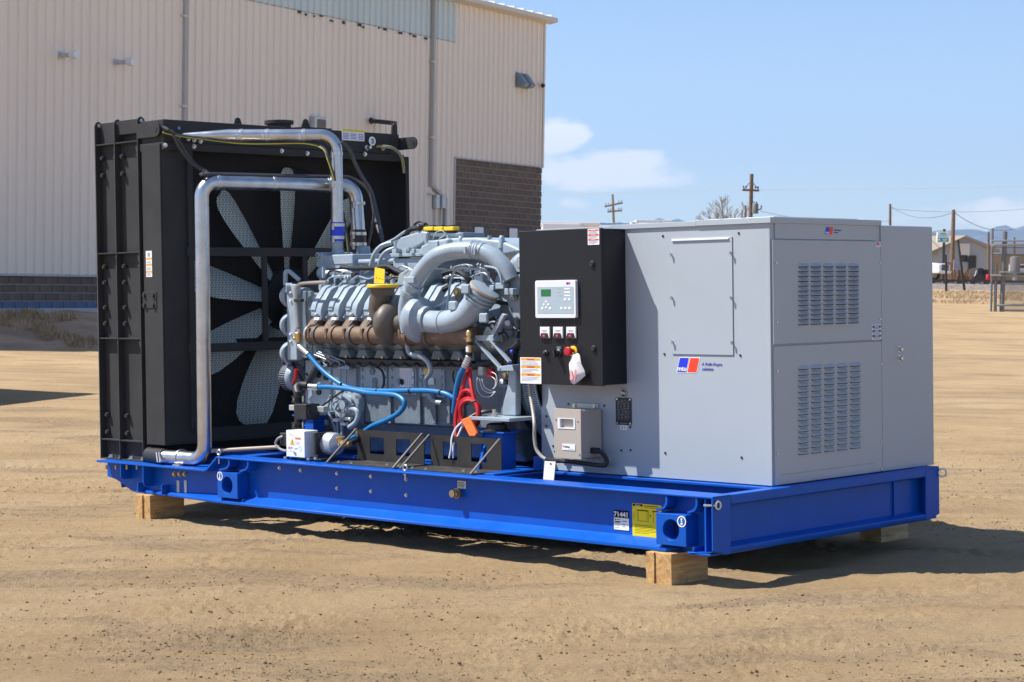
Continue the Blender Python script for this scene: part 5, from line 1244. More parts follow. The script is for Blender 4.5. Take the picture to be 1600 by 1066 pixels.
# ================================================================== control cabinet on the long side
BX0, BX1, BY, BZ0, BZ1 = -1.7796, -1.1182, .4036, 1.0161, 1.9301
cb = thing('control_cabinet', 'black control cabinet with keypad display, switches and emergency stop', 'control cabinet', (-1.45, .5, BZ0))
MB().box((BX0 + .006, BY + .022, BZ0 + .004), (BX1 - .002, HY0 - .002, BZ1 - .004)).build('box', BLACKC, cb, bevel=.004)
dr = MB().box((BX0, BY, BZ0), (BX1, BY + .020, BZ1)).build('door', BLACKC, cb, bevel=.004)
def C(u, v, y=BY): return at(u, v, y=y)
b = MB()
for u, v in ((925.5, 412.5), (928, 544.5)): p = C(u, v); b.lathe(p, -Y, [(.018, 0), (.018, .006), (.014, .008), (.014, .014), (.0, .014)], 18)
b.build('latch', RUBBER, dr, kind='stuff')
a, c = C(840.5, 497), C(903, 437.5)
kw, kh = c.x - a.x, c.z - a.z
kp = MB().prism(rrect((a.x, BY, a.z), X, Z, kw, kh, .012), (0, -.022, 0)).build('keypad_display', mat('keypad_bezel', (.68, .70, .76), .4, var=.01), dr, bevel=.002)
yk = BY - .0222
MB().prism(rrect((a.x + kw * .06, yk, a.z + kh * .12), X, Z, kw * .89, kh * .71, .004), (0, -.001, 0)).build('keypad_field', PANEL, kp, smooth=0)
sc = MB().box((a.x + kw * .155, yk - .003, a.z + kh * .585), (a.x + kw * .395, yk, a.z + kh * .765)).build('screen', LCD, kp, bevel=.001)
kk = lambda x, y, w, h: (kw * x, kh * y, kw * w, kh * h)
strips([kk(.73, .755, .145, .035), kk(.73, .665, .145, .035), kk(.73, .575, .145, .035)], (a.x, yk - .001, a.z), X, Z, -Y, WHITE, kp, 'legend_strip')
strips([kk(.57, .765, .04, .012), kk(.57, .675, .04, .012), kk(.6, .585, .04, .012), kk(.645, .762, .016, .018), kk(.645, .672, .016, .018), kk(.645, .582, .016, .018)], (a.x, yk - .001, a.z), X, Z, -Y, INK, kp, 'print_lines')
for x, y in ((.72, .46), (.82, .46), (.63, .23), (.73, .23), (.83, .23), (.155, .23), (.35, .23)): MB().prism(rrect((a.x + kw * x, yk - .001, a.z + kh * y), X, Z, kw * .055, kh * .06, .002), (0, -.0015, 0)).build('key', WHITE, kp, smooth=0)
cx, cz = a.x + kw * .275, a.z + kh * .36
for ang in range(4):
    t_ = math.pi / 2 * ang; d = V((math.cos(t_), 0, math.sin(t_))); s = V((-d.z, 0, d.x)); o_ = V((cx, yk - .001, cz)) + d * kw * .055
    MB().prism([o_ + d * kw * .025, o_ - d * kw * .012 + s * kw * .028, o_ - d * kw * .022, o_ - d * kw * .012 - s * kw * .028], (0, -.0015, 0)).build('arrow_key', WHITE, kp, smooth=0)
logo(V((a.x + kw * .775, yk - .0004, a.z + kh * .885)), X, -Y, kh * .055, kp, True) if False else None
for i, m in enumerate((LOGOB, LOGOR)): MB().prism(rrect((a.x + kw * (.775 + .048 * i), yk - .0002, a.z + kh * .885), X, Z, kw * .042, kh * .058, .0008, shear=.25), (0, -.0008, 0)).build('logo_block', m, kp, smooth=0)
for u in (845.5, 866, 886.5):
    a, c = C(u, 528.5), C(u + 14.5, 511); w_, h_ = c.x - a.x, c.z - a.z
    g = MB().box((a.x, BY - .010, a.z), (c.x, BY, c.z)).build('rocker_switch', WHITEP, dr, bevel=.0025)
    MB().prism([(a.x + w_ * .06, BY - .010, a.z + h_ * .02), (a.x + w_ * .94, BY - .010, a.z + h_ * .02), (a.x + w_ * .80, BY - .010, a.z + h_ * .46), (a.x + w_ * .20, BY - .010, a.z + h_ * .46)], (0, -.007, 0)).build('switch_guard', RUBBER, g, bevel=.001)
    MB().box((a.x + w_ * .38, BY - .0185, a.z + h_ * .14), (a.x + w_ * .62, BY - .017, a.z + h_ * .32)).build('red_lamp', REDP, g, smooth=0)
    strips([(w_ * .2, h_ * .68, w_ * .6, h_ * .04), (w_ * .3, h_ * .58, w_ * .4, h_ * .04)], (a.x, BY - .0102, a.z), X, Z, -Y, INK, g, 'print_lines')
p = C(853.5, 552); MB().lathe(p, -Y, [(.018, 0), (.018, .008), (.012, .012), (.012, .022), (.005, .026)], 18).build('pilot_button', RUBBER, dr)
p = C(873, 552); ks = MB().lathe(p, -Y, [(.026, 0), (.026, .006), (.018, .012), (.018, .03)], 20).build('selector_switch', INKB, dr); MB().obox(p - Y * .036, X * .006 + Z * .004, Y * .010, Z * .022 - X * .003).build('lever', INKB, ks, bevel=.002)
a, c = C(869, 545.5), C(879, 541); MB().box((a.x, BY - .002, a.z), (c.x, BY, c.z)).build('legend_plate', RUBBER, dr, smooth=0); strips([(.008, .004, .03, .004), (.008, .011, .03, .003)], (a.x, BY - .0022, a.z), X, Z, -Y, INK, dr, 'print_lines')
p = C(896, 549); es = MB().lathe(p, -Y, [(.032, 0), (.032, .004), (.026, .006)], 24).build('emergency_stop', YELLOW, dr)
MB().lathe(p - Y * .006, -Y, [(.016, 0), (.016, .028), (.026, .030), (.028, .036), (.028, .046), (.022, .053), (0.0, .055)], 24).build('mushroom_button', RED, es)
def stacked_label(par, u0, v0, u1, v1, y, bandcol, textcol, bands, name, lab, heading):
    a, c = at(u0, v1, y=y), at(u1, v0, y=y); w_, h_ = c.x - a.x, c.z - a.z
    s_ = label_plate((a.x, y - .0012, a.z), X, Z, -Y, w_, h_, WHITE, par, name, label=lab)
    strips([(w_ * .04, h_ * f, w_ * .92, h_ * .085) for f in bands], (a.x, y - .0028, a.z), X, Z, -Y, bandcol, s_, 'heading_band')
    for f in bands: text(heading, h_ * .075, (a.x + w_ * .5, y - .0042, a.z + h_ * (f + .018)), X, Z, textcol, s_, align='CENTER', bold=.01, xs=1.1)
    rg = random.Random(5); rows = []
    for f in bands:
        for j in range(4):
            yy_ = h_ * (f - .055 - j * .048)
            if yy_ > h_ * .02: rows.append((w_ * .07, yy_, w_ * rg.uniform(.5, .86), h_ * .014))
    strips(rows, (a.x, y - .0028, a.z), X, Z, -Y, INK, s_, 'print_lines')
stacked_label(dr, 919, 357, 936.5, 383, BY, REDP, WHITE, (.86, .56, .27), 'danger_label', 'white label with three red danger headings', 'DANGER')
stacked_label(dr, 813.8, 559, 845.8, 599, BY, ORANGEP, mat('warn_red', (.55, .12, .03), .5), (.89, .60, .30), 'warning_label', 'white label with three orange warning headings', 'WARNING')
# paper tag tied on the emergency stop
p = C(897, 553, BY - .035); tg = thing('paper_tag', 'crumpled white paper tag hanging from the red emergency stop button', 'tag', p)
T_ = lambda u, v, d=0: C(u, v, BY - .04 - d)
b = MB(); rows = [[T_(893, 556), T_(898, 554, .012), T_(903, 552, .006), T_(906, 555)], [T_(889, 570), T_(896, 568, .02), T_(903, 566, .004), T_(908, 568)], [T_(890.5, 585), T_(897, 584, .026), T_(906, 582, .0), T_(913.5, 580)], [T_(892, 598), T_(897, 601, .018), T_(907, 594, .0), T_(914.5, 587)]]
n = 4; vs = [q for r in rows for q in r]; b.add(vs, [(i * n + j, i * n + j + 1, (i + 1) * n + j + 1, (i + 1) * n + j) for i in range(3) for j in range(3)])
o = b.build('paper', PAPER, tg, smooth=70); mo = o.modifiers.new('thick', 'SOLIDIFY'); mo.thickness = .0012
b = MB(); b.add([T_(890.5, 578, .014), T_(893, 577, .024), T_(895.5, 592, .026), T_(890.5, 594, .014)], [(0, 1, 2, 3)]); b.add([T_(898.5, 577, .030), T_(901.5, 580, .028), T_(897.5, 597, .026), T_(895.5, 596, .028)], [(0, 1, 2, 3)]); b.build('red_print', PINK, tg, smooth=0)
MB().tube([p + Y * .01, T_(895, 551, .01), T_(897, 556, .008)], .0015, 5).build('string', PAPER, tg)
# ================================================================== battery charger
YC = .42
a, c = at(866, 715.5, y=YC), at(907.2, 640, y=YC); CX0, CX1, CZ0, CZ1 = a.x, c.x, a.z, c.z
ch = thing('battery_charger', 'beige battery charger box with small window on the enclosure side', 'battery charger', ((CX0 + CX1) / 2, YC, CZ0))
MB().box((CX0 + .006, YC + .018, CZ0 + .006), (CX1 - .004, HY0 - .012, CZ1 - .006)).build('case', BEIGE, ch, bevel=.004)
wv0, wv1 = at(872, 669.5, y=YC), at(898.5, 654.5, y=YC)
b = MB(); b.ringplate([(CX0, YC, CZ0), (CX1, YC, CZ0), (CX1, YC, CZ1), (CX0, YC, CZ1)], [(wv0.x, YC, wv0.z), (wv1.x, YC, wv0.z), (wv1.x, YC, wv1.z), (wv0.x, YC, wv1.z)], (0, .016, 0)); cv = b.build('front_cover', BEIGE, ch, bevel=.0015)
e = .010; b = MB(); b.ringplate([(wv0.x, YC - .003, wv0.z), (wv1.x, YC - .003, wv0.z), (wv1.x, YC - .003, wv1.z), (wv0.x, YC - .003, wv1.z)], [(wv0.x + e * 1.6, YC - .003, wv0.z + e * .6), (wv1.x - e, YC - .003, wv0.z + e * .6), (wv1.x - e, YC - .003, wv1.z - e * .3), (wv0.x + e * 1.6, YC - .003, wv1.z - e * .3)], (0, .018, 0)); b.build('window_frame', WHITEP, ch, smooth=0)
db = MB().box((wv0.x + .02, YC + .020, wv0.z), (wv1.x, YC + .024, wv1.z)).build('display_board', WHITEP, ch, smooth=0)
ww, wh = wv1.x - wv0.x, wv1.z - wv0.z
strips([(ww * .42, wh * .55, ww * .12, wh * .22), (ww * .66, wh * .7, ww * .16, wh * .06), (ww * .66, wh * .5, ww * .16, wh * .06), (ww * .66, wh * .3, ww * .16, wh * .06), (ww * .86, wh * .2, ww * .04, wh * .6)], (wv0.x, YC + .0195, wv0.z), X, Z, -Y, INK, db, 'print_lines')
a, c = at(879, 703, y=YC), at(899, 694.5, y=YC); s_ = label_plate((a.x, YC - .0012, a.z), X, Z, -Y, c.x - a.x, c.z - a.z, WHITE, cv, 'name_label'); w_, h_ = c.x - a.x, c.z - a.z
text('InteliGenius', h_ * .40, (a.x + w_ * .16, YC - .003, a.z + h_ * .42), X, Z, INKB, s_, xs=.62, bold=.008); strips([(w_ * .05, h_ * .45, w_ * .07, h_ * .3)], (a.x, YC - .0024, a.z), X, Z, -Y, REDP, s_, 'red_mark'); strips([(w_ * .45, h_ * .18, w_ * .45, h_ * .08)], (a.x, YC - .0024, a.z), X, Z, -Y, INK, s_, 'print_lines')
b = MB()
for u, v in ((869, 656), (903, 659), (866.5, 705), (906, 711)): b.cyl(at(u, v, y=YC), at(u, v, y=YC) - Y * .003, .004, n=8)
b.build('cover_screw', INKB, cv, kind='stuff')
for u0, v0, u1, v1 in ((895, 638, 936, 631), (880, 722, 942, 718)):
    a, c = F(u0, v0), F(u1, v1); br = MB().box((a.x, HY0 - .010, a.z), (c.x, HY0 - .0015, c.z)).build('mounting_bracket', ZINCP, ch, bevel=.002)
    b = MB()
    for f in (.12, .88): b.hexbolt((a.x + (c.x - a.x) * f, HY0 - .010, (a.z + c.z) / 2), (0, -1, 0), .011, .010)
    b.build('bracket_bolt', ZINC, br, kind='stuff')
p = at(926, 704, y=.52); MB().bar((CX1 - .01, .52, p.z), (CX1 + .05, .52, p.z - .0), .034, .034).build('cable_gland', RUBBER, ch, bevel=.006)
cbl = MB().tube(catmull([(CX1 + .03, .52, p.z), at(938, 706, y=.53), at(945, 713, y=.55), at(948, 722, y=.56), at(944, 727.5, y=.55), at(925, 726, y=.53), at(900, 722.5, y=.50), at(880, 720.5, y=.5), at(868, 720, y=.48), at(853, 717.5, y=.46)], 6), .0135, 8).build('power_cable', RUBBER, None, loc=p); tag(cbl, 'black power cable looping from the battery charger along the enclosure foot', 'cable')
g2 = MB().tube(catmull([at(853, 717.5, y=.46), at(846, 713, y=.46), at(838, 702, y=.46), at(835, 684, y=.46), at(835, 665, y=.46), at(833, 645, y=.5), at(829, 620, y=.54), at(827, 600, y=.56)], 6), [.0105] * 43, 8).build('grey_conduit', mat('grey_conduit_jacket', (.33, .31, .27), .5), None, loc=at(835, 680, y=.46)); tag(g2, 'thin grey conduit drooping beside the enclosure edge to the hanging tag', 'conduit')
p = at(861, 721, y=.42); tg = thing('hanging_tag', 'blank white tag hanging from the conduit over the blue frame', 'tag', p)
a, c = at(849.5, 753, y=.42), at(866.5, 721, y=.42)
b = MB(); b.prism([at(851, 720.5, y=.42), at(868, 721.5, y=.42), at(865, 753, y=.41), at(848.5, 752, y=.41)], (0, .0015, 0)); b.build('card', PAPER, tg, smooth=0)
MB().ringplate(circ(at(860.5, 725, y=.418), X, Z, .007, 12), circ(at(860.5, 725, y=.418), X, Z, .004, 12), (0, -.001, 0)).build('eyelet', INKB, tg, smooth=0); MB().tube([at(860.5, 725, y=.417), at(861, 720.5, y=.43), at(860, 719, y=.475)], .002, 5).build('wire_tie', INKB, tg)
# ================================================================== the diesel engine
CY = 1.09
eg = thing('diesel_engine', 'pale blue grey vee diesel engine with turbocharger and brown exhaust manifold', 'engine', (-3.1, CY, .7))
def pp(path, y=None): return [at(q[0], q[1], y=(q[2] if len(q) > 2 else y)) for q in path]
def tb(name, path, r, y=None, m=EGREY, par=None, k=6, n=12, straight=False, fil=None):
    pts = pp(path, y)
    if fil: pts = fillet(pts, fil, 7)
    elif not straight: pts = catmull(pts, k)
    rr = r
    if isinstance(r, (list, tuple)): rr = list(np.interp(np.linspace(0, 1, len(pts)), np.linspace(0, 1, len(r)), r))
    return MB().tube(pts, rr, n).build(name, m, par or eg)
def uvp(name, poly, y, dy, m=EGREY, par=None, bevel=.006, seg=2):
    return MB().prism([at(u, v, y=y) for u, v in poly], (0, dy, 0)).build(name, m, par or eg, bevel=bevel, seg=seg)
def uvb(name, u0, v0, u1, v1, y, dy, m=EGREY, par=None, bevel=.005):
    a, c = at(u0, v1, y=y), at(u1, v0, y=y); return MB().box((a.x, y, a.z), (c.x, y + dy, c.z)).build(name, m, par or eg, bevel=bevel)
XE0, XE1 = at(497, 600, y=.62).x, -2.02
zBT, zBB = at(640, 566, y=.62).z, at(640, 664, y=.62).z
blk = MB().box((XE0, .62, zBB), (XE1, 2 * CY - .62, zBT)).build('crankcase', CAST, eg, bevel=.012)
MB().prism([(XE0 + .05, .74, .50), (XE0 + .05, 2 * CY - .74, .50), (XE0 + .05, 2 * CY - .66, zBB), (XE0 + .05, .66, zBB)], (XE1 - XE0 - .1, 0, 0)).build('oil_pan', CAST, eg, bevel=.02)
# crankcase side: access plates, ribs, bolts
for u0, v0, u1, v1 in ((563, 573, 604, 614), (608, 573, 650, 616), (655, 574, 694, 620), (520, 575, 556, 640)):
    uvb('access_plate', u0, v0, u1, v1, .612, .012, EGREY, blk, .004)
for u in (562, 606, 652, 676, 698, 720): uvb('casting_rib', u, 612, u + 4, 662, .600, .022, CAST, blk, .004)
uvb('casting_rail', 500, 566, 790, 572, .600, .025, CAST, blk, .005)
b = MB()
for u in (566, 601, 612, 646, 659, 690): 
    for v in (578, 590, 602, 612): b.lathe(at(u, v, y=.612), -Y, [(.011, 0), (.011, .008), (.006, .009)], 8)
b.build('engine_bolt', EGREY, blk, kind='stuff')
for u, v in ((582, 580), (586, 596), (626, 596), (630, 597), (586, 606), (660, 592), (668, 592)): MB().lathe(at(u, v, y=.612), -Y, [(.026, 0), (.026, .006), (.020, .008)], 16).build('core_plug', CAST, blk)
uvb('paper_label', 625, 572, 646, 605, .604, .002, mat('faded_white_label', (.60, .62, .66), .5), blk, 0)
a = at(625, 605, y=.604); strips([(.012 + .02 * k, .01, .002, .10) for k in range(6)], (a.x, .603, a.z), X, Z, -Y, INK, blk, 'print_lines')
uvb('hazard_label', 663, 576, 670.5, 586, .603, .002, YELLOW, blk, 0); uvb('service_label', 668, 590.5, 678, 601, .603, .003, WHITE, blk, 0)
# cylinder banks
def bank(sg):
    f = lambda y: y if sg > 0 else 2 * CY - y
    return MB().prism([(XE0 + .02, f(y), z) for y, z in ((.68, zBT - .01), (.60, 1.26), (.595, 1.38), (.69, 1.47), (.86, 1.50), (1.06, 1.38), (1.06, zBT - .01))], (XE1 - XE0 - .06, 0, 0)).build('cylinder_bank', CAST, eg, bevel=.012)
nb = bank(1); bank(-1)
MB().box((XE0 + .1, .9, zBT), (XE1 - .02, 2 * CY - .9, 1.56)).build('vee_cover', EGREY, eg, bevel=.02)
xc0 = at(489.5, 485, y=.56).x; PT = (at(690, 480, y=.56).x - xc0) / 7
for side_ in (1, -1):
    f = lambda y: y if side_ > 0 else 2 * CY - y
    for k in range(8):
        x = xc0 + PT * k
        if x + .1 > XE1: break
        b = MB(); pr = [(.56, 1.385), (.528, 1.425), (.528, 1.462), (.542, 1.502), (.625, 1.605), (.675, 1.625), (.78, 1.625), (.82, 1.58), (.82, 1.385)]
        b.prism([(x + .010, f(y), z) for y, z in pr], (PT * .60, 0, 0)); c = b.build('rocker_cover', EGREY, eg, bevel=.007, seg=2)
        # raised pads and the strap across the sloped face
        for dx, w in ((.014, .050),):
            q = [(x + dx + s_ * .5 * 0, f(y), z) for y, z, s_ in ((.520, 1.462, 0), (.534, 1.508, 0), (.618, 1.613, 0), (.66, 1.632, 0))]
            bb = MB(); lft = [V(p_) for p_ in q]; sh = [0, .002, .008, .010]
            L1 = [p_ + X * s for p_, s in zip(lft, sh)]; L2 = [p_ + X * (s + w) for p_, s in zip(lft, sh)]
            dn = V((0, .02 * side_, -.012))
            bb.add(L1 + L2 + [p_ + dn for p_ in L1] + [p_ + dn for p_ in L2], [(0, 1, 5, 4), (1, 2, 6, 5), (2, 3, 7, 6), (8, 12, 13, 9), (9, 13, 14, 10), (10, 14, 15, 11), (0, 8, 9, 1), (1, 9, 10, 2), (2, 10, 11, 3), (4, 5, 13, 12), (5, 6, 14, 13), (6, 7, 15, 14), (0, 4, 12, 8), (3, 11, 15, 7)])
            bb.build('raised_pad', EGREY, c, bevel=.004)
        if side_ > 0 and k in (1, 2): text('mtu', .026, (x + .020, .5215, 1.474), X, V((0, .29, .96)), CAST, c, bold=.02, xs=1.1)
        b = MB()
        for dx in (.025, PT * .55): b.hexbolt((x + dx, f(.73), 1.622), Z, .011, .018)
        b.build('cover_bolt', EGREY, c, kind='stuff')
        MB().bar((x + PT * .74, f(.56), 1.40), (x + PT * .80, f(.70), 1.575), .030, .022, (1, 0, 0)).build('cover_strap', EGREY, c, bevel=.005)
# fuel lines and wiring above the near bank
rg = random.Random(21)
for k in range(8):
    u = 500 + 29 * k
    tb('fuel_line', [(u, 455, .66), (u + 3, 444, .68), (u + 10, 441, .72), (u + 16, 447, .74)], .006, None, EGREY, n=6)
    tb('fuel_line', [(u + 8, 458, .64), (u + 12, 449, .66), (u + 20, 446, .70)], .005, None, COPPER, n=6)
    MB().lathe(at(u + 14, 452, y=.72), V((.2, -.5, .8)), [(.024, 0), (.024, .02), (.014, .024), (.014, .05), (.018, .05), (.018, .065)], 10).build('injector_cap', CAST, eg)
    MB().obox(at(u + 4, 449, y=.76), X * .022, Y * .02, Z * .018).build('line_clamp', EGREY, eg, bevel=.004)
tb('common_rail', [(520, 432, .80), (760, 437, .80)], .013, None, EGREY, straight=True)
tb('fuel_line', [(505, 452), (512, 438), (524, 432), (556, 431), (575, 436), (585, 432)], .006, .72, EGREY, n=6)
tb('fuel_line', [(538, 449), (552, 436), (560, 431)], .006, .70, EGREY, n=6)
tb('wiring_harness', [(533, 417, .78), (550, 419, .78), (580, 419, .76), (605, 416, .76), (618, 422, .76), (632, 429, .76), (650, 440, .76)], .016, None, RUBBER, n=8)
tb('wiring_harness', [(692, 428, .66), (705, 424, .66), (718, 425, .66), (730, 434, .66), (742, 446, .7)], .018, None, RUBBER, n=8)
tb('wiring_harness', [(690, 455, .64), (705, 448, .64), (722, 452, .64), (735, 470, .64)], .014, None, RUBBER, n=8)
tb('wiring_harness', [(772, 470, .62), (790, 475, .62), (822, 477, .62)], .015, None, RUBBER, n=8)
uvb('sensor_block', 690, 435, 712, 452, .68, .05, RUBBER, eg, .006)
rg = random.Random(77)
for i in range(46):
    u = rg.uniform(500, 795); v = 436 - .03 * (u - 500) + rg.uniform(-12, 12); y_ = rg.uniform(.70, .84); p = at(u, v, y=y_); k = i % 5
    if k == 0:
        q = [(u, v, y_), (u + rg.uniform(4, 10), v - rg.uniform(3, 9), y_), (u + rg.uniform(14, 26), v - rg.uniform(0, 8), y_), (u + rg.uniform(22, 34), v + rg.uniform(2, 9), y_)]
        tb('wire_run', q, rg.uniform(.004, .007), None, rg.choice((RUBBER, RUBBER, EGREY, COPPER)), n=6)
    elif k == 1: MB().lathe(p, V((rg.uniform(-.4, .4), -1, rg.uniform(.2, 1))), [(.012, -.02), (.012, 0), (.017, .002), (.017, .014), (.010, .016), (.010, .03)], 6).build('hex_fitting', rg.choice((ZINC, EGREY, BRASS, EGREY)), eg)
    elif k == 2: MB().obox(p, X * rg.uniform(.012, .028), Y * .014, Z * rg.uniform(.010, .022)).build('sensor_plug', rg.choice((RUBBER, RUBBER, EGREY, INKB)), eg, bevel=.004)
    elif k == 3: MB().cyl(p - Z * .03, p + Z * rg.uniform(.02, .05), rg.uniform(.008, .014), n=10).build('stud', EGREY, eg)
    else: tb('fuel_line', [(u, v + 6, y_), (u + 1, v - 4, y_), (u + 9, v - 7, y_), (u + 18, v - 5, y_)], .005, None, EGREY, n=6)
for i in range(26):
    u = rg.uniform(735, 812); v = rg.uniform(455, 565); p = at(u, v, y=.585)
    if i % 3 == 0: MB().lathe(p, -Y, [(.016, 0), (.016, .008), (.010, .009), (.010, .02)], 6).build('housing_bolt', rg.choice((EGREY, ZINC, CAST)), eg)
    elif i % 3 == 1: MB().obox(p, X * rg.uniform(.015, .04), Y * .015, Z * rg.uniform(.012, .03)).build('housing_block', CAST, eg, bevel=.005)
    else: tb('wire_run', [(u, v, .55), (u + 8, v + rg.uniform(2, 10), .53), (u + 16, v + rg.uniform(-6, 10), .53), (u + 22, v + rg.uniform(-4, 12), .55)], .006, None, RUBBER, n=6)
for u in range(512, 735, 9): MB().lathe(at(u, 569, y=.60), -Y, [(.009, 0), (.009, .012), (.006, .013)], 6).build('rail_bolt', EGREY, blk)
for u in range(505, 735, 18): tb('wire_run', [(u, 567, .56), (u + 6, 572, .555), (u + 12, 572, .555), (u + 18, 567, .56)], .006, None, RUBBER, n=6)
# exhaust manifold
em_y, em_z = .475, at(560, 524, y=.475).z
xa_, xb_ = at(487, 524, y=em_y).x, at(745, 535, y=em_y).x
mf = MB().cyl((xa_, em_y, em_z), (xb_, em_y, em_z), .058, n=22).build('exhaust_manifold', RUST, eg)
for k in range(7):
    x = xc0 + PT * (k + .35)
    MB().tube(catmull([(x, .585, 1.40), (x - .01, .545, 1.375), (x - .02, .50, em_z + .02)], 4), [.030, .032, .036, .040, .042, .044, .044, .044, .044], 10).build('exhaust_runner', RUST, eg)
    MB().lathe((x + PT * .55, em_y, em_z), X, [(.060, -.012), (.068, -.010), (.068, .010), (.060, .012)], 22).build('manifold_collar', RUST if k % 2 else TURB, mf)
    MB().obox((x + PT * .28, em_y - .050, em_z + .012), X * .010, Y * .012, Z * .035).build('collar_clamp', RUST, mf, bevel=.004)
    q = V((x + .03, .52, 1.402)); MB().obox(q, X * .028, Y * .012, Z * .010).build('lifting_clip', WHITEP, eg, bevel=.004)
    MB().ball(q + V((-.014, 0, .026)), .016).build('clip_knob', EGREY, eg)
    for dx in (-.012, .012): MB().cyl(q + X * dx, q + V((dx - .045, -.055, -.085)), .005, n=6).build('clip_rod', COPPER, eg)
MB().lathe((xa_, em_y, em_z), X, [(.066, -.006), (.072, -.006), (.072, .012), (.058, .014)], 20).build('end_flange', COPPER, mf)
# row of lobed covers and the dark cable duct under the manifold
for k in range(8):
    x = xc0 + PT * k + .05
    MB().prism([(x, .57, zBT + .02), (x + PT * .75, .57, zBT + .02), (x + PT * .55, .57, zBT + .085), (x + PT * .2, .57, zBT + .085)], (0, .08, 0)).build('lobed_cover', CAST, eg, bevel=.012)
    MB().lathe((x + PT * .6, .565, zBT + .03), -Y, [(.008, 0), (.008, .014)], 8).build('grease_point', BRASS, eg)
a, c = at(527, 573, y=.57), at(738, 563, y=.57)
MB().box((a.x, .565, zBT - .02), (c.x, .62, zBT + .016)).build('cable_duct', RUBBER, eg, bevel=.005)
# front end: gear case, water pump covers, standing pipe
XG = at(452, 500, y=.60).x
MB().box((XG + .02, .70, .66), (XE0 + .02, 2 * CY - .70, 1.58)).build('gear_case', CAST, eg, bevel=.02)
MB().box((XG + .05, .56, 1.13), (XE0 + .04, .74, 1.57)).build('pump_housing', EGREY, eg, bevel=.02)
for v in (463, 508, 552):
    p = at(447, v, y=.60)
    MB().lathe((p.x + .05, .62, p.z), -X, [(.078, 0), (.080, .03), (.078, .045), (.066, .066), (.040, .080), (0, .084)], 24).build('domed_cover', EGREY, eg)
    MB().cyl((p.x + .05, .62, p.z), (p.x + .20, .62, p.z), .06, n=18).build('pump_port', CAST, eg)
sp = uvb('standing_channel', 449, 444, 462, 563, .52, .05, EGREY, eg, .008)
MB().lathe(at(449, 450, y=.52), -X * .6 - Y, [(.034, -.03), (.034, .01), (.022, .012), (.022, -.005)], 18).build('channel_eye', EGREY, eg)
for v in (457, 470, 522, 533): MB().cyl(at(455, v, y=.52), at(455, v, y=.52) - Y * .012, .008, n=8).build('channel_bolt', WHITEP, sp)
tb('water_pipe', [(446, 446, .6), (446, 424, .6), (452, 424, .62), (468, 438, .66)], .016, None, EGREY, fil=.02)
tb('steel_line', [(466, 512), (463, 480), (462, 455), (465, 447), (475, 443), (510, 441)], .0125, .50, COPPER, n=10)
uvb('line_clamp', 459, 467, 470, 472, .485, .03, RUBBER, eg, .003)
MB().lathe(at(466, 516, y=.50), -Z, [(.012, -.01), (.020, -.008), (.020, .014), (.014, .016), (.014, .02)], 6).build('hex_nut', ZINC, eg)
bf = MB().lathe(at(466, 519, y=.50), -Z, [(.020, 0), (.026, .006), (.026, .045), (.022, .060), (.022, .068), (.012, .07)], 14).build('brass_valve', BRASS, eg)
MB().ball(at(460, 529, y=.49), .012).build('brass_knob', BRASS, bf)
for v in (468, 486): tb('pump_branch', [(470, v, .58), (480, v, .58), (490, v - 2, .60)], .020, None, EGREY, straight=True)
for u in (474, 482): uvb('casting_rib', u, 455, u + 4, 560, .55, .03, CAST, eg, .006)
MB().box((XG + .16, .60, .78), (XE0 + .16, .70, 1.12)).build('gear_cover', EGREY, eg, bevel=.012)
for u, v in ((493, 585), (499, 586), (499, 613), (486, 600), (510, 590)): MB().lathe(at(u, v, y=.598), -Y, [(.020, 0), (.020, .012), (.012, .014)], 12).build('cover_plug', INKB, eg)
# alternator and belt guard
p = at(452, 590, y=.62)
al = MB().lathe((p.x - .07, .66, p.z), X, [(.03, -.03), (.03, 0), (.085, .005), (.095, .02), (.095, .11), (.085, .13), (.05, .14)], 28).build('charging_alternator', EGREY, eg)
b = MB()
for k in range(36):
    a_ = 2 * math.pi * k / 36; c_ = V((p.x - .02, .66, p.z)) + V((0, math.cos(a_), math.sin(a_))) * .096; b.obox(c_, X * .03, V((0, math.cos(a_), math.sin(a_))) * .002, V((0, -math.sin(a_), math.cos(a_))) * .004)
b.build('vent_slots', INKB, al, kind='stuff', smooth=0)
tb('red_cover', [(463, 577), (462, 590), (458, 600)], [.016, .012, .010], .52, RED, n=8)
tb('drive_belt', [(452, 560, .62), (475, 600, .60), (500, 575, .58), (480, 585, .58)], .012, None, RUBBER, straight=True)
tb('black_hose', [(498, 570, .55), (486, 590, .55), (470, 612, .55)], .025, None, RUBBER, n=10)
# fuel pump with its lines
p = at(545, 632, y=.56)
pm = MB().lathe(p + Y * .05, -Y, [(.105, 0), (.105, .03), (.095, .045), (.06, .05), (.06, .075), (.03, .08), (.03, .11)], 28).build('raw_fuel_pump', EGREY, eg)
b = MB()
for k in range(10): a_ = 2 * math.pi * k / 10; b.lathe(p + V((math.cos(a_) * .088, .012, math.sin(a_) * .088)), -Y, [(.010, 0), (.010, .01)], 8)
b.build('pump_bolt', CAST, pm, kind='stuff')
tb('pump_elbow', [(545, 638, .47), (556, 640, .45), (560, 648, .45), (556, 660, .45), (546, 668, .45)], .018, None, EGREY, pm)
for q in ([(529, 625), (520, 632), (526, 648), (528, 690)], [(535, 622), (524, 640), (532, 655), (534, 690)], [(516, 618), (513, 640), (518, 655), (524, 672), (524, 692)], [(540, 640), (535, 660), (535, 690)]): tb('fuel_line', q, .008, .52, EGREY, n=8)
for u, v in ((523, 657), (535, 663), (542, 655)): uvb('line_clamp', u - 4, v - 2, u + 4, v + 2, .505, .03, WHITEP, eg, .003)
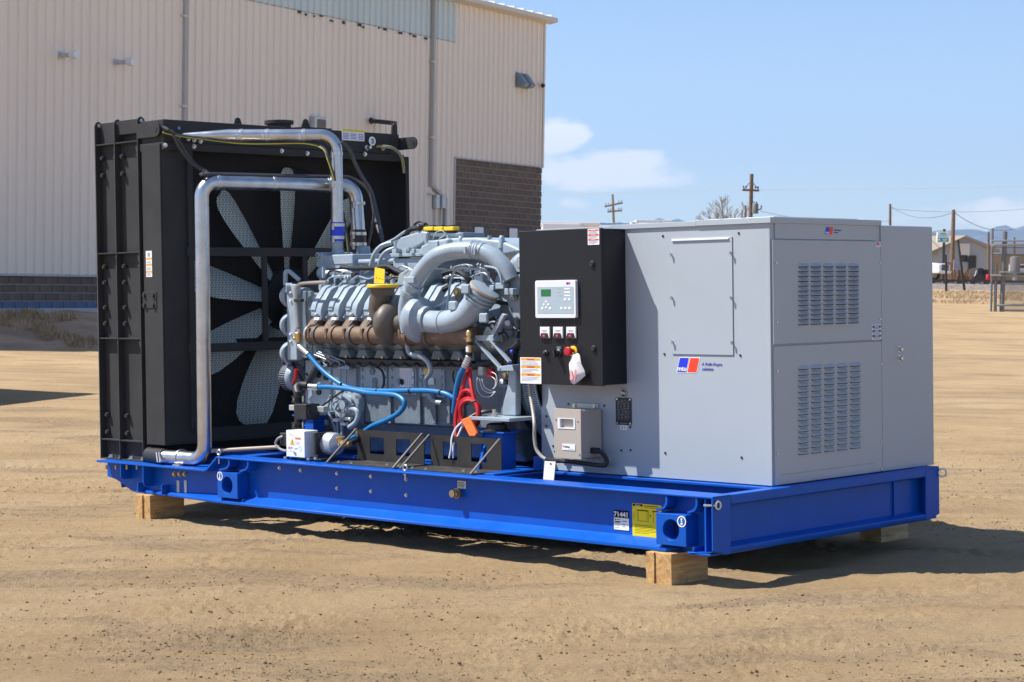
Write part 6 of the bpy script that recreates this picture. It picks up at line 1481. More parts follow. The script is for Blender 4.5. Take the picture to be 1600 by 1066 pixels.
for q in ([(487, 553), (500, 558), (515, 566), (517, 585), (516, 625)], [(495, 552), (520, 562), (531, 569), (532, 600)], [(498, 550), (528, 561), (540, 569), (541, 603)]): tb('fuel_line', q, .0055, .56, EGREY, n=6)
uvb('line_clamp', 527, 572, 545, 577, .55, .025, EGREY, eg, .003)
for u, v in ((541, 640), (547, 656), (552, 632)): MB().ball(at(u, v, y=.48), .016).build('pump_valve', ZINC, pm)
# thermostat housing and the pipes on top at the front
th_b = uvb('thermostat_housing', 503, 397, 551, 421, .93, .34, EGREY, eg, .010)
uvb('housing_joint', 510, 411, 549, 413, .925, .02, INK, th_b, 0)
uvp('housing_end', [(494, 395), (503, 394), (505, 420), (497, 420), (493, 415)], .92, .3, EGREY, th_b, .012)
MB().lathe(at(498, 399, y=.92), -Y, [(.020, -.01), (.022, .014), (.012, .016), (.012, 0)], 16).build('housing_boss', EGREY, th_b)
uvp('thermostat_base', [(500, 420), (552, 421), (556, 445), (520, 452), (498, 440)], .95, .3, CAST, eg, .015)
p = at(528, 397, y=1.03); MB().lathe((p.x, 1.04, p.z - .02), Z, [(.058, 0), (.058, .018), (.040, .022), (.036, .05)], 8).build('pipe_flange', EGREY, eg)
p = at(504, 427, y=.86); MB().lathe(p, X, [(.040, -.02), (.046, -.01), (.046, .01), (.030, .02)], 20).build('cross_pipe_flange', EGREY, eg)
tb('cross_pipe', [(504, 427, .86), (546, 424, .86)], .017, None, WHITEP, straight=True)
tb('cross_pipe', [(545, 424, .98), (547, 413, .98), (556, 410, .98), (618, 408, .98)], .020, None, EGREY, fil=.05)
p = at(568, 396, y=1.25); MB().lathe((p.x, p.y, p.z - .05), Z, [(.075, 0), (.075, .02), (.05, .03), (.046, .10)], 20).build('pipe_flange', EGREY, eg)
uvb('coolant_manifold', 552, 396, 582, 412, 1.15, .25, EGREY, eg, .015)
tb('grey_hose', [(579, 418, .92), (585, 398, .92), (596, 385, .94), (612, 380, .98)], .017, None, EGREY)
tb('grey_hose', [(592, 416, .90), (596, 402, .90), (604, 393, .92), (616, 388, .95)], .014, None, EGREY)
# charge air cooler, top covers
ic = uvb('charge_air_cooler', 614, 402, 684, 424, .86, .46, EGREY, eg, .006)
uvp('cooler_flange', [(608, 396), (658, 396), (663, 400.5), (611, 402)], .84, .5, EGREY, ic, .004)
for u in (612, 628, 640, 650): uvb('flange_lug', u, 389, u + 7, 396, .86, .05, EGREY, ic, .004)
uvp('air_duct_cover', [(652, 399), (657, 384), (672, 376), (700, 372), (742, 371), (782, 376), (806, 386), (816, 394), (790, 399), (752, 397), (735, 400), (700, 408), (680, 407), (668, 405)], .80, .55, EGREY, eg, .035, 5)
uvp('duct_side', [(668, 376), (684, 376), (684, 405), (668, 405)], .79, .1, EGREY, eg, .008)
uvp('cooler_top', [(617, 383), (625, 371), (657, 361), (667, 363), (667, 376), (655, 384), (640, 392), (618, 394)], .95, .35, EGREY, eg, .014, 3)
uvp('cooler_top_rail', [(612, 378), (640, 366), (664, 362), (712, 364), (724, 363), (724, 371), (664, 371), (640, 376), (613, 384)], .98, .2, CAST, eg, .008)
for u, v in ((619, 384), (667, 372)): MB().cyl(at(u, v + 9, y=.96), at(u, v - 6, y=.96), .016, n=12).build('cooler_stud', EGREY, eg)
b = MB()
for u, v in ((701, 372), (720, 373), (783, 374), (765, 372.5), (671, 391), (748, 384), (742, 388), (760, 389), (620, 392), (640, 391)): b.hexbolt(at(u, v + 1, y=.82), Z, .012, .022)
b.build('cover_bolt', EGREY, eg, kind='stuff')
for u, v in ((720, 376), (784, 375)): MB().lathe(at(u, v + 3, y=.81), Z, [(.022, -.04), (.020, .02), (.014, .035), (.010, .04)], 14).build('cover_boss', EGREY, eg)
for u0, u1 in ((661, 676), (678, 691), (693, 708)):
    y_ = uvb('yellow_connector', u0, 354, u1, 361, .97, .06, YELLOW, eg, .006); uvb('connector_plug', u0 + 3, 351.5, u1 - 2, 355, .99, .05, RUBBER, y_, .004); uvb('connector_boot', u0 + 1, 360, u1, 365, .99, .05, INKB, y_, .004)
tb('wiring_harness', [(635, 364, 1.0), (643, 358, 1.0), (655, 356, 1.0), (665, 352, 1.0)], .018, None, RUBBER, n=8)
tb('wiring_harness', [(645, 356, 1.02), (650, 349, 1.02), (659, 346, 1.02), (668, 352, 1.02)], .008, None, RUBBER, n=8)
MB().ball(at(655, 356, y=.96), .024).build('harness_plug', RUBBER, eg)
tb('cooler_pipe', [(603, 380, 1.0), (616, 374, 1.0), (630, 364, 1.0), (636, 361, 1.0)], .010, None, EGREY)
tb('thin_wire', [(676, 374), (682, 363), (692, 361), (694, 368), (686, 373)], .0025, .94, mat('pale_green_wire', (.45, .6, .5), .5), n=5)
uvp('vented_shield', [(619, 447), (622, 429), (634, 421), (676, 420), (668, 436), (660, 447)], .60, .14, EGREY, eg, .010, 3)
b = MB()
for k in range(3):
    for j in range(4): p = at(637 + j * 8.5 - k * 2.5, 422.5 + k * 2.4, y=.598); b.obox(p, X * .011, Y * .001, Z * .0016)
b.build('shield_slots', INK, eg, kind='stuff', smooth=0)
# turbocharger
TY = .455
p = at(611, 506, y=TY); TC = V((p.x, TY, p.z))
tu = MB().lathe(TC, X, [(.05, -.060), (.085, -.058), (.118, -.045), (.136, -.016), (.138, .006), (.128, .036), (.105, .056), (.075, .066), (.055, .068), (.055, .08)], 44).build('turbine_housing', TURB, eg)
b = MB()
for k in range(12): a_ = 2 * math.pi * k / 12; b.lathe(TC + V((-.060, math.cos(a_) * .07, math.sin(a_) * .07)), -X, [(.009, 0), (.009, .012)], 8)
b.build('housing_bolt', RUST, tu, kind='stuff')
ex = MB().tube(catmull(pp([(613, 510, TY), (601, 502, TY), (592, 488, TY), (594, 470, TY), (598, 452, TY)]), 6), [.05 + .022 * min(1, i / 18) for i in range(25)], 20).build('exhaust_outlet', TURB, eg)
p = at(598, 447, y=TY); MB().lathe((p.x, TY, p.z - .012), Z, [(.072, -.05), (.078, -.01), (.092, -.006), (.092, .0)], 28).build('outlet_flange', TURB, eg)
yc = MB().lathe((p.x, TY, p.z - .012), Z, [(.098, 0), (.104, .004), (.104, .018), (.098, .024), (0, .026)], 36).build('yellow_flange_cover', YELLOW, eg)
tgp = uvp('yellow_tab', [(585.5, 418), (601, 421), (600, 443), (584, 443)], TY + .05, .004, YELLOW, eg, .0015)
b = MB()
for u, v in ((588, 434), (593, 435), (598, 437)): b.cyl(at(u, v, y=TY + .0495), at(u, v, y=TY + .048), .0035, n=8)
b.build('tab_hole', INKB, tgp, kind='stuff')
p = at(655, 500, y=TY); CC = V((p.x, TY, p.z))
co = MB().lathe(CC, X, [(.06, -.060), (.09, -.058), (.125, -.045), (.144, -.014), (.146, .012), (.134, .045), (.105, .062), (.09, .07), (.085, .10)], 44).build('compressor_housing', EGREY, eg)
MB().cyl(TC + X * .06, CC - X * .06, .055, n=20).build('bearing_housing', TURB, eg)
cp = [(634, 520), (632, 488), (640, 458), (657, 427), (679, 403), (700, 394), (722, 391), (748, 392), (770, 401), (788, 418), (798, 438)]
pts = catmull([at(u, v, y=(TY - .02 + max(0, (u - 680)) * .0012)) for u, v in cp], 5)
rr = [.030 + .024 * min(1, i / 10) for i in range(len(pts))]
MB().tube(pts, rr, 20).build('charge_air_pipe', EGREY, eg)
def collar(path_pts, i, r, h, name, m=EGREY, n=24, bumps=0):
    d = (path_pts[i + 1] - path_pts[i - 1]).normalized(); o = path_pts[i]
    pr = [(r * .92, -h), (r, -h), (r, h), (r * .92, h)] if not bumps else sum([[(r * .93, -h + 2 * h * k / bumps), (r * 1.04, -h + 2 * h * (k + .5) / bumps)] for k in range(bumps)], []) + [(r * .93, h)]
    return MB().lathe(o, d, pr, n).build(name, m, eg)
ci = min(range(len(pts)), key=lambda i: (pts[i] - at(665, 416, y=TY)).length)
collar(pts, 12, .068, .014, 'pipe_flange'); collar(pts, 10, .066, .016, 'pipe_flange')
for k in (33, 36): collar(pts, k, .058, .006, 'pipe_clamp')
collar(pts, 34, .056, .035, 'pipe_bellows', bumps=4)
for k in (33, 36): MB().obox(pts[k] - Y * .06 - Z * .0, X * .008, Y * .008, Z * .022).build('clamp_screw', ZINC, eg, bevel=.003)
b = MB(); q = pts[12]
b.obox(q + V((.02, -.03, .03)), X * .05, Y * .03, Z * .022); b.build('flange_lug', EGREY, eg, bevel=.008)
q = pts[26]; MB().lathe(q + V((-.02, .0, .03)), Z, [(.03, 0), (.028, .04), (.012, .055)], 12).build('pipe_boss', EGREY, eg)
tb('charge_air_pipe', [(797, 432, .66), (806, 418, .66), (820, 405, .68), (850, 396, .74)], .052, None, EGREY, n=18)
uvp('riser_housing', [(768, 446), (776, 428), (796, 420), (832, 420), (832, 500), (800, 500), (790, 470), (772, 458)], .60, .22, EGREY, eg, .02, 3)
uvp('riser_eye', [(803, 430), (803, 410), (808, 401), (818, 399), (822, 430)], .60, .03, EGREY, eg, .006)
MB().lathe(at(811, 412, y=.60), -Y, [(.024, 0), (.024, .004)], 16).build('eye_hole', INK, eg)
# air inlet elbow
ip = [at(u, v, y=y_) for u, v, y_ in ((661, 502, TY), (682, 504, TY), (702, 503, TY - .01), (722, 496, TY - .01), (737, 483, TY), (748, 468, TY + .01), (757, 453, TY + .02))]
pts2 = catmull(ip, 6); n2 = len(pts2)
MB().tube(pts2, [.074 + .018 * max(0, (i - 16) / (n2 - 17)) for i in range(n2)], 28).build('air_inlet_elbow', EGREY, eg)
collar(pts2, 10, .079, .005, 'elbow_band'); collar(pts2, n2 - 9, .090, .005, 'elbow_band')
d = (pts2[-1] - pts2[-3]).normalized()
for k, (r0, o_, m_) in enumerate(((.096, -.075, EGREY), (.098, -.05, EGREY), (.100, -.022, EGREY))): MB().lathe(pts2[-1] + d * o_, d, [(.088, -.008), (r0, -.006), (r0, .006), (.088, .008)], 32).build('inlet_ring', m_, eg)
MB().lathe(pts2[-1], d, [(.094, 0), (.099, .003), (.099, .008), (.094, .010), (.0, .0101)], 32).build('inlet_cover', EGREY, eg)
MB().lathe(pts2[-1] + d * -.004, d, [(.099, 0), (.1005, .001), (.1005, .007), (.099, .008)], 32).build('orange_sealing_ring', mat('orange_sealing_tape', (.62, .34, .12), .5), eg)
for i, (u, v) in enumerate(((728, 452), (708, 478), (756, 497))): MB().obox(at(u, v, y=TY - .09 + .02 * i), X * .035, Y * .012, Z * .03).build('elbow_lug', EGREY, eg, bevel=.010)
MB().lathe(at(714, 456, y=.56), V((.5, -.3, .8)), [(.010, -.06), (.010, -.02), (.020, -.018), (.024, 0), (.018, .02), (0, .024)], 14).build('brass_sensor', BRASS, eg)
for q in ([(700, 478, .52), (703, 445, .52), (710, 424, .52), (720, 418, .52), (738, 420, .52), (760, 424, .54), (764, 438, .54)], [(757, 416, .50), (775, 420, .50), (782, 432, .50), (784, 445, .50)], [(672, 483, .50), (692, 474, .50), (700, 466, .50)], [(698, 484, .5), (699, 470, .5), (701, 462, .5)]): tb('oil_line', q, .0075, None, EGREY, n=8)
for u, v, s in ((785, 447, .028), (770, 450, .024), (752, 436, .03), (700, 480, .018), (800, 456, .03)): MB().obox(at(u, v, y=.56), X * s * 1.3, Y * s, Z * s * .7).build('line_block', EGREY, eg, bevel=.006)
tb('drain_pipe', [(636, 536, .47), (640, 552, .47), (655, 556, .48), (668, 565, .50), (673, 580, .52), (665, 595, .54), (668, 612, .56), (676, 626, .57), (690, 630, .58)], .0165, None, EGREY, n=12)
tb('wiring_harness', [(740, 573, .55), (770, 566, .54), (790, 555, .53), (812, 535, .52)], .02, None, RUBBER, n=8)
tb('black_cable', [(585, 572, .58), (597, 580, .56), (600, 596, .56), (597, 607, .56)], .008, None, RUBBER, n=8)
tb('black_cable', [(545, 605, .44), (520, 622, .42), (490, 645, .40), (465, 668, .36)], .007, None, RUBBER, n=8)
# rear: flywheel housing, slotted bell, mounts
FZ = at(815, 600, y=.6).z - .02
MB().box((XE1 - .14, .60, .70), (XE1 + .02, 2 * CY - .60, 1.50)).build('flywheel_housing', CAST, eg, bevel=.03)
be = MB().lathe((XE1 + .02, CY, 1.08), X, [(.535, 0), (.535, .02), (.50, .022), (.50, .19), (.52, .19)], 64).build('generator_bell', INKB, eg)
b = MB()
for row in range(3):
    x0 = XE1 + .034 + row * .052
    for k in range(96):
        a_ = math.pi * (.55 + .9 * k / 96); c_ = V((x0 + .02, CY, 1.08)) + V((0, math.cos(a_), math.sin(a_))) * .505
        b.obox(c_, X * .023, V((0, math.cos(a_), math.sin(a_))) * .006, V((0, -math.sin(a_), math.cos(a_))) * .0044)
    b.lathe((x0 + .041, CY, 1.08), X, [(.500, 0), (.513, 0), (.513, .010), (.500, .010)], 64, False)
b.build('bell_slats', EGREY, be, kind='stuff', smooth=0)
uvp('foot_web', [(784, 650), (786, 628), (792, 606), (795, 575), (806, 575), (806, 650)], .52, .05, EGREY, eg, .010)
uvb('foot_block', 778, 580, 804, 606, .545, .05, CAST, eg, .010)
for u, v, m_ in ((790, 586, BRASS), (786, 596, WHITEP), (791, 597, RUBBER)): MB().lathe(at(u, v, y=.54), -Y, [(.016, 0), (.016, .014), (.008, .016)], 12).build('foot_bolt', m_, eg)
a, c = at(740.5, 658, y=.40), at(803, 651, y=.40); 
ft = MB().box((a.x, .36, (a.z + c.z) / 2 - .011), (c.x, .60, (a.z + c.z) / 2 + .011)).build('engine_foot', EGREY, eg, bevel=.004)
m = MB(); q = V((pc.x, .43, (a.z + c.z) / 2 + .011)); m.cyl(q, q + Z * .010, .022, n=14); m.hexbolt(q + Z * .010, Z, .018, .016); m.cyl(q + Z * .024, q + Z * .045, .012, n=10); m.build('mount_bolt', ZINC, ft)
MB().lathe((pc.x, .45, .717), Z, [(.085, 0), (.085, .006), (.066, .012), (.062, .04), (.045, .05)], 24).build('rubber_mount', RUBBER, eg)
for yy in (1.73,): MB().lathe((pc.x, yy, .717), Z, [(.085, 0), (.085, .006), (.066, .012), (.062, .04), (.045, .05)], 24).build('rubber_mount', RUBBER, eg); MB().box((pc.x - .1, 1.55, .765), (pc.x + .1, 1.82, .787)).build('engine_foot', EGREY, eg, bevel=.004)
MB().box((pb.x - .08, .42, .752), (pb.x + .14, .75, .775)).build('engine_foot', EGREY, eg, bevel=.004); MB().box((pb.x - .08, 1.5, .752), (pb.x + .14, 1.8, .775)).build('engine_foot', EGREY, eg, bevel=.004)
# angle bracket frame beside the flywheel
BRY = .47
for q in ([(741, 529), (784, 577)], [(766, 530), (797, 566)]): 
    p0_, p1_ = pp(q, BRY); MB().bar(p0_, p1_, .014, .030, Y).build('bracket_bar', EGREY, eg, bevel=.003)
uvp('bracket_plate', [(741, 524), (770, 524), (773, 533), (743, 533)], BRY - .01, .05, EGREY, eg, .004)
uvp('bracket_strut', [(768, 530), (764, 524), (784, 490), (789, 492)], BRY - .005, .03, EGREY, eg, .004)
uvp('bracket_foot', [(776, 573), (800, 570), (803, 580), (777, 580)], BRY - .01, .08, EGREY, eg, .004)
for u, v in ((779, 503), (793, 505)): MB().ball(at(u, v, y=.56), .02).build('housing_plug', WHITEP, eg)
uvp('housing_rib', [(777, 510), (783, 512), (784, 535), (782, 535)], .57, .03, EGREY, eg, .005)
for u, v in ((800, 550), (797, 570), (799, 573)): MB().ball(at(u, v, y=.50), .014).build('blue_connector', BLUESIL, eg)
for u, v, m_ in ((750, 580, mat('clear_plastic_block', (.5, .55, .55), .3)), (764, 583, RED)): uvb('terminal_block', u - 3.5, v - 7, u + 3.5, v + 7, .52, .04, m_, eg, .006)
for q in ([(746, 590), (745, 605), (752, 618), (765, 620), (774, 612)], [(749, 592), (754, 608), (765, 614), (773, 612)], [(753, 592), (757, 605), (768, 611)], [(767, 581), (775, 586), (776, 600), (770, 608)], [(767, 588), (774, 594), (773, 606)]): tb('white_wire', q, .0028, .50, WHITE, n=5)
tb('black_cable', [(709, 580, .56), (708, 590, .56), (714, 606, .56), (728, 612, .56)], .006, None, RUBBER, n=6)
# brass valve standing above the vertical blue hose
V0 = at(733, 519, y=.42)
bv = MB().lathe(V0, -Z, [(.014, -.01), (.020, 0), (.020, .022), (.013, .024), (.013, .04), (.019, .042), (.019, .125), (.014, .13), (.014, .15)], 14).build('brass_drain_valve', BRASS, eg)
for v_, h_ in ((534, .022), (546, .0), (551, .022)):
    if h_: MB().lathe(at(733, v_, y=.42), -Z, [(.0205, 0), (.0205, h_)], 14).build('black_band', INKB, bv)
MB().lathe(at(733, 542, y=.42), -Z, [(.0202, 0), (.0202, .03)], 14).build('white_band', WHITE, bv)
# ================================================================== hoses and cables laid over the engine
def cable(name, label, cat, path, r, m, y=None, n=12, group=None, k=6):
    pts = catmull(pp(path, y), k); o = MB().tube(pts, r, n).build(name, m, None, loc=pts[0]); tag(o, label, cat, group); return o
def hose_end(path, y, r, par):
    p0_, p1_ = pp(path, y); d = p1_ - p0_; return MB().lathe(p0_, d, [(r * .9, 0), (r * 1.2, .006)] + sum([[(r * 1.22, d.length * f), (r * 1.08, d.length * (f + .07))] for f in (.15, .35, .55, .75)], []) + [(r * 1.15, d.length)], 12).build('crimped_ferrule', ZINC, par)
h1 = cable('coolant_hose', 'blue rubber hose sloping from the brass valve at the engine front along the crankcase', 'hose', [(481, 553, .44), (500, 575, .44), (520, 592, .44), (542, 605, .43), (566, 609.5, .42), (600, 611, .42), (640, 610.5, .42), (672, 611, .42), (695, 615, .42), (709, 622, .43)], .0165, HOSE, group='blue hoses'); hose_end([(467, 541), (482, 554)], .44, .0185, h1)
h2 = cable('coolant_hose', 'blue rubber hose from the black elbow curling back down behind the battery tray', 'hose', [(497, 605, .40), (515, 605, .40), (545, 608, .405), (575, 614, .405), (605, 616, .40), (622, 619, .40), (632, 629, .39), (626, 643, .39), (605, 656, .39), (583, 665, .39), (565, 677, .40), (540, 690, .42)], .0165, HOSE, group='blue hoses'); hose_end([(478, 604), (498, 605)], .40, .0185, h2)
h3 = cable('coolant_hose', 'short blue rubber hose hanging below the brass drain valve', 'hose', [(727, 571, .42), (719, 586, .42), (714, 604, .425), (711, 625, .43), (709, 645, .44)], .0175, HOSE, group='blue hoses'); hose_end([(734, 556), (726, 573)], .42, .020, h3)
for u, v, hp in ((533, 603, h1), (590, 611, h1), (641, 610.5, h1), (689, 613, h1), (612, 617, h2)):
    p = at(u, v, y=.42); MB().lathe(p - X * .006, X, [(.021, 0), (.022, .002), (.022, .010), (.021, .012)], 12).build('hose_tie', RUBBER, hp)
rc = thing('battery_cables', 'coiled bright red battery cables hanging beside the crankcase', 'cable', at(732, 640, y=.42))
rg = random.Random(2)
for k in range(4):
    c = at(732 + rg.uniform(-1.5, 1.5), 644 + rg.uniform(-3, 3), y=.39 + .02 * k); rx, rz = .085 + rg.uniform(-.012, .012), .095 + rg.uniform(-.015, .015)
    MB().tube([c + X * rx * math.cos(t) + Z * rz * math.sin(t) + Y * .01 * math.sin(2 * t + k) for t in np.linspace(0, 6.2832, 33)[:-1]], .0125, 8, close=True).build('coil_loop', RED, rc)
for q in ([(732, 578, .46), (726, 595, .44), (719, 620, .42), (713, 645, .41), (712, 668, .40), (714, 690, .38)], [(734, 576, .46), (736, 600, .43), (740, 622, .41), (746, 640, .40), (750, 655, .41)], [(716, 626, .42), (724, 612, .42), (734, 611, .42), (742, 622, .42)]): MB().tube(catmull(pp(q), 6), .012, 8).build('cable_run', RED, rc)
tb('cable_tie', [(728, 632, .40), (736, 629, .385), (744, 626, .40)], .006, None, RUBBER, rc)
oc = thing('orange_cable_boot', 'orange plastic boot covering a cable end above the battery tray', 'cable boot', at(733, 665, y=.36))
uvp('boot', [(720, 656), (733, 651), (745, 677), (742, 682), (733, 682)], .352, .020, ORANGE, oc, .005, 3)
MB().tube(catmull(pp([(734, 653, .37), (745, 647, .40), (757, 644, .42), (770, 642, .46)]), 6), .012, 8).build('black_lead', RUBBER, oc)
for i, q in enumerate(([(722, 660, .38), (712, 670, .36), (706, 685, .34), (705, 700, .33), (702, 716, .33)], [(724, 662, .39), (716, 680, .36), (709, 694, .35), (708, 716, .34)])): cable('white_battery_lead', ('pale cable dropping behind the window of the black battery tray, nearer the pedestal', 'pale cable dropping behind the window of the black battery tray, nearer the radiator')[1 - i], 'cable', q, .006, WHITEP, n=6, group='pale battery leads')
# ================================================================== jacket water heater
hy = .115
wt = thing('coolant_heater', 'white coolant heater box with hot warning, black pump above and brass valve', 'heater', at(470, 718, y=hy))
a, c = at(447.5, 713.5, y=hy), at(475.5, 674, y=hy); hx1 = c.x
d_ = at(497, 690, x=hx1).y - hy
hb = MB().box((a.x, hy, a.z), (hx1, hy + max(.10, min(.22, d_)), c.z)).build('control_box', WHITEP, wt, bevel=.004)
ww, hh = c.x - a.x, c.z - a.z
tri = [(a.x + ww * .22, hy - .0012, a.z + hh * .48), (a.x + ww * .46, hy - .0012, a.z + hh * .48), (a.x + ww * .34, hy - .0012, a.z + hh * .70)]
MB().prism([V(q) for q in tri], (0, -.001, 0)).build('warning_triangle', YELLOW, hb, smooth=0)
MB().prism([V((a.x + ww * .33, hy - .0024, a.z + hh * .51)), V((a.x + ww * .355, hy - .0024, a.z + hh * .51)), V((a.x + ww * .36, hy - .0024, a.z + hh * .62)), V((a.x + ww * .325, hy - .0024, a.z + hh * .62))], (0, -.0006, 0)).build('triangle_mark', INKB, hb, smooth=0)
strips([(ww * .50, hh * .68, ww * .30, hh * .07)], (a.x, hy - .0004, a.z), X, Z, -Y, mat('danger_orange', (.80, .18, .06), .5), hb, 'orange_band')
strips([(ww * .18, hh * .83, ww * .22, hh * .02), (ww * .18, hh * .87, ww * .05, hh * .03), (ww * .5, hh * .58, ww * .22, hh * .012), (ww * .5, hh * .54, ww * .28, hh * .012), (ww * .5, hh * .50, ww * .2, hh * .012), (ww * .12, hh * .22, ww * .3, hh * .012)], (a.x, hy - .0004, a.z), X, Z, -Y, mat('faint_print', (.55, .55, .58), .5), hb, 'print_lines')
text('HOT', hh * .13, (a.x + ww * .09, hy - .0012, a.z + hh * .30), X, Z, mat('faded_red_print', (.75, .28, .26), .5), hb)
text('start', hh * .10, (a.x + ww * .44, hy - .0012, a.z + hh * .31), X, Z, mat('pale_blue_print', (.45, .66, .72), .5), hb)
MB().ringplate(circ((a.x + ww * .76, hy - .0006, a.z + hh * .34), X, Z, ww * .085, 20, 0, hh * .09), circ((a.x + ww * .76, hy - .0006, a.z + hh * .34), X, Z, ww * .065, 20, 0, hh * .07), (0, -.0008, 0)).build('flame_ring', mat('pale_blue_print', (.45, .66, .72), .5), hb, smooth=0)
MB().lathe((a.x + ww * .48, hy, a.z + hh * .17), -Y, [(.010, 0), (.010, .006), (.005, .007)], 12).build('lock_screw', ZINC, hb)
MB().box((a.x + .02, hy + .02, a.z - .012), (hx1 + .14, hy + .17, a.z - .002)).build('base_plate', RUBBER, wt, bevel=.002)
for u, v in ((446, 716), (482, 718), (493, 717)): MB().lathe(at(u, v, y=hy), Z, [(.012, -.005), (.012, .010), (.006, .012)], 8).build('base_bolt', ZINC, wt)
MB().box((hx1 + .055, hy + .03, a.z + .02), (hx1 + .075, hy + .20, c.z - .01)).build('end_plate', TRAY, wt, bevel=.003)
for dz in (.03, .13): MB().cyl((hx1 - .005, hy + .10, a.z + dz + .01), (hx1 + .06, hy + .10, a.z + dz + .01), .007, n=8).build('tie_bolt', ZINC, wt)
q = at(508, 693, y=hy + .14); tank = MB().lathe((hx1 + .076, q.y, q.z), X, [(.075, 0), (.075, .06), (.070, .085), (.045, .105), (.022, .11), (.022, .13)], 26).build('heater_tank', GALV, wt)
q = at(533, 693, y=hy + .14); bvv = MB().lathe(q - X * .06, X, [(.018, 0), (.027, .01), (.027, .03), (.022, .035), (.022, .075), (.027, .08), (.027, .10), (.017, .105), (.017, .15)], 8).build('brass_tee', BRASS, wt)
MB().lathe(q, Z, [(.024, .0), (.024, .03), (.028, .034), (.028, .044), (.018, .048)], 10).build('tee_cap', BRASS, bvv)
tb('heater_outlet', [(541, 693, hy + .14), (552, 690, hy + .18), (560, 684, hy + .24), (556, 672, hy + .3)], .017, None, RUBBER, wt)
# pump stack above the box
py_ = .30
b = MB()
P_ = lambda u, v: at(u, v, y=py_)
uvb('pump_body', 459, 632, 478, 655, py_ - .06, .12, RUBBER, wt, .006); q = P_(484, 643); MB().lathe(q - X * .02, X, [(.05, 0), (.055, .01), (.055, .05), (.04, .06)], 20).build('pump_motor', INKB, wt)
for v in (620, 628, 662, 668): MB().lathe(P_(466, v), Z, [(.02, -.006), (.045, -.006), (.045, .006), (.02, .006)], 20).build('pipe_flange', RUBBER, wt)
MB().cyl(P_(466, 633), P_(466, 612), .026, n=14).build('riser', RUBBER, wt); MB().cyl(P_(466, 655), P_(466, 674), .026, n=14).build('riser', RUBBER, wt)
tb('black_elbow', [(466, 617, .32), (464, 607, .34), (470, 603, .37), (480, 603, .395)], .030, None, INKB, wt, n=14)
b = MB()
for v in (624, 665):
    for du in (-7, 7): b.cyl(P_(466 + du, v - 5), P_(466 + du, v + 5), .007, n=6)
b.build('flange_stud', ZINC, wt, kind='stuff')
MB().box((P_(446, 640).x, .33, P_(460, 640).z - .01), (P_(500, 640).x, .37, P_(460, 634).z)).build('support_plate', ZINCP, wt, bevel=.003)
uvb('junction_box', 437, 677, 450, 697, .22, .08, TRAY, wt, .006)
tb('grey_lead', [(448, 705, .2), (438, 702, .2), (431, 694, .2), (434, 686, .2), (442, 682, .22)], .009, None, mat('grey_lead_jacket', (.26, .26, .26), .45), wt, n=8)
# ================================================================== battery trays
def tray(label, ul, vl, ur, vr, holes, ubl, ubr, vb):
    yb = .345
    A, B = at(ul, vl, y=yb), at(ur, vr, y=yb); zt_ = (A.z + B.z) / 2; zb_ = ZT + .002
    th = thing('battery_tray', label, 'battery tray', ((A.x + B.x) / 2, .22, ZT), 'black battery trays on the near frame')
    xs = [A.x]; 
    for u0, v0, u1, v1 in holes: xs += [at(u0, 700, y=yb).x, at(u1, 700, y=yb).x]
    xs += [B.x]; h0 = holes[0]; zs = [zb_, at(h0[0], h0[3], y=yb).z, at(h0[0], h0[1], y=yb).z, zt_]
    b = MB(); nx, nz2 = len(xs), 4; t = .006
    b.v = [V((x, yb + d, z)) for d in (0, t) for z in zs for x in xs]; idx = lambda d, j, i: d * nx * nz2 + j * nx + i
    solid = lambda i, j: 0 <= i < nx - 1 and 0 <= j < 3 and not (j == 1 and i % 2 == 1)
    for j in range(3):
        for i in range(nx - 1):
            if not solid(i, j): continue
            b.f += [(idx(0, j, i), idx(0, j, i + 1), idx(0, j + 1, i + 1), idx(0, j + 1, i)), (idx(1, j, i), idx(1, j + 1, i), idx(1, j + 1, i + 1), idx(1, j, i + 1))]
            if not solid(i - 1, j): b.f.append((idx(0, j, i), idx(0, j + 1, i), idx(1, j + 1, i), idx(1, j, i)))
            if not solid(i + 1, j): b.f.append((idx(0, j, i + 1), idx(1, j, i + 1), idx(1, j + 1, i + 1), idx(0, j + 1, i + 1)))
            if not solid(i, j - 1): b.f.append((idx(0, j, i), idx(1, j, i), idx(1, j, i + 1), idx(0, j, i + 1)))
            if not solid(i, j + 1): b.f.append((idx(0, j + 1, i), idx(0, j + 1, i + 1), idx(1, j + 1, i + 1), idx(1, j + 1, i)))
    b.build('back_plate', TRAY, th, smooth=0)
    MB().box((A.x, .10, ZT + .001), (B.x, yb - .001, ZT + .008)).build('tray_floor', mat('gritty_black_floor', (.028, .025, .022), .6, var=.3, bump=.8, bscale=120, dirt=.5, dirtcol=(.13, .11, .09)), th, bevel=.001)
    for x, s in ((A.x, 1), (B.x, -1)):
        MB().bar((x, .080, ZT + .006), (x, yb - .012, zt_ + .002), .016, .010).build('brace_rod', mat('lit_tray_edge', (.14, .13, .12), .35, .5), th, bevel=.002)  # rods paler than the tray paint: sunlit edge put into the colour
    b = MB()
    for f in (.1, .3, .75, .92): b.hexbolt((A.x + (B.x - A.x) * f, .13 + .05 * (f > .5), ZT + .008), Z, .010, .010)
    b.build('floor_bolt', ZINC, th, kind='stuff')
tray('black battery tray with two square windows beside the coolant heater', 558, 671, 662, 678, ((578, 683, 600, 709), (619, 685, 641, 711)), 523, 625, 728)
tray('black battery tray with two square windows in front of the blue pedestal', 673, 680, 783, 686, ((692, 690, 714, 718), (736, 693, 760, 721)), 636, 745, 738)
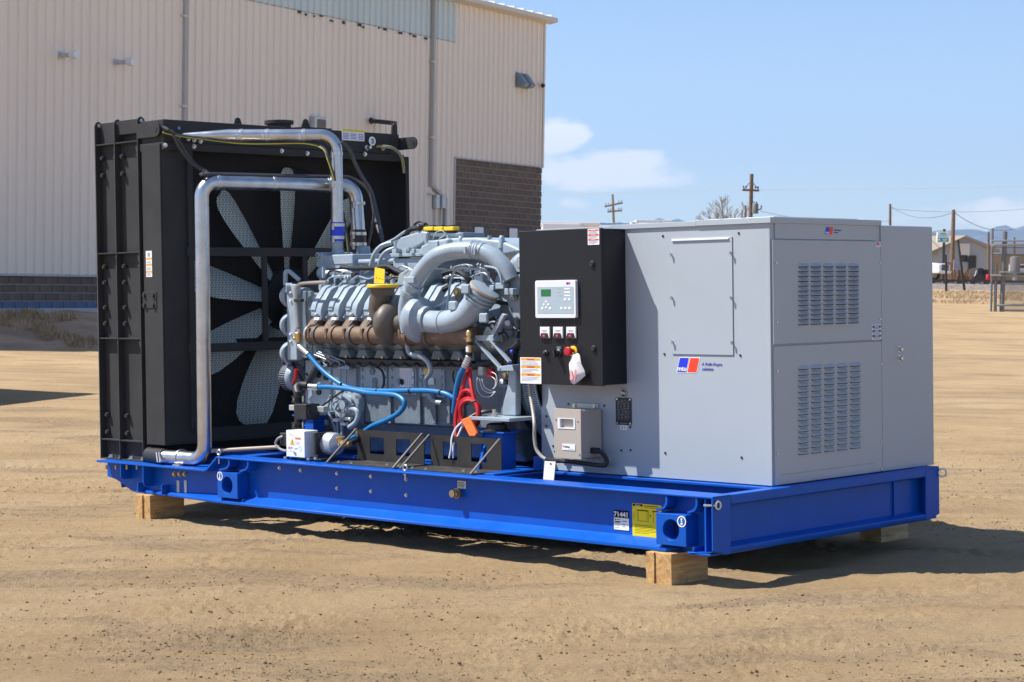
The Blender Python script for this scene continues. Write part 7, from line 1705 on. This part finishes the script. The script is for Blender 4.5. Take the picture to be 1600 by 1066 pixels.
# ================================================================== polished coolant tubes
def clampband(p, d, r, par):
    c = MB().lathe(v3(p) - d * .012, d, [(r, 0), (r + .003, .001), (r + .003, .023), (r, .024)], 24).build('hose_clamp', ZINC, par)
    u = d.orthogonal().normalized(); MB().obox(v3(p) + (-Y * .7 + X * .2 - Z * .2).normalized() * (r + .010), X * .008, Y * .008, Z * .020).build('clamp_screw', ZINC, c, bevel=.002)
zp = 2.355
A0 = at(258, 717, y=.09); A1 = at(320, 719, y=.15); A1.z = A0.z = .435; A2 = V((A1.x + .02, .15, zp)); A3 = V((-4.275, 1.285, zp - .005)); A4 = V((-4.20, 1.29, at(568, 392, y=1.29).z))
tp = thing('coolant_tube', 'lower polished steel coolant tube rising from the frame and crossing to the engine', 'pipe', A1, 'polished coolant tubes')
R1 = .050
path = fillet([A0, A1, A2, A3, A3 + V((.03, .0, -.30))], .105, 10); 
path = path[:-1] + [V((A3.x + .03, A3.y, 2.02))]
MB().tube(path, R1, 24).build('tube', STEEL, tp)
MB().cyl(V((A3.x + .03, A3.y, 2.03)), V((A3.x + .03, A3.y, 1.90)), R1 + .006, n=24).build('rubber_sleeve', mat('brown_rubber_sleeve', (.055, .04, .035), .5), tp)
for z in (2.0, 1.925): clampband((A3.x + .03, A3.y, z), V((0, 0, -1)), R1 + .006, tp)
dh = (A3 - A2).normalized()
for f in (.10, .46, .82): clampband(A2 + (A3 - A2) * f, dh, R1, tp)
clampband(A3 + V((.03, 0, -.13)), V((0, 0, -1)), R1, tp)
p = at(284, 718, y=.12); p.z = .435
ub = MB().tube([p + X * .02 * 0 + V((0, math.cos(t) * .058, math.sin(t) * .058)) for t in np.linspace(-.2, math.pi + .2, 14)], .006, 6).build('saddle_clamp', ZINC, tp); MB().box((p.x - .03, .06, .386), (p.x + .05, .20, .392)).build('saddle_foot', ZINCP, ub, smooth=0)
for dx in (-.09, -.06): MB().cyl(A0 + V((dx + .06, -.05, .035)), A0 + V((dx + .10, -.07, -.03)), .007, n=8).build('stud', ZINC, tp)
MB().cyl(A0 - X * .25 + Y * .05, A0 + X * .01, R1 + .008, n=22).build('rubber_sleeve', RUBBER, tp)
B2 = at(519, 212, y=1.04); B3 = V((-4.20, 1.05, at(527, 352, y=1.05).z)); B2.x, B2.y = B3.x, 1.05
B1 = at(352, 207, y=.42); B0 = at(285, 212, x=XF + .05)
B1 = B0.lerp(B2, .30); 
R2 = .044
tp2 = thing('coolant_tube', 'upper polished steel coolant tube along the radiator top dropping to a blue sleeve', 'pipe', B2, 'polished coolant tubes')
path = fillet([B1, B2, B3], .11, 10); MB().tube([B0, B0.lerp(B1, .5)] + path, [.018, .030] + [R2] * len(path), 24).build('tube', STEEL, tp2)
d2 = (B2 - B1).normalized()
for f in (.12, .36, .70): clampband(B1 + (B2 - B1) * f, d2, R2, tp2)
clampband(V((B3.x, B3.y, B2.z - .13)), V((0, 0, -1)), R2, tp2)
clampband(V((B3.x, B3.y, B3.z + .30)), V((0, 0, -1)), R2, tp2)
MB().cyl(V((B3.x, B3.y, B3.z + .02)), V((B3.x, B3.y, at(527, 377, y=1.05).z)), R2 + .006, n=24).build('blue_sleeve', BLUESIL, tp2)
zs_ = at(527, 377, y=1.05).z
for z in (B3.z - .0, zs_ + .025): clampband((B3.x, B3.y, z), V((0, 0, -1)), R2 + .006, tp2)
MB().cyl(V((B3.x, B3.y, zs_ + .01)), V((B3.x, B3.y, at(527, 393, y=1.05).z - .03)), R2 * .92, n=24).build('grey_stub', EGREY, tp2)
rail_p0, rail_p1 = at(256, 717, y=.5), at(440, 697, y=.5)
lt = MB().cyl(at(330, 705, y=.34), at(436, 699, y=.6), .015, n=10).build('tan_drain_line', mat('tan_painted_line', (.42, .33, .27), .45), None, loc=at(330, 705, y=.34)); tag(lt, 'thin tan pipe lying low behind the heater towards the radiator foot', 'pipe')
# cables strapped along the tubes and radiator
def strap_cable(path, r, m, label, group='cables strapped to the coolant tubes', stripe=False):
    pts = catmull([v3(p) for p in path], 6); o = MB().tube(pts, r, 8).build('strapped_cable', m, None, loc=pts[0]); tag(o, label, 'cable', group)
    if stripe: MB().tube([p + V((.3, -.75, -.35)).normalized() * r * .72 for p in pts], r * .42, 6).build('yellow_stripe', mat('yellow_cable_stripe', (.62, .58, .04), .5), o)
    return o
xo = lambda u, v, d=.05: at(u, v, x=XF + d)
lp = lambda f, dz=.058, dy=0: A2 + (A3 - A2) * f + Z * dz + V((.0, dy, 0))
bright = mat('dark_conduit', (.05, .05, .055), .35)
strap_cable([at(232, 192, y=.3), xo(262, 203), xo(276, 214, .08), xo(288, 235, .10), xo(303, 255, .12), xo(322, 268, .2), lp(.03), lp(.12), lp(.3), lp(.5), lp(.7), lp(.88), lp(.98, .05), A3 + V((.10, .05, -.05)), A3 + V((.16, .05, -.25)), at(598, 378, y=1.25)], .0135, bright, 'dark conduit sagging from the radiator top onto the lower tube, nearer the engine')
strap_cable([at(238, 190, y=.3), xo(258, 200), xo(270, 210, .08), xo(281, 232, .10), xo(297, 253, .12), xo(318, 268, .2), lp(.02, .05, -.03), lp(.12, .056, -.02), lp(.3, .056, -.02), lp(.6, .056, -.02), lp(.9, .056, -.02)], .0115, bright, 'dark conduit sagging from the radiator top onto the lower tube, nearer the radiator')
strap_cable([at(533, 222, y=1.05), at(545, 232, y=1.1), at(556, 258, y=1.15), at(570, 283, y=1.2), at(580, 300, y=1.25), at(588, 330, y=1.25), at(597, 372, y=1.2)], .015, bright, 'black cable dropping from the upper tube bend to the engine top')
strap_cable([at(578, 303, y=1.3), at(584, 320, y=1.3), at(583, 345, y=1.3), at(575, 385, y=1.3)], .010, bright, 'thin black cable hanging behind the rubber sleeve of the lower tube')
ylw = mat('yellow_striped_cable', (.40, .38, .04), .5)
bp_ = lambda f: B1 + (B2 - B1) * f - Z * .055
strap_cable([xo(255, 206), xo(280, 212, .1), B1 - Z * .045, bp_(.2), bp_(.45), bp_(.72), at(505, 232, y=.95), at(513, 250, y=.95), at(521, 275, y=1.0), at(533, 320, y=1.1), at(541, 365, y=1.1), at(545, 395, y=1.1)], .012, bright, 'black cable with yellow stripe tied under the upper tube and dropping past the sleeve', stripe=True)
strap_cable([xo(586, 229, .0), xo(598, 229, .06), xo(612, 231, .10), xo(624, 240, .10), xo(629, 252, .06), xo(631, 270, .03)], .013, mat('grey_overflow_hose', (.22, .22, .21), .4), 'short grey hose with yellow stripe curving down the far upper corner of the radiator', 'radiator hoses', True)
for i, (u, v) in enumerate(((276, 200), (284, 199))): pass
tb('sensor_plug', [(273, 202, .25), (280, 200, .25)], .012, None, mat('grey_blue_plug', (.2, .24, .4), .4), rd)
